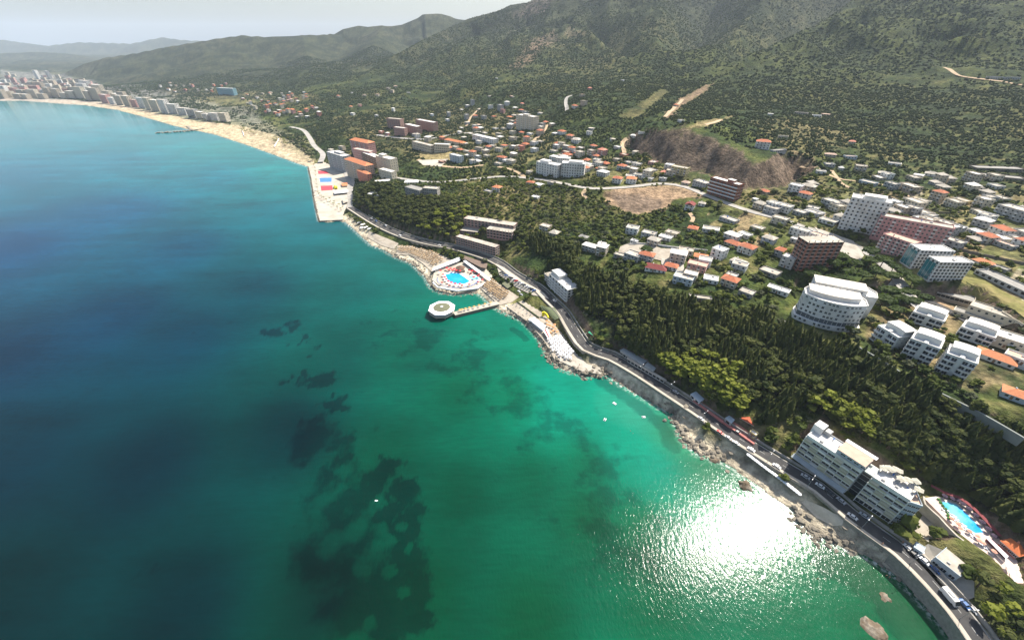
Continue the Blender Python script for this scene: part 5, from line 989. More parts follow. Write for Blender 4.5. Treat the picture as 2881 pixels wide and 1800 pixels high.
for px, py, wd, dp, fl, wm_, rf, rm in FARH:
    g = G(px, py); u = grid_angle(px, py); v = np.array([-u[1], u[0]]); v = v if v@g[:2] > 0 else -v; z0 = g[2]; h = fl*3.0; o_ = g[:2]-u*wd/2
    Q = lambda x, y, z: (*(o_+u*x+v*y), z0+z)
    def bx3(x0, y0, z0_, x1, y1, z1_, mi): fm.add([Q(x0,y0,z0_),Q(x1,y0,z0_),Q(x1,y1,z0_),Q(x0,y1,z0_),Q(x0,y0,z1_),Q(x1,y0,z1_),Q(x1,y1,z1_),Q(x0,y1,z1_)], [(0,1,5,4),(1,2,6,5),(2,3,7,6),(3,0,4,7),(4,5,6,7)], mi)
    bx3(0, 0, -5, wd, dp, h-.25, fmi(wm_)); bx3(-.3, -.3, h-.25, wd+.3, dp+.3, h, fmi(rm))
    if rf != 'flat': fm.add([Q(-.4,-.4,h+.01), Q(wd+.4,-.4,h+.01), Q(wd+.4,dp+.4,h+.01), Q(-.4,dp+.4,h+.01), Q(wd*.3,dp/2,h+1.8), Q(wd*.7,dp/2,h+1.8)], [(0,1,5,4),(1,2,5),(2,3,4,5),(3,0,4)], fmi(rm))
    for k in range(fl):
        for i in range(3): bx3((i+.3)*wd/3, -.06, k*3+.9, (i+.7)*wd/3, .02, k*3+2.2, fmi(GLASS))
    FOOT.append((np.array([o_, o_+u*wd, o_+u*wd+v*dp, o_+v*dp]), 1.5))
link('distant_houses', fm.mesh('distant_houses', *fmats), kind='stuff')
ent = []
for e in HL:
    px, py, wd, dp, fl, wm_, rf, rm = e
    if rf == 'flat' and 'tiles' in rm.name: rf = 'hip'
    dirn, lm, dd = where(px, py); key = (CN[wm_.name], ('one', 'two', 'three', 'four', 'five')[fl-1], RN.get(rm.name, 'plain roof'), dirn, lm); ent.append((dd, key, (px, py, wd, dp, fl, wm_, rf, rm)))
ent.sort(key=lambda e: e[0])
for i, (dd, key, (px, py, wd, dp, fl, wm_, rf, rm)) in enumerate(ent):
    k = USED.get(key, 0); USED[key] = k+1
    lab = f"{ORD[min(k, 8)]}{key[0]} {key[1]}-storey house, {key[2]}, {key[3]} {key[4]}"
    kw = {}
    if fl >= 2 and py > 400: kw['balcony'] = dict(every=2, w=2.4)
    house(px, py, wd, dp, fl, wm_, rf, rm, lab, turn=random.Random(i).uniform(-.12, .12), clutter=1 if py > 450 else 0, **kw) if not (rf == 'pyramid') else house(px, py, wd, dp, fl, wm_, 'pyramid', rm, lab)

# long shed on the slope, terraced dark halls at the right edge
at_px('long_shed', 'long low shed with a white sheet roof high on the right-hand slope', 'shed', (2772,222),(2868,226), 14, 1, wall=GREYW, roofmat=SLABW, fh=4, bays=14)
for i, (a, b, lab) in enumerate([((2745,478),(2881,488),'upper of the long dark ruined halls at the right edge of the slope'), ((2728,500),(2881,512),'lower of the long dark ruined halls at the right edge of the slope')]): at_px('ruined_hall', lab, 'ruin', a, b, 14, 1, wall=DARKW, roofmat=ROOFG, bays=14, glass=VOID, near=False)
for i, (a, b, lab) in enumerate([((2738,768),(2881,838),'long grey barrack with a row of pale buttresses beside the green meadow'), ((2634,828),(2730,868),'derelict stone barrack with dark openings below the teal-glass blocks'),]):
    at_px('barrack', lab, 'building', a, b, 11, 1, wall=nodemat('weathered_stone', (.32,.28,.22), .9, var=.25, scale=.6) if i else GREYW, roofmat=ROOFG, bays=8, glass=VOID, win=(2.2,2.0), near=False, clutter=0)

# ---------------------------------------------------------------- the far town along the bay
NTH = lambda n: f"{n}{'th' if 10 < n % 100 < 14 else {1: 'st', 2: 'nd', 3: 'rd'}.get(n % 10, 'th')}"
rnd = random.Random(21); TN = 0
front = []
x = -20
while x < 640:
    yb = np.interp(x, [-20,100,200,280,350,430,520,600,640], [277,277,276,288,300,312,330,344,350]); wpx = rnd.uniform(13, 24); tp = np.interp(x, [0,100,200,300,420,500,560,640],[30,28,38,36,36,34,30,26])*rnd.uniform(.5, 1.12); yb += rnd.uniform(-3, 2)
    front.append((x, x+wpx, yb, tp)); x += wpx+rnd.uniform(2, 6)
for row, (dy, sc_, step) in enumerate([(0, 1, 1), (-13, .9, 1), (-26, .75, 1.0)]):
    for (xa, xb, yb, tp) in front:
        if row and xa > (560, 330, 250)[row]: continue
        if row == 2 and rnd.random() < .35: continue
        xa_, xb_ = xa+row*7, xb+row*7; c = rnd.choice([WHITE, CREAM, BEIGE, PINK, CREAM, WHITE, BEIGE, CREAM]) if xa < 420 else rnd.choice([WHITE, GREYW, WHITE, CREAM])
        a = (xa_, yb+dy); A = G(*a); h = max(9, min(fit_h(a, (xa_-tp*.35*sc_, yb+dy-tp*sc_)), 55)); fl = max(3, int(h/3.2))
        cn = CN[c.name]; TR_ = ('front', 'second', 'third')[row]; USED[TR_] = USED.get(TR_, 0)+1; lab = f"{cn} apartment block, {NTH(USED[TR_])} from the left in the {TR_} row along the far beach"
        at_px('beachfront_block', lab, 'apartment block', a, (xb_, yb+dy+1), rnd.uniform(14, 20), fl, fh=h/fl, wall=c, roofmat=rnd.choice([SLABW, SLAB]), bays=max(3, int((xb-xa)/3.2)), side_bays=3, win=(3.2, 1.6), near=False, clutter=0, trim=WHITE, group='blocks lining the far beach'); TN += 1
for (a, b, tp, lab) in [((102,222),(110,223),(84,200),'slender white tower leaning over the far town in the haze'),((135,222),(141,223),(122,200),'slender grey tower right of the white one in the far town')]:
    A = G(*a); h = fit_h(a, tp); at_px('slender_tower', lab, 'tower', a, b, 16, 14, fh=max(40, min(h, 70))/14, wall=WHITE if tp[0] < 100 else GREYW, bays=3, side_bays=3, near=False, roofmat=SLABW)
at_px('blue_block', 'blue-green glass-fronted block behind the beach apartments', 'building', (615,268),(660,270), 18, 9, wall=nodemat('blue_green_cladding', (.16,.32,.38), .6, var=.1), roofmat=SLABW, bays=12, near=False)
for i, (x, y) in enumerate(sorted(poly_scatter([(0,212),(150,215),(260,240),(250,262),(0,262)], 60, 8))):
    c = rnd.choice([WHITE, CREAM, BEIGE, PINK]); fl = rnd.choice([3,4,5,6,8]); g = G(x, y); k2 = (CN[c.name], fl, 'back'); USED[k2] = USED.get(k2, 0)+1; col_ = 'left' if x < 90 else ('middle' if x < 180 else 'right')
    building('town_block', f"{CN[c.name]} block behind the front rows of the far town, {NTH(i+1)} from the left", 'apartment block', g[:2], g[:2]+np.array([20., 6.]), 15, fl, wall=c, roofmat=SLABW, bays=5, side_bays=3, win=(2.6, 1.5), near=False, clutter=0, group='blocks behind the front rows')

# ================================================================ the shore: pools, pier, umbrellas, bars
def grid_in(pl, step, ang=0.0, jit=0.0, rnd=random.Random(4)):
    pl = np.array(pl); c = pl.mean(0); ca, sa = math.cos(ang), math.sin(ang); R_ = np.abs(pl-c).sum(1).max(); out = []
    n = int(R_/step)+1
    for i in range(-n, n+1):
        for j in range(-n, n+1):
            x, y = i*step+(step/2 if j % 2 else 0), j*step*.87; out.append((c[0]+x*ca-y*sa+rnd.uniform(-jit, jit), c[1]+x*sa+y*ca+rnd.uniform(-jit, jit)))
    out = np.array(out); return out[inside(out, pl)]
def wpoly(pts, z): return np.array([PZ(x, y, z)[:2] for x, y in pts])
def proto(builder, where_):
    return builder(where_)
def spread(proto_t, places, labels, group, rnd=random.Random(8), scale=(1, 1), rot=True, keep_first=True):
    """the first place moves the thing itself, the others get copies with all its parts"""
    for i, p in enumerate(places):
        rz = p[3] if len(p) > 3 else (rnd.uniform(0, 6.28) if rot else 0); sc = rnd.uniform(*scale); lab = labels(i) if callable(labels) else labels
        if i == 0: proto_t.location = tuple(map(float, p[:3])); proto_t.rotation_euler = (0, 0, rz); proto_t.scale = (sc,)*3; proto_t['label'] = lab; proto_t['group'] = group
        else: copytree(proto_t, p[:3], rz, sc, lab, group)
def straw_umbrella():
    t = thing('straw_umbrella', '', 'umbrella', (0,0,0)); part('pole', MB().tube((0,0,0), (0,0,2.5), .05, n=5).mesh('pole', TIMB), t)
    mb = MB(); mb.cone((0,0,2.15), 1.35, .75, 10); mb.cone((0,0,2.5), .55, .5, 8); part('canopy', mb.mesh('canopy', STRAW), t); return t
def cloth_umbrella(mat=WCLOTH):
    t = thing('beach_umbrella', '', 'umbrella', (0,0,0)); part('pole', MB().tube((0,0,0), (0,0,2.6), .04, n=5).mesh('pole', RAILW), t)
    mb = MB(); n = 8
    for i in range(n):
        a, b = 2*math.pi*i/n, 2*math.pi*(i+1)/n; mb.add([(1.25*math.cos(a),1.25*math.sin(a),2.1),(1.25*math.cos(b),1.25*math.sin(b),2.1),(0,0,2.65),(1.25*math.cos(a),1.25*math.sin(a),1.95),(1.25*math.cos(b),1.25*math.sin(b),1.95)], [(0,1,2),(3,4,1,0)])
    part('canopy', mb.mesh('canopy', mat), t); return t
def sunbed(mat=WCLOTH):
    t = thing('sun_lounger', '', 'sun lounger', (0,0,0)); part('frame', MB().box(-.3,-.95,.0,-.22,.95,.3).box(.22,-.95,0,.3,.95,.3).mesh('frame', RAILW), t)
    part('mattress', MB().add([(-.32,-.95,.32),(.32,-.95,.32),(.32,.35,.32),(-.32,.35,.32),(.32,.95,.75),(-.32,.95,.75)], [(0,1,2,3),(3,2,4,5)]).mesh('mattress', mat), t); return t
U1 = wpoly([(1119,694),(1160,696),(1230,714),(1251,735),(1217,750),(1172,722),(1122,708)], 2.6)
U2 = wpoly([(1362,797),(1384,790),(1434,824),(1430,836),(1403,846),(1360,810)], 2.6)
pts1 = grid_in(U1, 3.5, .35, .35); pts2 = grid_in(U2, 3.1, -.9, .3)
def lab_straw(pts, nm):
    c = pts.mean(0)
    def f(i):
        d = pts[i]-c; pos = 'seaward' if d[0]*-.7+d[1]*-.7 > 3 else ('landward' if d[0]*-.7+d[1]*-.7 < -3 else 'middle'); side = 'left' if d[0] < -4 else ('right' if d[0] > 4 else 'centre'); return f"straw umbrella in the {pos} {side} part of {nm}"
    return f
spread(straw_umbrella(), [(x, y, 2.6) for x, y in pts1], lab_straw(pts1, 'the long umbrella terrace left of the pool'), 'straw umbrellas on the long terrace', scale=(.9, 1.1))
spread(straw_umbrella(), [(x, y, 2.6) for x, y in pts2], lab_straw(pts2, 'the small umbrella terrace right of the pool'), 'straw umbrellas on the small terrace', scale=(.9, 1.1))
b2 = grid_in(U2, 3.6, -.9, .5)+1.1
spread(sunbed(nodemat('dark_mattress', (.05,.06,.10), .8)), [(x, y, 2.6, 1.0) for x, y in b2 if inside(np.array([[x, y]]), U2)[0]], 'dark sun lounger under the straw umbrellas right of the pool', 'dark loungers')
LD = wpoly([(1537,954),(1577,943),(1593,965),(1616,990),(1606,1014),(1572,1006),(1550,982)], 2.6)
ldir = math.atan2(*(LD[3]-LD[1])[::-1])
pl_ = grid_in(LD, 3.0, ldir, .15); spread(cloth_umbrella(), [(x, y, 2.6) for x, y in pl_], lambda i: f"white umbrella over the dense white lounger rows, {'left' if i < len(pl_)*.35 else ('middle' if i < len(pl_)*.7 else 'right')} third", 'white umbrellas of the lido')
pb_ = grid_in(LD, 2.3, ldir+.2, .2); spread(sunbed(), [(x, y, 2.6, ldir+1.57) for x, y in pb_], 'white sun lounger in the close rows of the lido', 'white loungers of the lido')
# row of white umbrellas on the beach below the hotel
a, b = PZ(2097,1297,1.2), PZ(2242,1399,1.4)
spread(cloth_umbrella(), [tuple(a+(b-a)*q+np.array([0, 0, max(0, float(H(*(a+(b-a)*q)[:2]))-1.2)*.9])) for q in np.linspace(0, 1, 22)], lambda i: f"white umbrella in the single row on the beach below the hotel, {'upper' if i < 7 else ('middle' if i < 15 else 'lower')} third", 'white umbrellas in a row on the beach', scale=(.85, .95))
# --- pool complex
zt = 3.0
def slab(name, pts, z0, z1, mat, parent=None, zz=None, **kw):
    mb = MB(); w_ = [tuple(PZ(x, y, z1 if zz is None else zz)[:2]) for x, y in pts]; mb.prism(w_, z0, z1, bottom=True); me = mb.mesh(name, mat)
    o = link(name, me, **kw); return o
def into(parent_name, label, cat, pieces, group=None):
    """a thing made of world-placed pieces; its Empty stands at their centre"""
    c = np.mean([np.mean([v.co[:] for v in o.data.vertices], 0) for o in pieces], 0); c[2] = min(v.co.z for o in pieces for v in o.data.vertices)
    t = thing(parent_name, label, cat, c, 0, group)
    for o in pieces:
        o.data.transform(Matrix.Translation(-Vector(c))); o.parent = t; KIDS.setdefault(t.name, []).append(o)
    return t
P1_ = [(1253,772),(1272,768),(1291,769),(1306,779),(1322,791),(1308,798),(1288,799),(1272,796),(1260,788)]
ring = [(1243,771),(1270,763),(1296,765),(1312,776),(1330,792),(1310,803),(1286,804),(1266,800),(1250,790)]
into('swimming_pool', 'bright blue pool on the sea terrace ringed by white edging and red umbrellas', 'swimming pool', [slab('pool_rim', ring, zt, zt+.12, WCLOTH), slab('water', P1_, zt+.05, zt+.17, POOLW)])
into('paddling_pool', 'small pale turquoise pool right of the bright blue pool', 'swimming pool', [slab('pool_rim', [(1312,777),(1330,772),(1348,778),(1356,786),(1340,791),(1322,786)], zt, zt+.12, WCLOTH), slab('water', [(1316,777),(1330,774),(1344,779),(1350,785),(1338,788),(1324,784)], zt+.05, zt+.17, POOLL)])
into('pool_bar', 'open bar with a brown peaked roof behind the blue pool', 'bar', [slab('counter', [(1283,754),(1300,750),(1308,760),(1292,764)], zt, zt+2.4, DARKW)])
bp_ = PZ(1295,753,zt+3); rb = [o for o in bpy.data.objects if o.name.startswith('pool_bar')][0]
part('roof', MB().cone((0,0,0), 5.2, 2.6, 8).mesh('roof', THATCH), rb, tuple(Vector(bp_)-rb.location))
cv = [slab('roof', [(1299,726),(1306,721),(1372,744),(1368,757),(1352,754)], zt+3.2, zt+3.5, nodemat('brown_canvas', (.17,.125,.10), .9, var=.2, scale=.8), zz=5.5)]
into('long_canopy', 'long brown fabric roof between the pool terrace and the coast road', 'canopy', cv+[slab('posts', [(1302,728),(1366,752),(1366,754),(1301,730)], zt, zt+3.15, DARKW, zz=5)])
into('white_canopy', 'white slatted canopy strip left of the pool bar', 'canopy', [slab('roof', [(1216,763),(1219,755),(1295,723),(1304,726),(1290,736)], zt+2.9, zt+3.1, WCLOTH, zz=5.5), slab('back_wall', [(1222,762),(1290,733),(1292,735),(1224,764)], zt, zt+2.8, GREYW, zz=4)])
into('white_canopy', 'white slatted canopy strip right of the pool bar, below the long brown roof', 'canopy', [slab('roof', [(1303,736),(1309,733),(1350,762),(1378,784),(1374,789),(1345,768)], zt+2.6, zt+2.8, WCLOTH, zz=5.3), slab('back_wall', [(1308,738),(1350,766),(1349,768),(1307,740)], zt, zt+2.5, GREYW, zz=4)])
into('white_fence', 'white fence curving round the seaward side of the pool terrace', 'fence', [slab('panel', [(1219,792),(1230,803),(1229,806),(1217,795)], zt, zt+1, WCLOTH), slab('panel', [(1230,805),(1285,816),(1285,818),(1229,807)], zt, zt+1, WCLOTH), slab('panel', [(1287,816),(1340,809),(1341,811),(1287,818)], zt, zt+1, WCLOTH), slab('panel', [(1342,808),(1380,784),(1382,786),(1343,811)], zt, zt+1, WCLOTH)])
rnd = random.Random(3)
ru = cloth_umbrella(RED); ru.name = 'red_umbrella'
spots = [(1248,778),(1252,785),(1256,791),(1262,797),(1270,801),(1281,804),(1294,804),(1333,786),(1345,782),(1338,769),(1350,776),(1328,768)]+[(1258+i*5.2, 760+(i % 2)*4+i*.5) for i in range(8)]
spread(ru, [tuple(PZ(x, y, zt)) for x, y in spots], lambda i: 'red umbrella at the rim of the bright blue pool' if i < 7 else ('red umbrella near the paddling pool' if i < 12 else 'red umbrella in the close row behind the blue pool'), 'red umbrellas round the pools', scale=(1.1, 1.35))
bl = sunbed(BLUE); bl.name = 'blue_lounger'; spread(bl, [tuple(PZ(1238+14*math.cos(a)*0+50+58*math.cos(a), 786+24*math.sin(a), zt))+(a,) for a in np.linspace(.2, 3.3, 30)], 'blue sun lounger in the arc round the pool terrace', 'blue loungers')
pw_ = cloth_umbrella(); spread(pw_, [tuple(PZ(x, y, zt)) for x, y in [(1236,772),(1240,766),(1320,765),(1325,772),(1300,808),(1320,805),(1345,798),(1357,792),(1264,807),(1244,800),(1360,776)]], 'white umbrella on the paved rim of the pool terrace', 'white umbrellas of the pool terrace', scale=(.9, 1.2))
# --- octagonal pavilion at the end of its pier
c = PZ(1243, 866, 5.8); c = np.array([c[0], c[1], 0.]); R8 = 12.2
oc = lambda r, z, ph=math.pi/8: [(r*math.cos(ph+k*math.pi/4), r*math.sin(ph+k*math.pi/4), z) for k in range(8)]
pv_ = thing('sea_pavilion', 'octagonal white pavilion standing in the water at the end of the pier, olive roof centre', 'pavilion', c)
part('platform', MB().prism([p[:2] for p in oc(R8-.6, 0)], 1.7, 3.1, bottom=True).mesh('platform', CONCL), pv_)
mb = MB(); [mb.tube((x*.85, y*.85, -4), (x*.85, y*.85, 1.8), .5, n=7) for x, y, _ in oc(R8-1, 0)]; part('piles', mb.mesh('piles', CONC), pv_)
for k in range(8):
    a, b = oc(R8-2.2, 0)[k], oc(R8-2.2, 0)[(k+1) % 8]; m = ((a[0]+b[0])/2, (a[1]+b[1])/2); L_ = math.hypot(a[0]-b[0], a[1]-b[1]); an = math.atan2(b[1]-a[1], b[0]-a[0])
    part('wall_panel', MB().box(-L_/2+.3, -.1, 0, L_/2-.3, .1, .9).mesh('wall_panel', WCLOTH), pv_, (*m, 3.1), an); part('window', MB().box(-L_/2+.5, -.05, 0, L_/2-.5, .05, 1.5).mesh('window', GLASS), pv_, (*m, 4.0), an)
    part('post', MB().box(-.15, -.15, 0, .15, .15, 2.7).mesh('post', WCLOTH), pv_, (a[0], a[1], 3.1))
    A_, B_i, C_i, D_ = oc(R8, 5.8)[k], oc(R8, 5.8)[(k+1) % 8], oc(R8-4.6, 6.5)[(k+1) % 8], oc(R8-4.6, 6.5)[k]; lo_ = lambda p: (p[0], p[1], p[2]-.35)
    part('roof_segment', MB().add([A_, B_i, C_i, D_, lo_(A_), lo_(B_i), lo_(C_i), lo_(D_)], [(0,1,2,3),(7,6,5,4),(0,4,5,1),(2,6,7,3)]).mesh('roof_segment', WCLOTH), pv_)
part('roof_centre', MB().cone((0,0,6.45), R8-4.5, 1.0, 16).mesh('roof_centre', KHAKI), pv_); part('finial', MB().cone((0,0,7.15), 1.6, .9, 8).mesh('finial', WCLOTH), pv_)
pa, pb = PZ(1287,880,2.9), PZ(1396,853,2.9); u = (pb-pa)[:2]; L_ = float(np.linalg.norm(u)); u /= L_
pt = thing('pier', 'narrow stone pier joining the octagonal pavilion to the beach terraces', 'pier', (pa[0], pa[1], 0), math.atan2(u[1], u[0]))
part('causeway', MB().box(-3, -2.6, -4, L_+2, 2.6, 2.7).mesh('causeway', DARKW), pt); part('walkway', MB().box(-3, -2.75, 2.7, L_+2, 2.75, 2.9, bottom=True).mesh('walkway', PAVEL), pt)
for s in (-2.7, 2.6):
    part('railing', MB().box(-2, s, 3.7, L_, s+.08, 3.8).mesh('railing', RAILW), pt)
    for i in range(int(L_/2.5)): part('railing_post', MB().box(-.05, -.05, 0, .05, .05, .85).mesh('railing_post', RAILW), pt, (i*2.5, s+.04, 2.9))
pe = PZ(1290,879,2.2)
oy = cloth_umbrella(nodemat('ochre_canvas', (.52,.33,.12), .8)); oy.name = 'ochre_umbrella'; spread(oy, [tuple(pa+(pb-pa)*q+np.array([0,.9,0])) for q in (.06, .12, .2, .3, .42, .55, .7, .85)], 'ochre umbrella over the narrow pier', 'ochre umbrellas on the pier')
# --- beach bars, courts and canopies right of the pier
z2 = 2.8
into('beach_canopy', 'large white canvas roof at the water edge of the beach bar terrace', 'canopy', [slab('roof', [(1487,897),(1503,892),(1536,917),(1527,929)], z2+2.8, z2+3.05, WCLOTH, zz=5.8), slab('back_wall', [(1489,899),(1527,929),(1526,931),(1487,901)], z2, z2+1.2, WCLOTH, zz=3.5)])
into('beach_canopy', 'red and white striped canopy beside the large white canvas roof', 'canopy', [slab('roof', [(1527,929),(1540,923),(1549,944),(1540,950)], z2+2.6, z2+2.8, WCLOTH, zz=5.4), slab('stripe', [(1532,927),(1535,925),(1545,946),(1542,948)], z2+2.81, z2+2.85, RED, zz=5.6)])
yard('tennis_court', [(1519,861),(1538,866),(1560,868),(1578,897),(1562,903),(1545,889),(1524,872)], nodemat('olive_court', (.15,.175,.095), .9, var=.08, scale=.2), 1.0)
sl_ = PZ(1536,888,5); ys = thing('water_slide', 'curved yellow inflatable slide on the olive court behind the beach bar', 'slide', sl_+np.array([0,0,-.5]))
mb = MB(); pth = [(-3.5+1*k, .9*math.sin(k*.5), 2.6-.38*k) for k in range(8)]
for k in range(7): mb.tube(pth[k], pth[k+1], .9, .9, n=8, cap=False)
part('chute', mb.mesh('chute', YELLOW), ys, rz=-.9); part('tower', MB().box(-4.4,-1,-2,-2.8,1,2.4).mesh('tower', YELLOW), ys, rz=-.9)
into('kiosk', 'small dark green roofed kiosk beside the straw umbrella terrace', 'kiosk', [slab('wall', [(1415,800),(1425,795),(1438,804),(1427,810)], z2-.3, z2+2.3, GREYW, zz=4), slab('roof', [(1412,798),(1425,791),(1442,803),(1428,812)], z2+2.31, z2+2.5, KHAKI, zz=5)])
rnd = random.Random(9)
bo = cloth_umbrella(nodemat('orange_canvas', (.62,.30,.13), .8)); bo.name = 'orange_umbrella'; spread(bo, [tuple(PZ(*q, 2.8)) for q in [(1540,918),(1548,921),(1556,924),(1563,930),(1555,935),(1548,940),(1567,938),(1545,911),(1538,908),(1560,918)]], 'orange umbrella over the tables behind the striped canopy', 'orange umbrellas of the beach bar')
pl_t = thing('planter_hedge', 'low green hedge between the beach bar walkway and its terrace', 'hedge', PZ(1455,850,2.8)); mb = MB()
for q in np.linspace(0, 1, 22): p = PZ(1455+60*q, 850+44*q, 2.8)-np.array(pl_t.location); blob(mb, (p[0], p[1], .5), .9, .7, 1)
FOLD = nodemat('hedge_foliage', (.045,.065,.022), .9, var=.4, scale=1.2); part('foliage', mb.mesh('foliage', FOLD), pl_t, stuff=True)
da = grid_in(wpoly([(1440,856),(1462,852),(1500,885),(1492,893)], 2.8), 4.2, -.7, .1)
dk = sunbed(nodemat('dark_mattress')); dk.name = 'dark_lounger'; spread(dk, [(x, y, 2.8, -.8) for x, y in da], 'dark sun lounger in the sparse rows right of the pier root', 'dark loungers of the pale terrace')
# --- restaurants on the land side of the road
RW = MB().box(-1.1,-.06,0,1.1,.06,1.5).mesh('window', GLASS)
def rest(label, pts, h, mat, wall=GREYW, z=7, name='restaurant', cat='restaurant', over=1.0):
    wp_ = [tuple(PZ(x, y, z+h)[:2]) for x, y in pts]; c_ = np.mean(wp_, 0); t = thing(name, label, cat, (*c_, z)); loc_ = [(x-c_[0], y-c_[1]) for x, y in wp_]
    FOOT.append((np.array(wp_), 1.5)); part('wall', MB().prism([(x*.93, y*.93) for x, y in loc_], -2, h-.2).mesh('wall', wall), t); part('roof', MB().prism(loc_, h-.19, h, bottom=True).mesh('roof', mat), t)
    R_ = max(math.hypot(*p) for p in loc_)
    for i in range(len(loc_)):
        a, b = loc_[i-1], loc_[i]; L_ = math.hypot(b[0]-a[0], b[1]-a[1])
        if L_ < 4: continue
        for j in range(int(L_/3)):
            q = (j+.5)/int(L_/3); x, y = (a[0]+(b[0]-a[0])*q)*.94, (a[1]+(b[1]-a[1])*q)*.94; part('window', RW, t, (x, y, .9), math.atan2(b[1]-a[1], b[0]-a[0]))
    return t
rest('pale grey curved shed roof half hidden by pines above the road', [(1669,917),(1690,915),(1718,926),(1732,944),(1726,951),(1700,938),(1680,930)], 4, METALR)
rest('row of bright green awnings under the curved shed roof', [(1654,934),(1660,931),(1690,950),(1686,955)], 3, GREEN, name='green_awning', cat='awning')
rest('small pale blue roof between the green awnings and the long grey roof', [(1696,958),(1708,950),(1719,957),(1706,965)], 3.2, BLUEW)
rest('long grey sheet-metal restaurant roof along the road below the pines', [(1743,985),(1755,979),(1822,1014),(1808,1026)], 4, METALR)
rest('grey metal roof continuing the long restaurant row further right', [(1812,1028),(1822,1018),(1846,1035),(1838,1044)], 4.2, METALR)
rest('narrow pale roof strip between the metal roofs and the road', [(1763,1008),(1766,1003),(1876,1068),(1872,1072)], 3, SLAB)
rest('white flat-roofed pavilion beside the road above the parking lot', [(1491,757),(1499,752),(1539,764),(1530,774),(1510,772)], 4, WCLOTH, WHITE, name='pavilion', cat='pavilion')
rest('olive-brown roof behind the white flat-roofed pavilion', [(1499,750),(1512,740),(1543,746),(1545,756),(1515,757)], 4.5, ROOFG)
rest('blue-grey glass roof at the left end of the red-edged terrace', [(2040,1175),(2052,1168),(2068,1180),(2058,1191)], 3.2, BLUEW)
rest('small blue canopy at the far left end of the red-edged terrace', [(1942,1108),(1958,1100),(1982,1122),(1968,1132)], 3, BLUEW, WHITE)
yard('red_terrace', [(1937,1118),(1948,1113),(2040,1180),(2060,1185),(2135,1235),(2125,1245),(2030,1190)], nodemat('dusty_red_tiles', (.34,.15,.12), .9, var=.15, scale=.6), .5)
o = into('terrace_wall', 'faded red terrace wall along the landward kerb, below the red gabled house', 'wall', [slab('wall', [(1950,1126),(1953,1124),(2036,1185),(2033,1188)], 6.5, 8.2, nodemat('faded_red_paint', (.42,.16,.14), .85, var=.15), zz=8), slab('wall', [(2034,1188),(2037,1186),(2124,1246),(2121,1249)], 6.5, 8.0, MATS['faded_red_paint'], zz=8)])
g = G(2094, 1198); A_, B_ = PZ(2078,1186,8), PZ(2114,1206,8)
building('red_gable_house', 'white house with a steep bright red gabled roof below the wood', 'house', A_, B_, 9, 1, wall=WHITE, roof='gable', roofmat=nodemat('bright_red_tiles', (.52,.12,.06), .85, var=.15, bump=.05), fh=3.4, bays=4, z=8)
building('hut', 'yellow-doored hut at the right end of the red terrace', 'hut', PZ(2105,1222,8), PZ(2122,1234,8), 3, 1, wall=YELL, roof='flat', roofmat=SLABW, fh=2.5, bays=2, z=8, clutter=0)
# --- bottom right: sheds and terrace pool
building('flat_roof_garage', 'pale blue roadside building with three square windows under a wide beige flat roof', 'building', PZ(2612,1582,6.5), PZ(2681,1637,6.5), 10.5, 1, wall=nodemat('dusty_blue_render', (.36,.41,.44), .8, var=.1), roofmat=CONCL, fh=5.2, bays=3, win=(2.0, 2.0), z=6.5, par=.2, clutter=1)
building('small_blue_hut', 'small pale blue hut with one window, left of the wide beige roof', 'hut', PZ(2560,1548,6.5), PZ(2586,1565,6.5), 4, 1, wall=MATS['dusty_blue_render'], roofmat=BLUEW, fh=3.2, bays=1, win=(1.5, 1.2), z=6.5, par=.15, clutter=0)
building('white_roof_hut', 'little hut with a white roof behind the pale blue one', 'hut', PZ(2622,1556,6.5), PZ(2642,1566,6.5), 4, 1, wall=GREYW, roofmat=WCLOTH, fh=3, bays=1, z=6.5, par=.1, clutter=0)
building('long_narrow_store', 'long narrow beige store below the curved pool terrace', 'shed', PZ(2664,1520,8), PZ(2722,1565,8), 3, 1, wall=CONC, roofmat=CONCL, fh=3, bays=5, z=8, par=.1, clutter=0)
building('long_narrow_store', 'second narrow store with a grey roof panel, right of the long one', 'shed', PZ(2724,1567,8), PZ(2764,1598,8), 3, 1, wall=CONC, roofmat=CONCL, fh=3, bays=3, z=8, par=.1, clutter=0)
zq = padw['lower_pool_deck'][1]
slab('upper_pool_terrace', PADS['lower_pool_deck'][0], zq-3, zq+.1, nodemat('pink_pale_paving', (.60,.47,.41), .9, var=.14, scale=.5, var2=(.66,.58,.52)), zz=zq+.1, kind='structure'); FOOT.append((padw['lower_pool_deck'][0], 9))
pp = [(2648,1412),(2668,1413),(2692,1419),(2716,1443),(2748,1475),(2766,1498),(2743,1499),(2718,1485),(2696,1469),(2678,1450),(2662,1436)]
cc = np.mean(pp, 0); rim = [tuple(cc+(np.array(p)-cc)*1.06) for p in pp]
into('swimming_pool', 'irregular blue and pale turquoise pool on the red-edged terrace above the seafront hotel', 'swimming pool', [slab('pool_rim', rim, zq+.1, zq+.22, WCLOTH, zz=zq), slab('water', pp, zq+.12, zq+.27, nodemat('two_tone_pool_water', (.02,.32,.72), .08, spec=.5, var=.1, scale=.2, var2=(.20,.58,.66)), zz=zq)])
rs = resample(np.array([PZ(x, y, zq) for x, y in [(2612,1372),(2650,1392),(2690,1406),(2730,1435),(2770,1475),(2805,1515)]]), 3)
DR = nodemat('dark_red_screen', (.20,.05,.055), .85, var=.2); mb = MB(); vs, fs = ribbon(rs, -.9, .9, 2.3); mb.add(vs, fs); vs, fs = ribbon(rs, .9, .9, 0); o = link('curved_red_canopy', mb.mesh('curved_red_canopy', DR)); tag(o, 'long curved dark red canopy strip bordering the upper pool terrace', 'canopy')
for i, p in enumerate(rs[::3]):
    pass
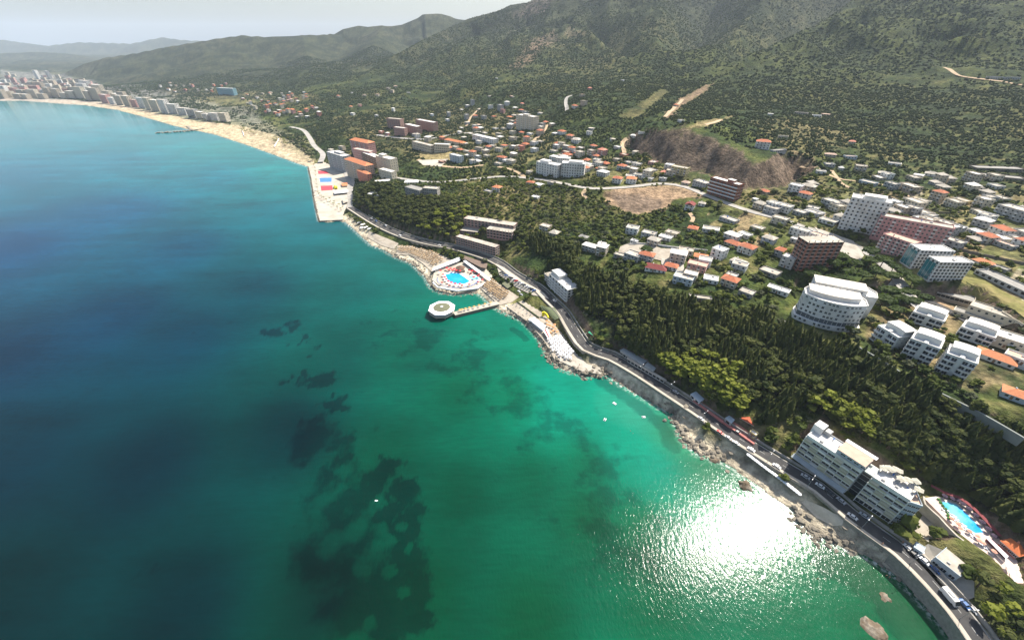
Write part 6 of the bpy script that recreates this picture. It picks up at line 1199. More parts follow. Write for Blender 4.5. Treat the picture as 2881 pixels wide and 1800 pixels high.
gp = cloth_umbrella(nodemat('blue_red_canvas', (.05,.035,.06), .8)); gp.name = 'dark_umbrella'; A_ = offset(rs, -2.2)
spread(gp, [(*q[:2], zq+.1) for q in A_[2::1][:22]], lambda i: f"dark blue umbrella in the curved row beside the upper pool, {'upper' if i < 8 else 'lower'} half", 'dark umbrellas of the upper pool')
wq = cloth_umbrella(nodemat('salmon_canvas', (.62,.33,.24), .8)); wq.name = 'salmon_umbrella'; spread(wq, [tuple(PZ(*q, zq+.1)) for q in [(2672,1462),(2690,1478),(2697,1490),(2722,1498),(2745,1512),(2748,1525),(2760,1532),(2790,1556)]], 'salmon umbrella on the pale paving between the upper pool and its wall', 'salmon umbrellas of the upper pool', scale=(.75, .95))
tb = sunbed(); tb.name = 'white_lounger'; spread(tb, [tuple(PZ(2655+i*4.6+(i % 3)*3, 1436+i*4.3-(i % 2)*6, zq+.1))+(.7,) for i in range(30)], 'white sun lounger on the pale paving of the upper pool terrace', 'white loungers of the upper pool')
gs = resample(np.array([PZ(x, y, zq+.15) for x, y in [(2640,1405),(2652,1422),(2664,1440),(2668,1458)]]), 2); mb = MB()
for p in gs: blob(mb, (p[0]-gs[0][0], p[1]-gs[0][1], .35), .8, .6, 1)
o = link('green_hedge', mb.mesh('green_hedge', nodemat('bright_hedge', (.05,.16,.025), .9, var=.3, scale=1)), loc=tuple(gs[0])); tag(o, 'curved bright green hedge at the left end of the upper pool', 'hedge'); o['kind'] = 'thing'
building('orange_roof_pool_house', 'long bright orange-roofed house beside the upper pool terrace', 'house', PZ(2806,1532,zq), PZ(2852,1572,zq), 8, 1, wall=SALMON, roof='hip', roofmat=nodemat('bright_orange_tiles', (.55,.16,.06), .85, var=.15, bump=.05), fh=3, bays=5, z=zq+.1)
into('white_strip_roof', 'narrow white roof strip left of the orange-roofed pool house', 'canopy', [slab('roof', [(2774,1512),(2780,1508),(2838,1564),(2830,1570)], zq+2.6, zq+2.8, WCLOTH, zz=zq+2.8), slab('wall', [(2777,1514),(2832,1568),(2830,1569),(2775,1516)], zq, zq+2.5, DR, zz=zq+1)])
for i, (x, y) in enumerate([(2835,1588),(2845,1608),(2856,1628)]):
    into('square_canopy', f"white square canopy, {('nearest', 'second nearest', 'third nearest')[i]} to the orange-roofed pool house", 'canopy', [slab('roof', [(x-9, y-8), (x+9, y-3), (x+12, y+9), (x-3, y+7)], zq+2.4, zq+2.6, WCLOTH, zz=zq+2.5), slab('post', [(x-1, y-1), (x+1, y-1), (x+1, y+1), (x-1, y+1)], zq, zq+2.35, RAILW, zz=zq+1)])
tw = resample(np.array([PZ(x, y, zq) for x, y in [(2598,1398),(2602,1420),(2640,1455),(2690,1508),(2780,1575),(2848,1645)]]), 4)
o = slab_strip('terrace_retaining_wall', tw, -.4, .4, -7, .7, CONCL); tag(o, 'curved pale retaining wall carrying the upper pool terrace', 'wall')
vw = resample(np.array([PZ(x, y, padw['villa_ground'][1]) for x, y in [(2410,975),(2470,1010),(2560,1065),(2660,1115),(2760,1165),(2881,1235)]]), 6)
o = slab_strip('villa_retaining_wall', vw, -.5, .5, -5, .8, nodemat('grey_green_concrete', (.20,.215,.20), .9, var=.12)); tag(o, 'long grey-green retaining wall below the white stepped apartment blocks', 'wall'); FOOT.append((np.vstack([offset(vw, 1.5)[:, :2], offset(vw, -1.5)[::-1, :2]]), 0))
hw = resample(np.array([PZ(x, y, padw['rounded_hotel_ground'][1]) for x, y in [(2205,905),(2240,925),(2270,935)]]), 5); o = slab_strip('garden_wall', hw, -.25, .25, -3, 1.0, CONCL); tag(o, 'short pale garden wall at the foot of the rounded white hotel', 'wall')
yw = None
for lab, pts, h_ in [('long white yard wall behind the gravel yard on the hill', [(1770,690),(1800,688),(1850,692),(1890,698),(1940,702),(1990,708)], 1.8), ('dark straight boundary wall below the tall grey block at the right edge', [(2640,690),(2700,705),(2760,720),(2881,745)], 2), ('field wall between the pale orchard plots at the right edge', [(2720,618),(2790,632),(2881,655)], 1.5), ('garden wall running from the pink complex towards the right edge', [(2560,655),(2600,668),(2660,690)], 1.5), ('low wall above the terraces by the cream houses', [(2450,545),(2510,560),(2600,590),(2700,600)], 1.5)]:
    Wl_ = resample(np.array([G(x, y) for x, y in pts]), 8); Wl_[:, 2] = H(Wl_[:, 0], Wl_[:, 1]); o = slab_strip('boundary_wall', Wl_, -.25, .25, -2, h_, WHITE if 'white' in lab else DARKW); tag(o, lab, 'wall')
# --- the quay with its painted courts
zqy = 2.2
for nm, pts, m in (('red_court', [(894,481),(917,481),(927,489),(896,490)], COURTR), ('blue_court', [(899,501),(933,500),(933,512),(901,513)], COURTB), ('red_court', [(902,523),(935,522),(936,535),(904,537)], COURTR)): slab(nm, pts, zqy, zqy+.05, m, zz=zqy, kind='structure')
into('inflatable_castle', 'small bright yellow inflatable castle beside the lower red court', 'inflatable', [slab('base', [(939,524),(949,524),(950,531),(940,531)], zqy, zqy+1.5, YELLOW, zz=3), slab('tower', [(940,525),(943,525),(943,528),(940,528)], zqy+1.5, zqy+4, YELLOW, zz=4), slab('tower', [(946,527),(949,527),(949,530),(946,530)], zqy+1.5, zqy+4, YELLOW, zz=4)])
into('quay_canopy', 'long white flat roof with a dark front at the middle of the quay', 'canopy', [slab('roof', [(939,537),(979,535),(979,541),(941,545)], zqy+2.8, zqy+3.1, WCLOTH, zz=5.3), slab('wall', [(942,544),(978,540),(978,539),(942,543)], zqy, zqy+2.7, VOID, zz=3)])
into('quay_shed', 'small beige roofed stand at the landward edge of the quay', 'shed', [slab('roof', [(962,560),(976,555),(980,567),(966,572)], zqy+2.6, zqy+2.8, CONCL, zz=5), slab('wall', [(965,562),(975,559),(978,566),(968,570)], zqy, zqy+2.5, GREYW, zz=3)])
into('orange_kiosk', 'small orange-roofed kiosk near the yellow inflatable', 'kiosk', [slab('wall', [(962,520),(976,519),(977,525),(963,526)], zqy, zqy+2.4, CREAM, zz=3), slab('roof', [(960,515),(977,514),(978,522),(962,523)], zqy+2.5, zqy+2.8, ORANGE, zz=5)])
drape('quay_street', [(960,460),(975,490),(984,520),(986,560),(984,584)], 9, ROADC, lift=.6)
# --- far breakwater and groynes
def mole(name, label, pts, w_, h_, mat):
    W_m = resample(np.array([PZ(x, y, 0) for x, y in pts]), 6); mb = MB(); r_ = random.Random(2)
    for p in W_m:
        for k in range(5): blob(mb, (p[0]+r_.uniform(-w_, w_)/2, p[1]+r_.uniform(-w_, w_)/2, r_.uniform(-.5, h_-1)), r_.uniform(1.5, 2.6), .7, 1, rnd=r_)
    vs, fs = ribbon(W_m, -w_*.3, w_*.3, h_); mb.add(vs, fs); vs2, fs2 = ribbon(W_m, -w_*.5, -w_*.3, 0); o = link(name, mb.mesh(name, mat)); tag(o, label, 'breakwater'); return o
mole('breakwater', 'long dark stone breakwater reaching out from the far beach', [(466,374),(500,372),(540,369),(578,364)], 12, 3, BOULD); mole('breakwater', 'short detached rock heap off the tip of the far breakwater', [(443,375),(460,374)], 9, 2.5, BOULD); mole('breakwater', 'short slanting groyne meeting the far breakwater from the left', [(527,357),(540,367)], 7, 2.5, BOULD)
for lab, a, b in (('white fence line running down the beach beside the palm garden', (682,368),(687,384)), ('white fence line at the near palm garden on the beach', (785,392),(772,414))):
    Wl_ = resample(np.array([G(*a), G(*b)]), 8); o = slab_strip('beach_fence', Wl_, -.6, .6, -1, 2.2, WCLOTH); tag(o, lab, 'fence')

# ---------------------------------------------------------------- boulders along the water
rnd = random.Random(31); mb = MB()
for pts, w_, dens in [([(1085,704),(1110,722),(1160,742),(1195,777),(1213,808),(1235,824)], 5, 1.6), ([(1235,826),(1290,832),(1345,826)], 2.5, 1.2), ([(1405,872),(1440,888),(1480,905),(1520,958),(1530,985)], 4.5, 1.6), ([(1530,985),(1550,1015),(1590,1040),(1640,1056),(1690,1052),(1720,1060)], 6, 2.6),
                      ([(1720,1062),(1800,1112),(1895,1165)], 2, .5), ([(1893,1165),(1908,1200),(1930,1235),(1960,1262),(2010,1285),(2040,1300)], 6, 3.0), ([(2240,1440),(2255,1475),(2290,1505),(2340,1528),(2375,1536)], 5.5, 3.2), ([(2375,1538),(2480,1590),(2560,1655),(2650,1755)], 1.5, .4), ([(868,470),(885,560),(893,600)], 2, .6), ([(2350,1500),(2400,1520),(2440,1545)], 5, .8)]:
    W_m = resample(np.array([PZ(x, y, 0) for x, y in pts]), 2.0)
    for p in W_m:
        for k in range(int(dens*2+rnd.random())):
            s = rnd.uniform(.45, 1.5)*(1.15 if dens > 2 else .8); x, y = p[0]+rnd.gauss(0, w_*.42), p[1]+rnd.gauss(0, w_*.42); z = max(float(H(x, y)), -.4)+rnd.uniform(-.2, .5)*s; blob(mb, (x, y, z), s, .7, 1, .3, rnd=rnd)
o = link('shore_boulders', mb.mesh('shore_boulders', BOULD), kind='stuff')
for lab, px, py, s, hgt in (('large pale rock standing in the glare of the sun on the water', 2095, 1366, 3.4, 2.2), ('broad brown rock breaking the surface near the bottom edge, white foam beside it', 2459, 1770, 3.8, 1.2), ('dark rock at the left edge of the sun glare, just off the boulders', 2008, 1292, 2.6, 1.2), ('small pale rock just under the water off the lower beach', 2490, 1680, 2.0, .4)):
    p = PZ(px, py, 0); mb = MB(); blob(mb, (0,0,0), s, hgt/s, 2, .3, rnd=random.Random(int(px))); blob(mb, (s*.5,s*.3,-.1), s*.55, hgt/s, 2, .3, rnd=random.Random(int(py))); o = link('sea_rock', mb.mesh('sea_rock', nodemat('wet_brown_rock', (.115,.085,.055), .7, var=.4, scale=.8, var2=(.21,.18,.14), bump=.2)), loc=tuple(p)); tag(o, lab, 'rock')
# ---------------------------------------------------------------- cars, van, lamps
CARW = {}
def car(body, kind='car'):
    t = thing('parked_car', '', 'car', (0,0,0)); L2, W2 = 2.15, .88
    prof = [(-2.15,.35),(-2.12,.75),(-1.9,.88),(-1.2,.95),(-.75,1.40),(.75,1.42),(1.25,.98),(1.95,.84),(2.15,.62),(2.15,.35)]
    mb = MB(); n = len(prof); vs = [(x, -W2*(.84 if z > 1.2 else 1), z) for x, z in prof]+[(x, W2*(.84 if z > 1.2 else 1), z) for x, z in prof]
    mb.add(vs, [(i, i+n, (i+1) % n+n, (i+1) % n) for i in range(n)]+[tuple(range(n)), tuple(range(n, 2*n))[::-1]]); part('body', mb.mesh('body', body), t)
    mb = MB()
    for s in (-1, 1): mb.add([(-1.05, s*(W2+.012), .98), (1.1, s*(W2+.012), 1.0), (.72, s*(W2*.86+.012), 1.36), (-.72, s*(W2*.86+.012), 1.34)], [(0,1,2,3) if s < 0 else (3,2,1,0)])
    mb.add([(1.27,-.74,1.0),(1.27,.74,1.0),(.79,.66,1.42),(.79,-.66,1.42)], [(0,1,2,3)]); mb.add([(-1.22,-.74,.98),(-1.22,.74,.98),(-.79,.66,1.41),(-.79,-.66,1.41)], [(3,2,1,0)])
    part('windows', mb.mesh('windows', GLASS), t)
    wme = MB().tube((0,-.1,0), (0,.1,0), .33, n=10).tube((0,.1,0), (0,-.1,0), .33, n=10).mesh('wheel', VOID)
    for x in (-1.35, 1.35):
        for y in (-.82, .82): part('wheel', wme, t, (x, y, .33))
    hl = MB().box(-.03,-.15,-.07,.03,.15,.07, bottom=True).mesh('headlight', WCLOTH)
    for y in (-.6, .6): part('headlight', hl, t, (2.16, y, .62))
    return t
def paint(name, c): return nodemat(name, c, .25, spec=.6, var=.05, metal=.1)
CARC = {'white': paint('white_car_paint', (.72,.72,.72)), 'silver': paint('silver_car_paint', (.42,.43,.45)), 'black': paint('black_car_paint', (.02,.02,.023)), 'red': paint('red_car_paint', (.50,.03,.03)), 'blue': paint('blue_car_paint', (.05,.12,.30)), 'dark grey': paint('dark_grey_car_paint', (.08,.085,.09))}
cars = {k: None for k in CARC}
def tangent(p):
    d, par = seg_dist(np.array([p[:2]]), coast_road); i = int(min(par[0], len(coast_road)-2)); t = coast_road[i+1]-coast_road[i]; return math.atan2(t[1], t[0])
NC = {}
def put_car(px, py, col, where_, z=7.0, rz=None, name=None):
    p = PZ(px, py, z+.5); p[2] = z; a = tangent(p) if rz is None else rz; k = (col, where_); NC[k] = NC.get(k, 0)+1; lab = f"{ORD[NC[k]-1] if NC[k] > 1 else ''}{col} car {where_}".replace('second nearest', 'second').replace('third nearest', 'third').replace('fourth nearest', 'fourth').replace('fifth nearest', 'fifth').replace('sixth nearest', 'sixth')
    if cars[col] is None: t = cars[col] = car(CARC[col]); t.location = tuple(p); t.rotation_euler = (0,0,a); t['label'] = lab; t['group'] = 'cars along the coast road'
    else: copytree(cars[col], p, a, 1, lab, 'cars along the coast road')
for x, y, c_, w_ in [(1971,1177,'silver','parked at the parapet beside the beach stairs'),(1988,1195,'black','parked at the parapet just below the silver one'),(2025,1216,'red','parked at the parapet below the red terrace'),(2048,1231,'silver','behind the red car on the road'),(2070,1246,'white','parked between the red terrace and the boulders'),(2113,1264,'white','driving past the end of the red terrace'),
    (2185,1311,'white','driving past the left corner of the seafront hotel'),(2074,1215,'dark grey','beside the red terrace wall'),(1901,1102,'silver','in the tree shade left of the red terrace'),(2266,1340,'silver','parked in front of the left hotel block'),(2307,1366,'white','parked in front of the left hotel block'),(2334,1385,'dark grey','parked in front of the stair block'),(2366,1408,'silver','parked in front of the right hotel block'),
    (2398,1452,'white','driving past the right hotel block'),(2431,1450,'silver','parked near the green awning of the hotel'),(2556,1541,'white','parked at the small blue hut'),(2568,1556,'black','parked below the small blue hut'),(2600,1577,'white','parked beside the beige-roofed building'),(2632,1601,'blue','parked under the square windows'),(2714,1699,'blue','parked near the white van'),(2738,1713,'white','at the right end of the roadside yard'),
    (1236,690,'white','on the road before the unfinished hotel'),(1125,662,'white','on the road below the wooded headland'),(1045,615,'silver','at the head of the quay beach'),(1058,622,'blue','at the head of the quay beach'),(1085,634,'white','under the wooded headland'),(1100,642,'black','under the wooded headland'),(1460,820,'white','behind the straw umbrella terrace'),(1467,829,'silver','behind the straw umbrella terrace'),(1283,703,'black','beside the unfinished hotel'),(1560,845,'white','outside the white bend hotel'),(1548,832,'dark grey','outside the white bend hotel')]:
    put_car(x, y, c_, w_, z=7.02 if not (1440 < x < 1475) else 3.2)
cl_ = ['black','dark grey','blue','silver','black','white','red','silver','white','dark grey','white','silver','black','blue']
aa = tangent(PZ(1450,790,7))
for i, c_ in enumerate(cl_): put_car(1410+(1503-1410)*i/13, 767+(817-767)*i/13, c_, 'in the slanted row of the car park by the road', z=7.4, rz=aa+1.2)
vn = thing('camper_van', 'long white van parked by the yard at the lower right, nose towards the sea', 'van', PZ(2668,1682,7.1)-np.array([0,0,.1]), tangent(PZ(2668,1682,7)))
vn.location[2] = 7.0
part('body', MB().box(-3.4,-1.1,.5,2.3,1.1,2.9).add([(2.3,-1.1,.5),(3.4,-1.1,.5),(3.4,1.1,.5),(2.3,1.1,.5),(2.3,-1.1,2.9),(3.35,-1.1,1.3),(3.35,1.1,1.3),(2.3,1.1,2.9)], [(0,1,5,4),(1,2,6,5),(2,3,7,6)]).mesh('body', CARC['white']), vn)
part('windscreen', MB().add([(3.36,-1.0,1.34),(3.36,1.0,1.34),(2.38,1.0,2.84),(2.38,-1.0,2.84)], [(0,1,2,3)]).add([(2.4,-1.0,2.87),(3.38,-1,1.35),(3.38,1,1.35),(2.4,1,2.87)], [(0,1,2,3)]).mesh('windscreen', GLASS), vn); part('roof_box', MB().box(-1.5,-.6,2.9,.8,.6,3.15).mesh('roof_box', GREYW), vn)
wme = MB().tube((0,-.14,0), (0,.14,0), .42, n=10).tube((0,.14,0), (0,-.14,0), .42, n=10).mesh('wheel', VOID)
for x in (-2.2, 2.2):
    for y in (-1.0, 1.0): part('wheel', wme, vn, (x, y, .42))
def lamp():
    t = thing('street_lamp', '', 'street lamp', (0,0,0)); part('pole', MB().tube((0,0,0), (0,0,8.5), .11, .06, n=6).mesh('pole', RAIL), t); part('arm', MB().tube((0,0,8.4), (1.5,0,8.8), .05, n=5).tube((0,0,8.4), (-1.5,0,8.8), .05, n=5).mesh('arm', RAIL), t)
    for s in (-1, 1): part('lamp_head', MB().box(-.4,-.14,-.06,.4,.14,.08, bottom=True).mesh('lamp_head', WCLOTH), t, (s*1.7, 0, 8.82))
    return t
Lm = [(2270,1371,'in front of the left hotel block'),(2424,1484,'at the right end of the seafront hotel'),(2158,1300,'beside the tree left of the seafront hotel'),(1976,1186,'opposite the red terrace, near the beach stairs'),(1885,1104,'in the pine shade along the road'),(1800,1054,'beside the long metal restaurant roofs'),(2560,1585,'opposite the beige-roofed building'),(2700,1740,'near the white van'),(1640,965,'above the white lounger rows'),(1560,868,'by the white bend hotel')]
L0 = lamp()
for i, (x, y, w_) in enumerate(Lm):
    p = PZ(x, y, 7.1); p[2] = 7.05; a = tangent(p)+math.pi/2; lab = 'double-armed grey street lamp '+w_
    if i == 0: L0.location = tuple(p); L0.rotation_euler = (0,0,a); L0['label'] = lab; L0['group'] = 'street lamps of the coast road'
    else: copytree(L0, p, a, 1, lab, 'street lamps of the coast road')
# stairs down to the beach
p = PZ(1945,1178,4); sa = tangent(p); st = thing('beach_stairs', 'concrete stairs from the pavement down to the boulders', 'stairs', (p[0], p[1], 0), sa-math.pi/2)
for k in range(12): part('step', MB().box(0,-1.4,-1,.5,1.4,.0).mesh('step', CONCL) if k == 0 else KIDS[st.name][0].data, st, (.5*k-4, 0, 7-.5*k))
# boats, pedal boats, buoys and bathers
def pedalo():
    t = thing('pedal_boat', '', 'boat', (0,0,0))
    for y in (-.6, .6): part('float', MB().add([(-1.5,y-.25,-.1),(1.2,y-.25,-.1),(1.7,y,.15),(1.2,y+.25,-.1),(-1.5,y+.25,-.1),(-1.5,y-.25,.35),(1.2,y-.25,.35),(1.2,y+.25,.35),(-1.5,y+.25,.35)], [(0,1,6,5),(1,2,6),(2,7,6),(2,3,7),(3,4,8,7),(4,0,5,8),(5,6,7,8)]).mesh('float', WCLOTH), t)
    part('seat', MB().box(-.6,-.7,.3,.3,.7,.55).box(-.75,-.7,.5,-.6,.7,1.0).mesh('seat', WCLOTH), t); return t
pdl = pedalo(); spread(pdl, [tuple(PZ(x, y, .05)) for x, y in [(1729,1135),(1702,1180),(1811,1173)]], lambda i: ['white pedal boat close to the shadowed beach, right of the lido point', 'white pedal boat furthest left in the turquoise shallows', 'white pedal boat nearest the parapet stairs'][i], 'white pedal boats', rot=True, scale=(.8, .9))
def boat():
    t = thing('motor_boat', '', 'boat', (0,0,0)); part('hull', MB().add([(-2.2,-.8,.0),(1,-.8,0),(2.6,0,.1),(1,.8,0),(-2.2,.8,0),(-2.2,-.95,.6),(1,-.95,.65),(3,0,.8),(1,.95,.65),(-2.2,.95,.6)], [(0,1,6,5),(1,2,7,6),(2,3,8,7),(3,4,9,8),(4,0,5,9),(5,6,7,8,9)]).mesh('hull', WCLOTH), t); part('windscreen', MB().box(.1,-.6,.66,.2,.6,1.1).mesh('windscreen', GLASS), t); part('outboard_motor', MB().box(-2.6,-.2,.2,-2.2,.2,1).mesh('outboard_motor', VOID), t); return t
bt = boat(); spread(bt, [tuple(PZ(x, y, .05)) for x, y in [(1059,1408),(408,366),(530,378),(548,389)]], lambda i: ['white motor boat over the dark seagrass meadow', 'white boat left of the far breakwater', 'white boat just off the far breakwater', 'white boat below the root of the far breakwater', 'tiny white boat in the lower middle of the open water', 'tiny white boat near the bottom left of the open water'][i], 'small white boats', scale=(.32, .4))
# bathers: one continuous body each
def person(pose='stand'):
    bm_ = bpy.data.meshes.new('person'); J = [(0,0,.95),(0,0,1.2),(0,0,1.42),(0,0,1.52),(0,.02,1.66),(-.19,0,1.4),(-.30,0,1.12),(-.34,.06,.86),(.19,0,1.4),(.30,0,1.12),(.34,.06,.86),(-.1,0,.9),(-.12,0,.5),(-.13,-.02,.06),(-.13,.12,.03),(.1,0,.9),(.12,.02,.5),(.13,0,.06),(.13,.14,.03)]
    E = [(0,1),(1,2),(2,3),(3,4),(2,5),(5,6),(6,7),(2,8),(8,9),(9,10),(0,11),(11,12),(12,13),(13,14),(0,15),(15,16),(16,17),(17,18)]; r = [.13,.12,.14,.055,.10,.06,.045,.035,.06,.045,.035,.09,.06,.04,.035,.09,.06,.04,.035]
    bm_.from_pydata(J, E, []); o = bpy.data.objects.new('person', bm_); COL.objects.link(o); m = o.modifiers.new('Skin', 'SKIN')
    for i, v in enumerate(bm_.skin_vertices[0].data if bm_.skin_vertices else []): v.radius = (r[i], r[i])
    if not bm_.skin_vertices: return o
    bm_.skin_vertices[0].data[0].use_root = True; dg = bpy.context.evaluated_depsgraph_get(); me = bpy.data.meshes.new_from_object(o.evaluated_get(dg)); o.modifiers.clear(); me.materials.clear(); me.materials.append(nodemat('tanned_skin', (.40,.22,.14), .6)); o.data = me; me.name = 'person'; return o
pr_ = person()
pl_pp = [(2492,1620,-.5,'person standing in the shallows off the lower beach, the left one of two'),(2501,1624,-.5,'person standing in the shallows off the lower beach, the right one of two'),(1774,1212,-1.2,'swimmer in the turquoise water below the lido point, the upper of a pair'),(1781,1219,-1.2,'swimmer in the turquoise water below the lido point, the lower of a pair'),(2300,1627,-1.2,'lone swimmer right of the sun glare'),(2280,1586,-1.2,'lone swimmer at the lower right edge of the sun glare'),(2538,1526,7.0,'person walking on the pavement near the small blue hut'),(2480,1531,7.1,'person on the promenade opposite the end of the hotel'),(1620,1020,2.6,'person standing on the pale paving at the lido point'),(1630,1028,2.6,'person near the tip of the lido point')]
for i, (x, y, z, lab) in enumerate(pl_pp):
    o = pr_ if i == 0 else pr_.copy()
    if i: COL.objects.link(o)
    o.location = tuple(map(float, [*PZ(x, y, max(z, 0))[:2], z])); o.rotation_euler = (0, 0, i*1.3); tag(o, lab, 'person')

for i, (x, y) in enumerate([(1012,630),(1022,636),(1030,644),(1040,648),(1018,645)]):
    g_ = G(x, y); t = thing('beach_tent', ['topmost','second','third','lowest','seaward'][i]+' white awning on the small shaded beach beside the quay', 'awning', g_, .4+i*.3); part('roof', MB().box(-3, -1.6, 2.4, 3, 1.6, 2.55, bottom=True).mesh('roof', WCLOTH), t); part('posts', MB().box(-2.8,-1.4,-.5,-2.7,-1.3,2.39).box(2.7,-1.4,-.5,2.8,-1.3,2.39).box(2.7,1.3,-.5,2.8,1.4,2.39).box(-2.8,1.3,-.5,-2.7,1.4,2.39).mesh('posts', RAILW), t)

# ================================================================ vegetation
def leafmat(name, col, col2, tr=.38):
    m = bpy.data.materials.new(name); m.use_nodes = True; n = m.node_tree; L = n.links; b = n.nodes['Principled BSDF']; b.inputs['Roughness'].default_value = .75; b.inputs['Specular IOR Level'].default_value = .15
    g = n.nodes.new('ShaderNodeNewGeometry'); oi = n.nodes.new('ShaderNodeObjectInfo'); z = n.nodes.new('ShaderNodeTexNoise'); z.inputs['Scale'].default_value = .9; z.inputs['Detail'].default_value = 4; L.new(g.outputs['Position'], z.inputs['Vector'])
    z2 = n.nodes.new('ShaderNodeTexNoise'); z2.inputs['Scale'].default_value = .012; L.new(oi.outputs['Location'], z2.inputs['Vector'])
    a = n.nodes.new('ShaderNodeMath'); a.operation = 'ADD'; L.new(oi.outputs['Random'], a.inputs[0]); L.new(z.outputs[0], a.inputs[1]); a2 = n.nodes.new('ShaderNodeMath'); a2.operation = 'ADD'; L.new(a.outputs[0], a2.inputs[0]); L.new(z2.outputs[0], a2.inputs[1])
    r = n.nodes.new('ShaderNodeMapRange'); r.inputs[1].default_value = .7; r.inputs[2].default_value = 2.2; L.new(a2.outputs[0], r.inputs[0])
    mx = n.nodes.new('ShaderNodeMix'); mx.data_type = 'RGBA'; L.new(r.outputs[0], mx.inputs[0]); mx.inputs[6].default_value = (*col, 1); mx.inputs[7].default_value = (*col2, 1); L.new(mx.outputs[2], b.inputs['Base Color'])
    tl = n.nodes.new('ShaderNodeBsdfTranslucent'); wa = n.nodes.new('ShaderNodeVectorMath'); wa.operation = 'MULTIPLY'; L.new(mx.outputs[2], wa.inputs[0]); wa.inputs[1].default_value = (1.25, 1.35, .55); L.new(wa.outputs[0], tl.inputs[0])
    ms = n.nodes.new('ShaderNodeMixShader'); ms.inputs[0].default_value = tr; L.new(b.outputs[0], ms.inputs[1]); L.new(tl.outputs[0], ms.inputs[2]); L.new(ms.outputs[0], n.nodes['Material Output'].inputs[0]); MATS[name] = m; return m
L_CON = leafmat('conifer_needles', (.028,.046,.014), (.12,.13,.034)); L_PINE = leafmat('pine_needles', (.11,.135,.018), (.25,.27,.04)); L_UMB = leafmat('umbrella_pine_needles', (.035,.06,.016), (.07,.10,.025))
L_BRO = leafmat('broad_leaves', (.030,.055,.011), (.16,.18,.035)); L_OLI = leafmat('olive_leaves', (.05,.065,.035), (.13,.14,.075)); L_SCR = leafmat('scrub_leaves', (.020,.040,.016), (.068,.092,.032))
def conifer_crown(seed, h=10, r=1.7):
    r_ = random.Random(seed); mb = MB(); n = 13
    for k in range(n):
        q = k/(n-1); z = h*(.14+.82*q); rr_ = r*(1-q)**.75*r_.uniform(.8, 1.15)+.2; m = max(5, int(9*(1-q*.6)))
        for j in range(m):
            a = 2*math.pi*(j+r_.random())/m; l = rr_*r_.uniform(.7, 1.2); w_ = .5*l+.15; ca, sa = math.cos(a), math.sin(a); dz = -l*r_.uniform(.1, .5); up = r_.uniform(.3, .7)
            mb.add([(ca*.1, sa*.1, z+up), (ca*l*.6-sa*w_, sa*l*.6+ca*w_, z+dz*.3), (ca*l, sa*l, z+dz), (ca*l*.6+sa*w_, sa*l*.6-ca*w_, z+dz*.3-.1)], [(0,1,2),(0,2,3)])
    mb.cone((0,0,h*.12), r*.5, h*.8, 6); mb.cone((0,0,h*.88), .18, h*.12, 4); return mb.mesh('crown', L_CON)
def puffy_crown(seed, r, hgt, nblob, mat, flat=.6, cards=60, z0=0, name='crown', sub=1):
    r_ = random.Random(seed); mb = MB(); cs = []
    for k in range(nblob):
        a = r_.uniform(0, 6.28); d = r*.62*math.sqrt(r_.random()); s = r*r_.uniform(.30, .50); z = z0+hgt*(.35+.6*r_.random()*(1-d/r*.6)); cs.append((d*math.cos(a), d*math.sin(a), z, s)); blob(mb, cs[-1][:3], s, flat, sub, .35, rnd=r_)
    for k in range(cards):
        x, y, z, s = r_.choice(cs); v = Vector((r_.gauss(0, 1), r_.gauss(0, 1), r_.gauss(.3, .8))).normalized(); p = Vector((x, y, z))+Vector((v.x, v.y, v.z*flat))*s*r_.uniform(.95, 1.3); t1 = v.orthogonal().normalized(); t2 = v.cross(t1); q = r_.uniform(.10, .22)*r
        t1 = t1*q+v*q*r_.uniform(-.5, .5); t2 = t2*q*.7+v*q*r_.uniform(-.5, .5); mb.add([p-t1, p+t2, p+t1, p-t2*.6], [(0,1,2),(0,2,3)])
    return mb.mesh(name, mat)
def trunk_mesh(h, r, bend=.2, seed=0, limbs=0):
    r_ = random.Random(seed); mb = MB(); p = [(0,0,-.8), (bend*r_.uniform(-1,1), bend*r_.uniform(-1,1), h*.5), (bend*r_.uniform(-1,1), bend*r_.uniform(-1,1), h)]
    mb.tube(p[0], p[1], r, r*.75, 6, cap=False).tube(p[1], p[2], r*.75, r*.35, 6)
    for k in range(limbs): a = r_.uniform(0, 6.28); z = h*r_.uniform(.5, .85); mb.tube((p[1][0], p[1][1], z), (math.cos(a)*h*.3, math.sin(a)*h*.3, z+h*.22), r*.35, r*.15, 4)
    return mb.mesh('trunk', BARK)
def palm():
    t = thing('palm_tree', '', 'palm', (0,0,0)); part('trunk', trunk_mesh(5, .2, .15), t); mb = MB()
    for k in range(11):
        a = k*.571*1.9; ca, sa = math.cos(a), math.sin(a); pts = [(.0, 5.0), (1.0, 5.6), (2.0, 5.3), (2.7, 4.5)]
        for i in range(3):
            (r0, z0_), (r1, z1_) = pts[i], pts[i+1]; w0, w1 = (.1,.35,.3,.05)[i:i+2]; mb.add([(ca*r0-sa*w0, sa*r0+ca*w0, z0_), (ca*r0+sa*w0, sa*r0-ca*w0, z0_), (ca*r1+sa*w1, sa*r1-ca*w1, z1_), (ca*r1-sa*w1, sa*r1+ca*w1, z1_)], [(0,1,2,3)])
    part('crown', mb.mesh('crown', L_BRO), t); return t
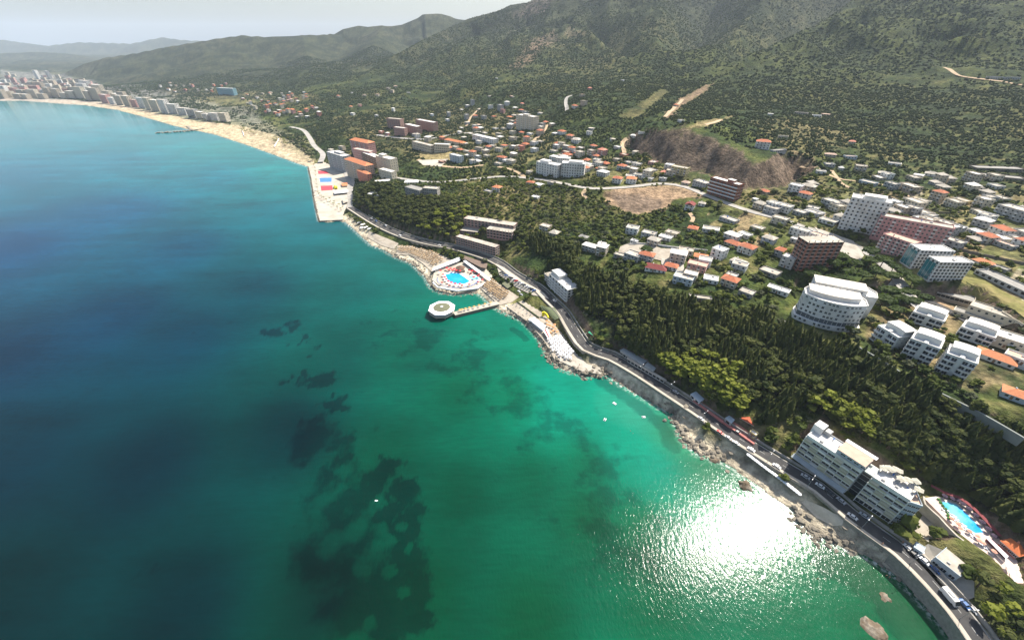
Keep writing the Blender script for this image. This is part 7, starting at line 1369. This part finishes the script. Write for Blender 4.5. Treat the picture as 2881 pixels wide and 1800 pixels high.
# where plants may stand
occ = FOOT+[(np.vstack([offset(coast_road, 6.6)[:, :2], offset(coast_road, -8)[::-1, :2]]), 0), (np.vstack([offset(upper_road, 6)[:, :2], offset(upper_road, -5)[::-1, :2]]), 0), (np.vstack([offset(town_road, 8)[:, :2], offset(town_road, -8)[::-1, :2]]), 0)]
def free(P):
    ok = coast_sd(P) > 9
    for pl, mrg in occ:
        pl = np.asarray(pl); lo_, hi_ = pl.min(0)-mrg, pl.max(0)+mrg; m = np.nonzero((P[:, 0] > lo_[0])&(P[:, 0] < hi_[0])&(P[:, 1] > lo_[1])&(P[:, 1] < hi_[1]))[0]
        if len(m) == 0: continue
        c_ = pl.mean(0); ex = c_+(pl-c_)*(1+mrg/max(1, np.abs(pl-c_).max())); ok[m[inside(P[m], ex)]] = False
    return ok
Zp = lambda pts: np.array([G(x, y)[:2] for x, y in pts])
WOOD = Zp([(1450,655),(1500,700),(1520,740),(1600,780),(1625,860),(1680,905),(1760,975),(1860,1040),(1940,1095),(2050,1165),(2130,1190),(2190,1190),(2250,1140),(2400,1230),(2520,1290),(2600,1340),(2650,1370),(2760,1410),(2830,1480),(2881,1560),(2990,1620),(2990,1280),(2881,1235),(2700,1150),(2560,1085),(2420,1010),(2380,975),(2240,945),(2150,890),(2000,860),(1900,840),(1800,800),(1700,780),(1620,740),(1640,700),(1560,680)])
HEAD = Zp([(1005,545),(1060,520),(1140,560),(1250,560),(1330,600),(1400,640),(1290,680),(1230,675),(1150,640),(1080,620),(1010,585)])
LOWW = Zp([(2700,1680),(2760,1640),(2860,1690),(2990,1700),(3000,1900),(2860,1850),(2790,1790)])
MAQ = Zp([(1110,515),(1330,520),(1520,515),(1680,545),(1780,610),(1900,600),(1760,690),(1640,690),(1560,680),(1480,700),(1440,700),(1440,640),(1260,560),(1130,530)])
SANDW = zone(ZONES[-2][1]); CANF = Zp([(1772,395),(1863,366),(1958,350),(2043,392),(2128,424),(2250,456),(2250,500),(2213,540),(2085,545),(2000,505),(1884,478),(1775,410)]); DIRTW = [CANF]+[zone(z_[1]) for z_ in ZONES[:2]]+[zone(z_[1]) for z_ in ZONES if z_[0] in ('grassy','grassy2','cliff_top','school','field','field2','orchard2','tracks','clearing','dirt')]
def rand_ring(n, r0, r1, a0=-56, a1=58):
    a = np.radians(RNG.uniform(a0, a1, n)); r = np.sqrt(RNG.uniform(r0*r0, r1*r1, n)); return np.stack([r*np.sin(a), r*np.cos(a)], 1)
def rand_poly(pl, sep, jit=.45):
    g = grid_in(pl, sep, .3, sep*jit, random.Random(17)); return g[free(g)]
groups = {}
def scatter(name, P, protos, smin, smax, label=None, sink=0.0, zs=1):
    """uncountable growth: one object, its plants instanced by geometry nodes"""
    z = H(P[:, 0], P[:, 1])-sink; me = bpy.data.meshes.new(name); me.vertices.add(len(P)); me.vertices.foreach_set('co', np.stack([P[:, 0], P[:, 1], z], 1).astype('f').ravel())
    sc_ = (smin+(smax-smin)*RNG.random(len(P))**1.8*1.25).astype('f'); a = me.attributes.new('plant_scale', 'FLOAT', 'POINT'); a.data.foreach_set('value', sc_); a = me.attributes.new('plant_turn', 'FLOAT', 'POINT'); a.data.foreach_set('value', RNG.uniform(0, 6.28, len(P)).astype('f')); a = me.attributes.new('plant_kind', 'INT', 'POINT'); a.data.foreach_set('value', RNG.integers(0, len(protos), len(P)).astype('i'))
    o = link(name, me, kind='stuff'); c_ = bpy.data.collections.new(name+'_kinds')
    for i, pm in enumerate(protos): q = bpy.data.objects.new(f'{name}_kind', pm); c_.objects.link(q)
    ng = bpy.data.node_groups.new(name, 'GeometryNodeTree'); ng.interface.new_socket('Geometry', in_out='INPUT', socket_type='NodeSocketGeometry'); ng.interface.new_socket('Geometry', in_out='OUTPUT', socket_type='NodeSocketGeometry')
    N = ng.nodes; gi = N.new('NodeGroupInput'); go = N.new('NodeGroupOutput'); ip = N.new('GeometryNodeInstanceOnPoints'); ci = N.new('GeometryNodeCollectionInfo'); ci.inputs[0].default_value = c_; ci.inputs[1].default_value = True; ci.inputs[2].default_value = True
    ip.inputs['Pick Instance'].default_value = True
    def nattr(nm, ty): z_ = N.new('GeometryNodeInputNamedAttribute'); z_.data_type = ty; z_.inputs[0].default_value = nm; return z_.outputs[0]
    cx_ = N.new('ShaderNodeCombineXYZ'); ng.links.new(nattr('plant_turn', 'FLOAT'), cx_.inputs[2]); ng.links.new(gi.outputs[0], ip.inputs[0]); ng.links.new(ci.outputs[0], ip.inputs['Instance']); ng.links.new(nattr('plant_kind', 'INT'), ip.inputs['Instance Index']); ng.links.new(cx_.outputs[0], ip.inputs['Rotation']); ng.links.new(nattr('plant_scale', 'FLOAT'), ip.inputs['Scale']); ng.links.new(ip.outputs[0], go.inputs[0])
    md = o.modifiers.new('plants', 'NODES'); md.node_group = ng; return o
def tree_protos(name, cat, crowns, trunks): 
    out = []
    for cme, tme in zip(crowns, trunks):
        t = thing(name, '', cat, (0,0,-500)); part('crown', cme, t); part('trunk', tme, t); out.append(t)
    return out
# outside-the-frame test: individuals only where the photo shows them
def inframe(P, z, m=30):
    q = pix(np.stack([P[:, 0], P[:, 1], z], 1)); return (q[:, 0] > -m)&(q[:, 0] < 2881+m)&(q[:, 1] > -m)&(q[:, 1] < 1800+m)
TREE_LM = [('the seafront hotel',2380,1300),('the red gabled house',2100,1170),('the metal restaurant roofs',1790,1000),('the white bend hotel',1590,800),('the rounded white hotel',2320,930),('the white stepped blocks',2600,1060),('the upper pool',2750,1430),('the wooded headland top',1180,570),('the unfinished pink hotel',1340,680),('the bottom right corner',2850,1750),('the gravel yard',1850,715),('the curved shed roof',1700,920),('the pine grove above the rounded hotel',2400,770)]
def individual(protos, P, z, label_head, limit, group_head, smin=.85, smax=1.2):
    d = np.hypot(P[:, 0], P[:, 1]); ok = inframe(P, z+4); idx = np.argsort(np.where(ok, d, 1e9))[:limit]; idx = idx[ok[idx]]; used = [False]*len(protos); q = pix(np.stack([P[:, 0], P[:, 1], z], 1))
    for n_, i in enumerate(idx):
        k = n_ % len(protos); dn, lm, _ = where(q[i, 0], q[i, 1], TREE_LM); lab = f"{label_head} {dn} {lm}"; grp = f"{group_head} {dn} {lm}"; s = random.Random(int(i)).uniform(smin, smax); loc = (P[i, 0], P[i, 1], z[i]-.3); rz = random.Random(int(i)+5).uniform(0, 6.28)
        if not used[k]: t = protos[k]; t.location = tuple(map(float, loc)); t.rotation_euler = (0,0,rz); t.scale = (s,)*3; t['label'] = lab; t['group'] = grp; used[k] = True
        else: copytree(protos[k], loc, rz, s, lab, grp)
    rest_ = np.ones(len(P), bool); rest_[idx] = False; return P[rest_]
cc_ = [conifer_crown(s, h, r) for s, h, r in ((1,9,2.4),(2,10.5,2.7),(3,7.5,2.5),(4,9.5,2.1))]; ct_ = [trunk_mesh(h, .22, .1, s) for s, h in ((1,8),(2,9),(3,7),(4,9))]
pc_ = [puffy_crown(s, 3.4, 3.2, 12, L_PINE, .6, 90, z0=4.6) for s in (11,12,13)]; ptk = [trunk_mesh(7, .26, .5, s, 4) for s in (1,2,3)]
dpc = [puffy_crown(s, 3.0, 4.2, 11, L_CON, .8, 80, z0=2.4) for s in (14,15,16)]
uc_ = [puffy_crown(s, 6.2, 2.6, 26, L_UMB, .42, 150, z0=6) for s in (21,22)]; ut = [trunk_mesh(8, .4, .5, s, 5) for s in (5,6)]
bc_ = [puffy_crown(s, 2.2, 2.8, 8, m, .8, 50, z0=.6) for s, m in ((31,L_BRO),(32,L_BRO),(33,L_OLI),(34,L_BRO))]; btk = [trunk_mesh(2.4, .14, .2, s, 2) for s in (7,8,9,10)]
sb_ = [puffy_crown(s, 2.2, 2.0, 4, L_SCR, .75, 16, z0=-.4, name='scrub') for s in (41,42,43)]; bb_ = [puffy_crown(s, 1.6, 1.8, 4, m, .8, 20, z0=-.2, name='bush') for s, m in ((51,L_BRO),(52,L_OLI),(53,L_BRO))]
fb_ = [puffy_crown(s, 3.7, 3.4, 4, L_SCR, .75, 10, z0=-1, name='thicket') for s in (61,62,63)]
# the wood on the slope
cw = rand_poly(WOOD, 2.9); cx2 = rand_poly(WOOD, 1.9); sl2 = np.hypot(H(cx2[:, 0]+2, cx2[:, 1])-H(cx2[:, 0]-2, cx2[:, 1]), H(cx2[:, 0], cx2[:, 1]+2)-H(cx2[:, 0], cx2[:, 1]-2))/4; cw = np.vstack([cw, cx2[sl2 > .55]]); nz = fbm(cw[:, 0], cw[:, 1], 26, 3); rlow, _ = seg_dist(cw, coast_road)
ispine = nz + np.where(rlow < 22, .08, 0) + RNG.uniform(-.13, .13, len(cw)) > .60; isdark = (~ispine)&(fbm(cw[:, 0]+90, cw[:, 1], 15, 2)+RNG.uniform(-.1, .1, len(cw)) > .55)
P_con = cw[(~ispine)&(~isdark)]; P_pin = cw[ispine][::2]; P_drk = cw[isdark][::2]
rest1 = individual(tree_protos('conifer', 'conifer', cc_, ct_), P_con, H(P_con[:, 0], P_con[:, 1]), 'tall dark conifer in the dense wood', 280, 'dark conifers of the wood')
rest2 = individual(tree_protos('pine_tree', 'pine', pc_, ptk), P_pin, H(P_pin[:, 0], P_pin[:, 1]), 'light yellow-green pine', 150, 'light green pines of the wood', .8, 1.25)
rest3 = individual(tree_protos('dark_round_tree', 'tree', dpc, [trunk_mesh(5, .25, .3, s, 3) for s in (1,2,3)]), P_drk, H(P_drk[:, 0], P_drk[:, 1]), 'dark round-crowned tree in the wood', 90, 'dark round trees of the wood', .8, 1.2)
hd = rand_poly(HEAD, 4.4); z_h = H(hd[:, 0], hd[:, 1]); hm = fbm(hd[:, 0], hd[:, 1], 20, 2) > .5
lw = rand_poly(LOWW, 4.6)
if len(rest1): scatter('distant_conifers', rest1, cc_, .8, 1.15)
xs_ = np.vstack([rest2, rest3]) if len(rest2)+len(rest3) else None
umb = [(2275,785),(2300,765),(2335,752),(2370,745),(2405,750),(2440,745),(2475,745),(2505,760),(2535,778),(2560,800),(2500,790),(2460,775),(2420,785),(2380,775),(2330,790),(2490,835),(2520,850),(2555,862),(2590,848),(2545,835),(2475,858),(2510,880),(2350,735),(2440,722)]
Pu = np.array([G(x, y+8)[:2] for x, y in umb]); 
individual(tree_protos('umbrella_pine', 'umbrella pine', uc_, ut), Pu, H(Pu[:, 0], Pu[:, 1]), 'broad flat-crowned umbrella pine', 40, 'umbrella pines', .8, 1.15)
hdr = individual(tree_protos('headland_pine', 'headland tree', dpc[:2]+[pc_[0]], [trunk_mesh(5, .25, .3, s, 3) for s in (11,12,13)]), hd, z_h, 'dark tree on the steep wooded headland', 130, 'trees of the wooded headland', .8, 1.3)
if len(lw): individual(tree_protos('roadside_pine', 'roadside tree', [pc_[1], dpc[0]], [trunk_mesh(6, .25, .3, s, 3) for s in (21,22)]), lw, H(lw[:, 0], lw[:, 1]), 'olive-green tree at the lower right road edge', 60, 'trees at the lower right road edge', .8, 1.2)
# single trees that stand out
for (x, y), me_, tr_, s, nm, lab, cat in [((1815,720),uc_[0],ut[0],1.0,'broad_tree','large dark round tree standing in the gravel yard on the hill','tree'),((2160,1245),bc_[0],btk[0],2.2,'roadside_tree','pale leafy tree at the kerb left of the seafront hotel','tree'),((2530,1500),bc_[1],btk[1],3.0,'broad_tree','dark broad tree at the right end wall of the seafront hotel','tree'),((2620,1510),bc_[3],btk[3],1.8,'broad_tree','small tree in the yard below the upper pool','tree'),((2750,1650),dpc[1],ptk[0],1.3,'broad_tree','dark tree right of the wide beige roof','tree'),((2715,1625),bc_[0],btk[0],2.0,'broad_tree','leafy tree touching the wide beige roof','tree'),((2152,718),bc_[1],btk[1],2.6,'broad_tree','single bright green tree between the brick shell block and the road','tree'),((2210,728),bc_[0],btk[0],2.8,'broad_tree','round bright green tree left of the unfinished brick block','tree')]:
    p = G(x, y); t = thing(nm, lab, cat, (p[0], p[1], p[2]-.2)); part('crown', me_, t); part('trunk', tr_, t); t.scale = (s,)*3
for i, (x, y) in enumerate([(1246,412),(1275,415),(1294,416)]):
    p = G(x, y); t = thing('cypress', ['leftmost', 'middle', 'rightmost'][i]+' of three dark cypresses before the orange-roofed hall', 'cypress', p, 0, 'cypresses before the hall'); part('crown', cc_[3], t); part('trunk', ct_[3], t); t.scale = (1.1, 1.1, 1.15)
# maquis, gardens, orchard trees
mq = rand_poly(MAQ, 5.2)
near_g = rand_ring(16000, 150, 640); fr = free(near_g)&~inside(near_g, WOOD)&~inside(near_g, HEAD)&~inside(near_g, MAQ)
for dz in DIRTW: fr &= ~inside(near_g, dz)
near_g = near_g[fr]; dn_ = fbm(near_g[:, 0], near_g[:, 1], 34, 4); near_g = near_g[dn_+RNG.uniform(-.12, .12, len(near_g)) > .47]
allb = np.vstack([mq, near_g]); zb = H(allb[:, 0], allb[:, 1]); sel = RNG.random(len(allb)) < .55
restb = individual(tree_protos('broadleaf_tree', 'broadleaf tree', bc_, btk), allb[sel], zb[sel], 'bushy green tree', 290, 'bushy trees', .9, 1.7)
scatter('bush_cover', np.vstack([allb[~sel]]), bb_, .8, 1.9); scatter('broadleaf_growth', restb, bc_, .75, 1.5)
if xs_ is not None and len(xs_): scatter('wood_undergrowth', np.vstack([xs_, hdr]) if len(hdr) else xs_, dpc, .7, 1.2)
und = rand_poly(np.vstack([WOOD]), 4.0, .6); scatter('wood_floor_bushes', und, bb_, .8, 1.8)
mg = rand_ring(68000, 600, 1350, -44, 57); fr = free(mg)&~inside(mg, SANDW)
for dz in DIRTW: fr &= ~inside(mg, dz)
mg = mg[fr]; dn_ = fbm(mg[:, 0], mg[:, 1], 60, 5, .6)*.6+fbm(mg[:, 0], mg[:, 1], 16, 2)*.4; hz_ = H(mg[:, 0], mg[:, 1]); mg = mg[dn_+RNG.uniform(-.1, .1, len(mg))+smooth(80, 180, hz_)*.07 > .43]; scatter('hillside_scrub', mg, sb_, .7, 1.5)
fg = rand_ring(125000, 1350, 3300, -47, 56); fr = (coast_sd(fg) > 90)&~inside(fg, SANDW)
for dz in DIRTW[-2:]: fr &= ~inside(fg, dz)
fg = fg[fr]; dn_ = fbm(fg[:, 0], fg[:, 1], 150, 5, .6); hz_ = H(fg[:, 0], fg[:, 1]); fg = fg[dn_+RNG.uniform(-.12, .12, len(fg))+smooth(40, 160, hz_)*.08 > .44]; scatter('mountain_woodland', fg, fb_, .7, 1.5)
# palms of the quay and the far beach gardens
pq = [(889,488),(890,500),(891,512),(892,524),(894,536),(896,546),(900,553),(905,558),(912,563),(920,569),(930,575),(940,581),(950,588),(960,594),(930,566),(942,574),(955,582),(966,589),(888,478),(884,470)]
spread(palm(), [tuple(PZ(x, y, 2.2)) for x, y in pq], lambda i: 'small palm in the line along the sea edge of the quay' if i < 14 else 'small palm near the lower corner of the quay', 'palms of the quay', scale=(.8, 1.05))
pf = []
rnd = random.Random(41)
for cx0, cy0, w0, h0, n0 in ((600,346,30,4,26),(700,372,22,6,24),(795,400,26,10,34),(855,418,12,6,12)):
    for k in range(n0):
        x, y = cx0+rnd.uniform(-w0, w0), cy0+rnd.uniform(-h0, h0)+(cx0 and (0)); pf.append((x, y+ (x-cx0)*.28))
pfw = [tuple(G(x, y)) for x, y in pf]
spread(palm(), pfw, lambda i: 'small palm in the beach garden '+('nearest the breakwater' if i < 26 else ('in the middle of the near beach' if i < 50 else 'at the near end of the beach')), 'palms of the beach gardens', scale=(1.0, 1.5))
tr = [(x, y) for x, y in [(862,425),(868,433),(874,442),(880,452),(855,412),(840,405),(826,398),(812,392),(560,338),(540,335),(470,318),(400,300),(420,304),(640,352)]]
Pt_ = np.array([G(x, y)[:2] for x, y in tr]); individual(tree_protos('beach_tree', 'beach tree', [uc_[1], dpc[2]], [ut[1], ptk[2]]), Pt_, H(Pt_[:, 0], Pt_[:, 1]), 'dark tree behind the far beach', 20, 'trees behind the far beach', .8, 1.2)
# protos that found no place
for o in [o for o in COL.objects if o.parent is None and o.location.z < -400]:
    for c_ in list(o.children): bpy.data.objects.remove(c_)
    bpy.data.objects.remove(o)
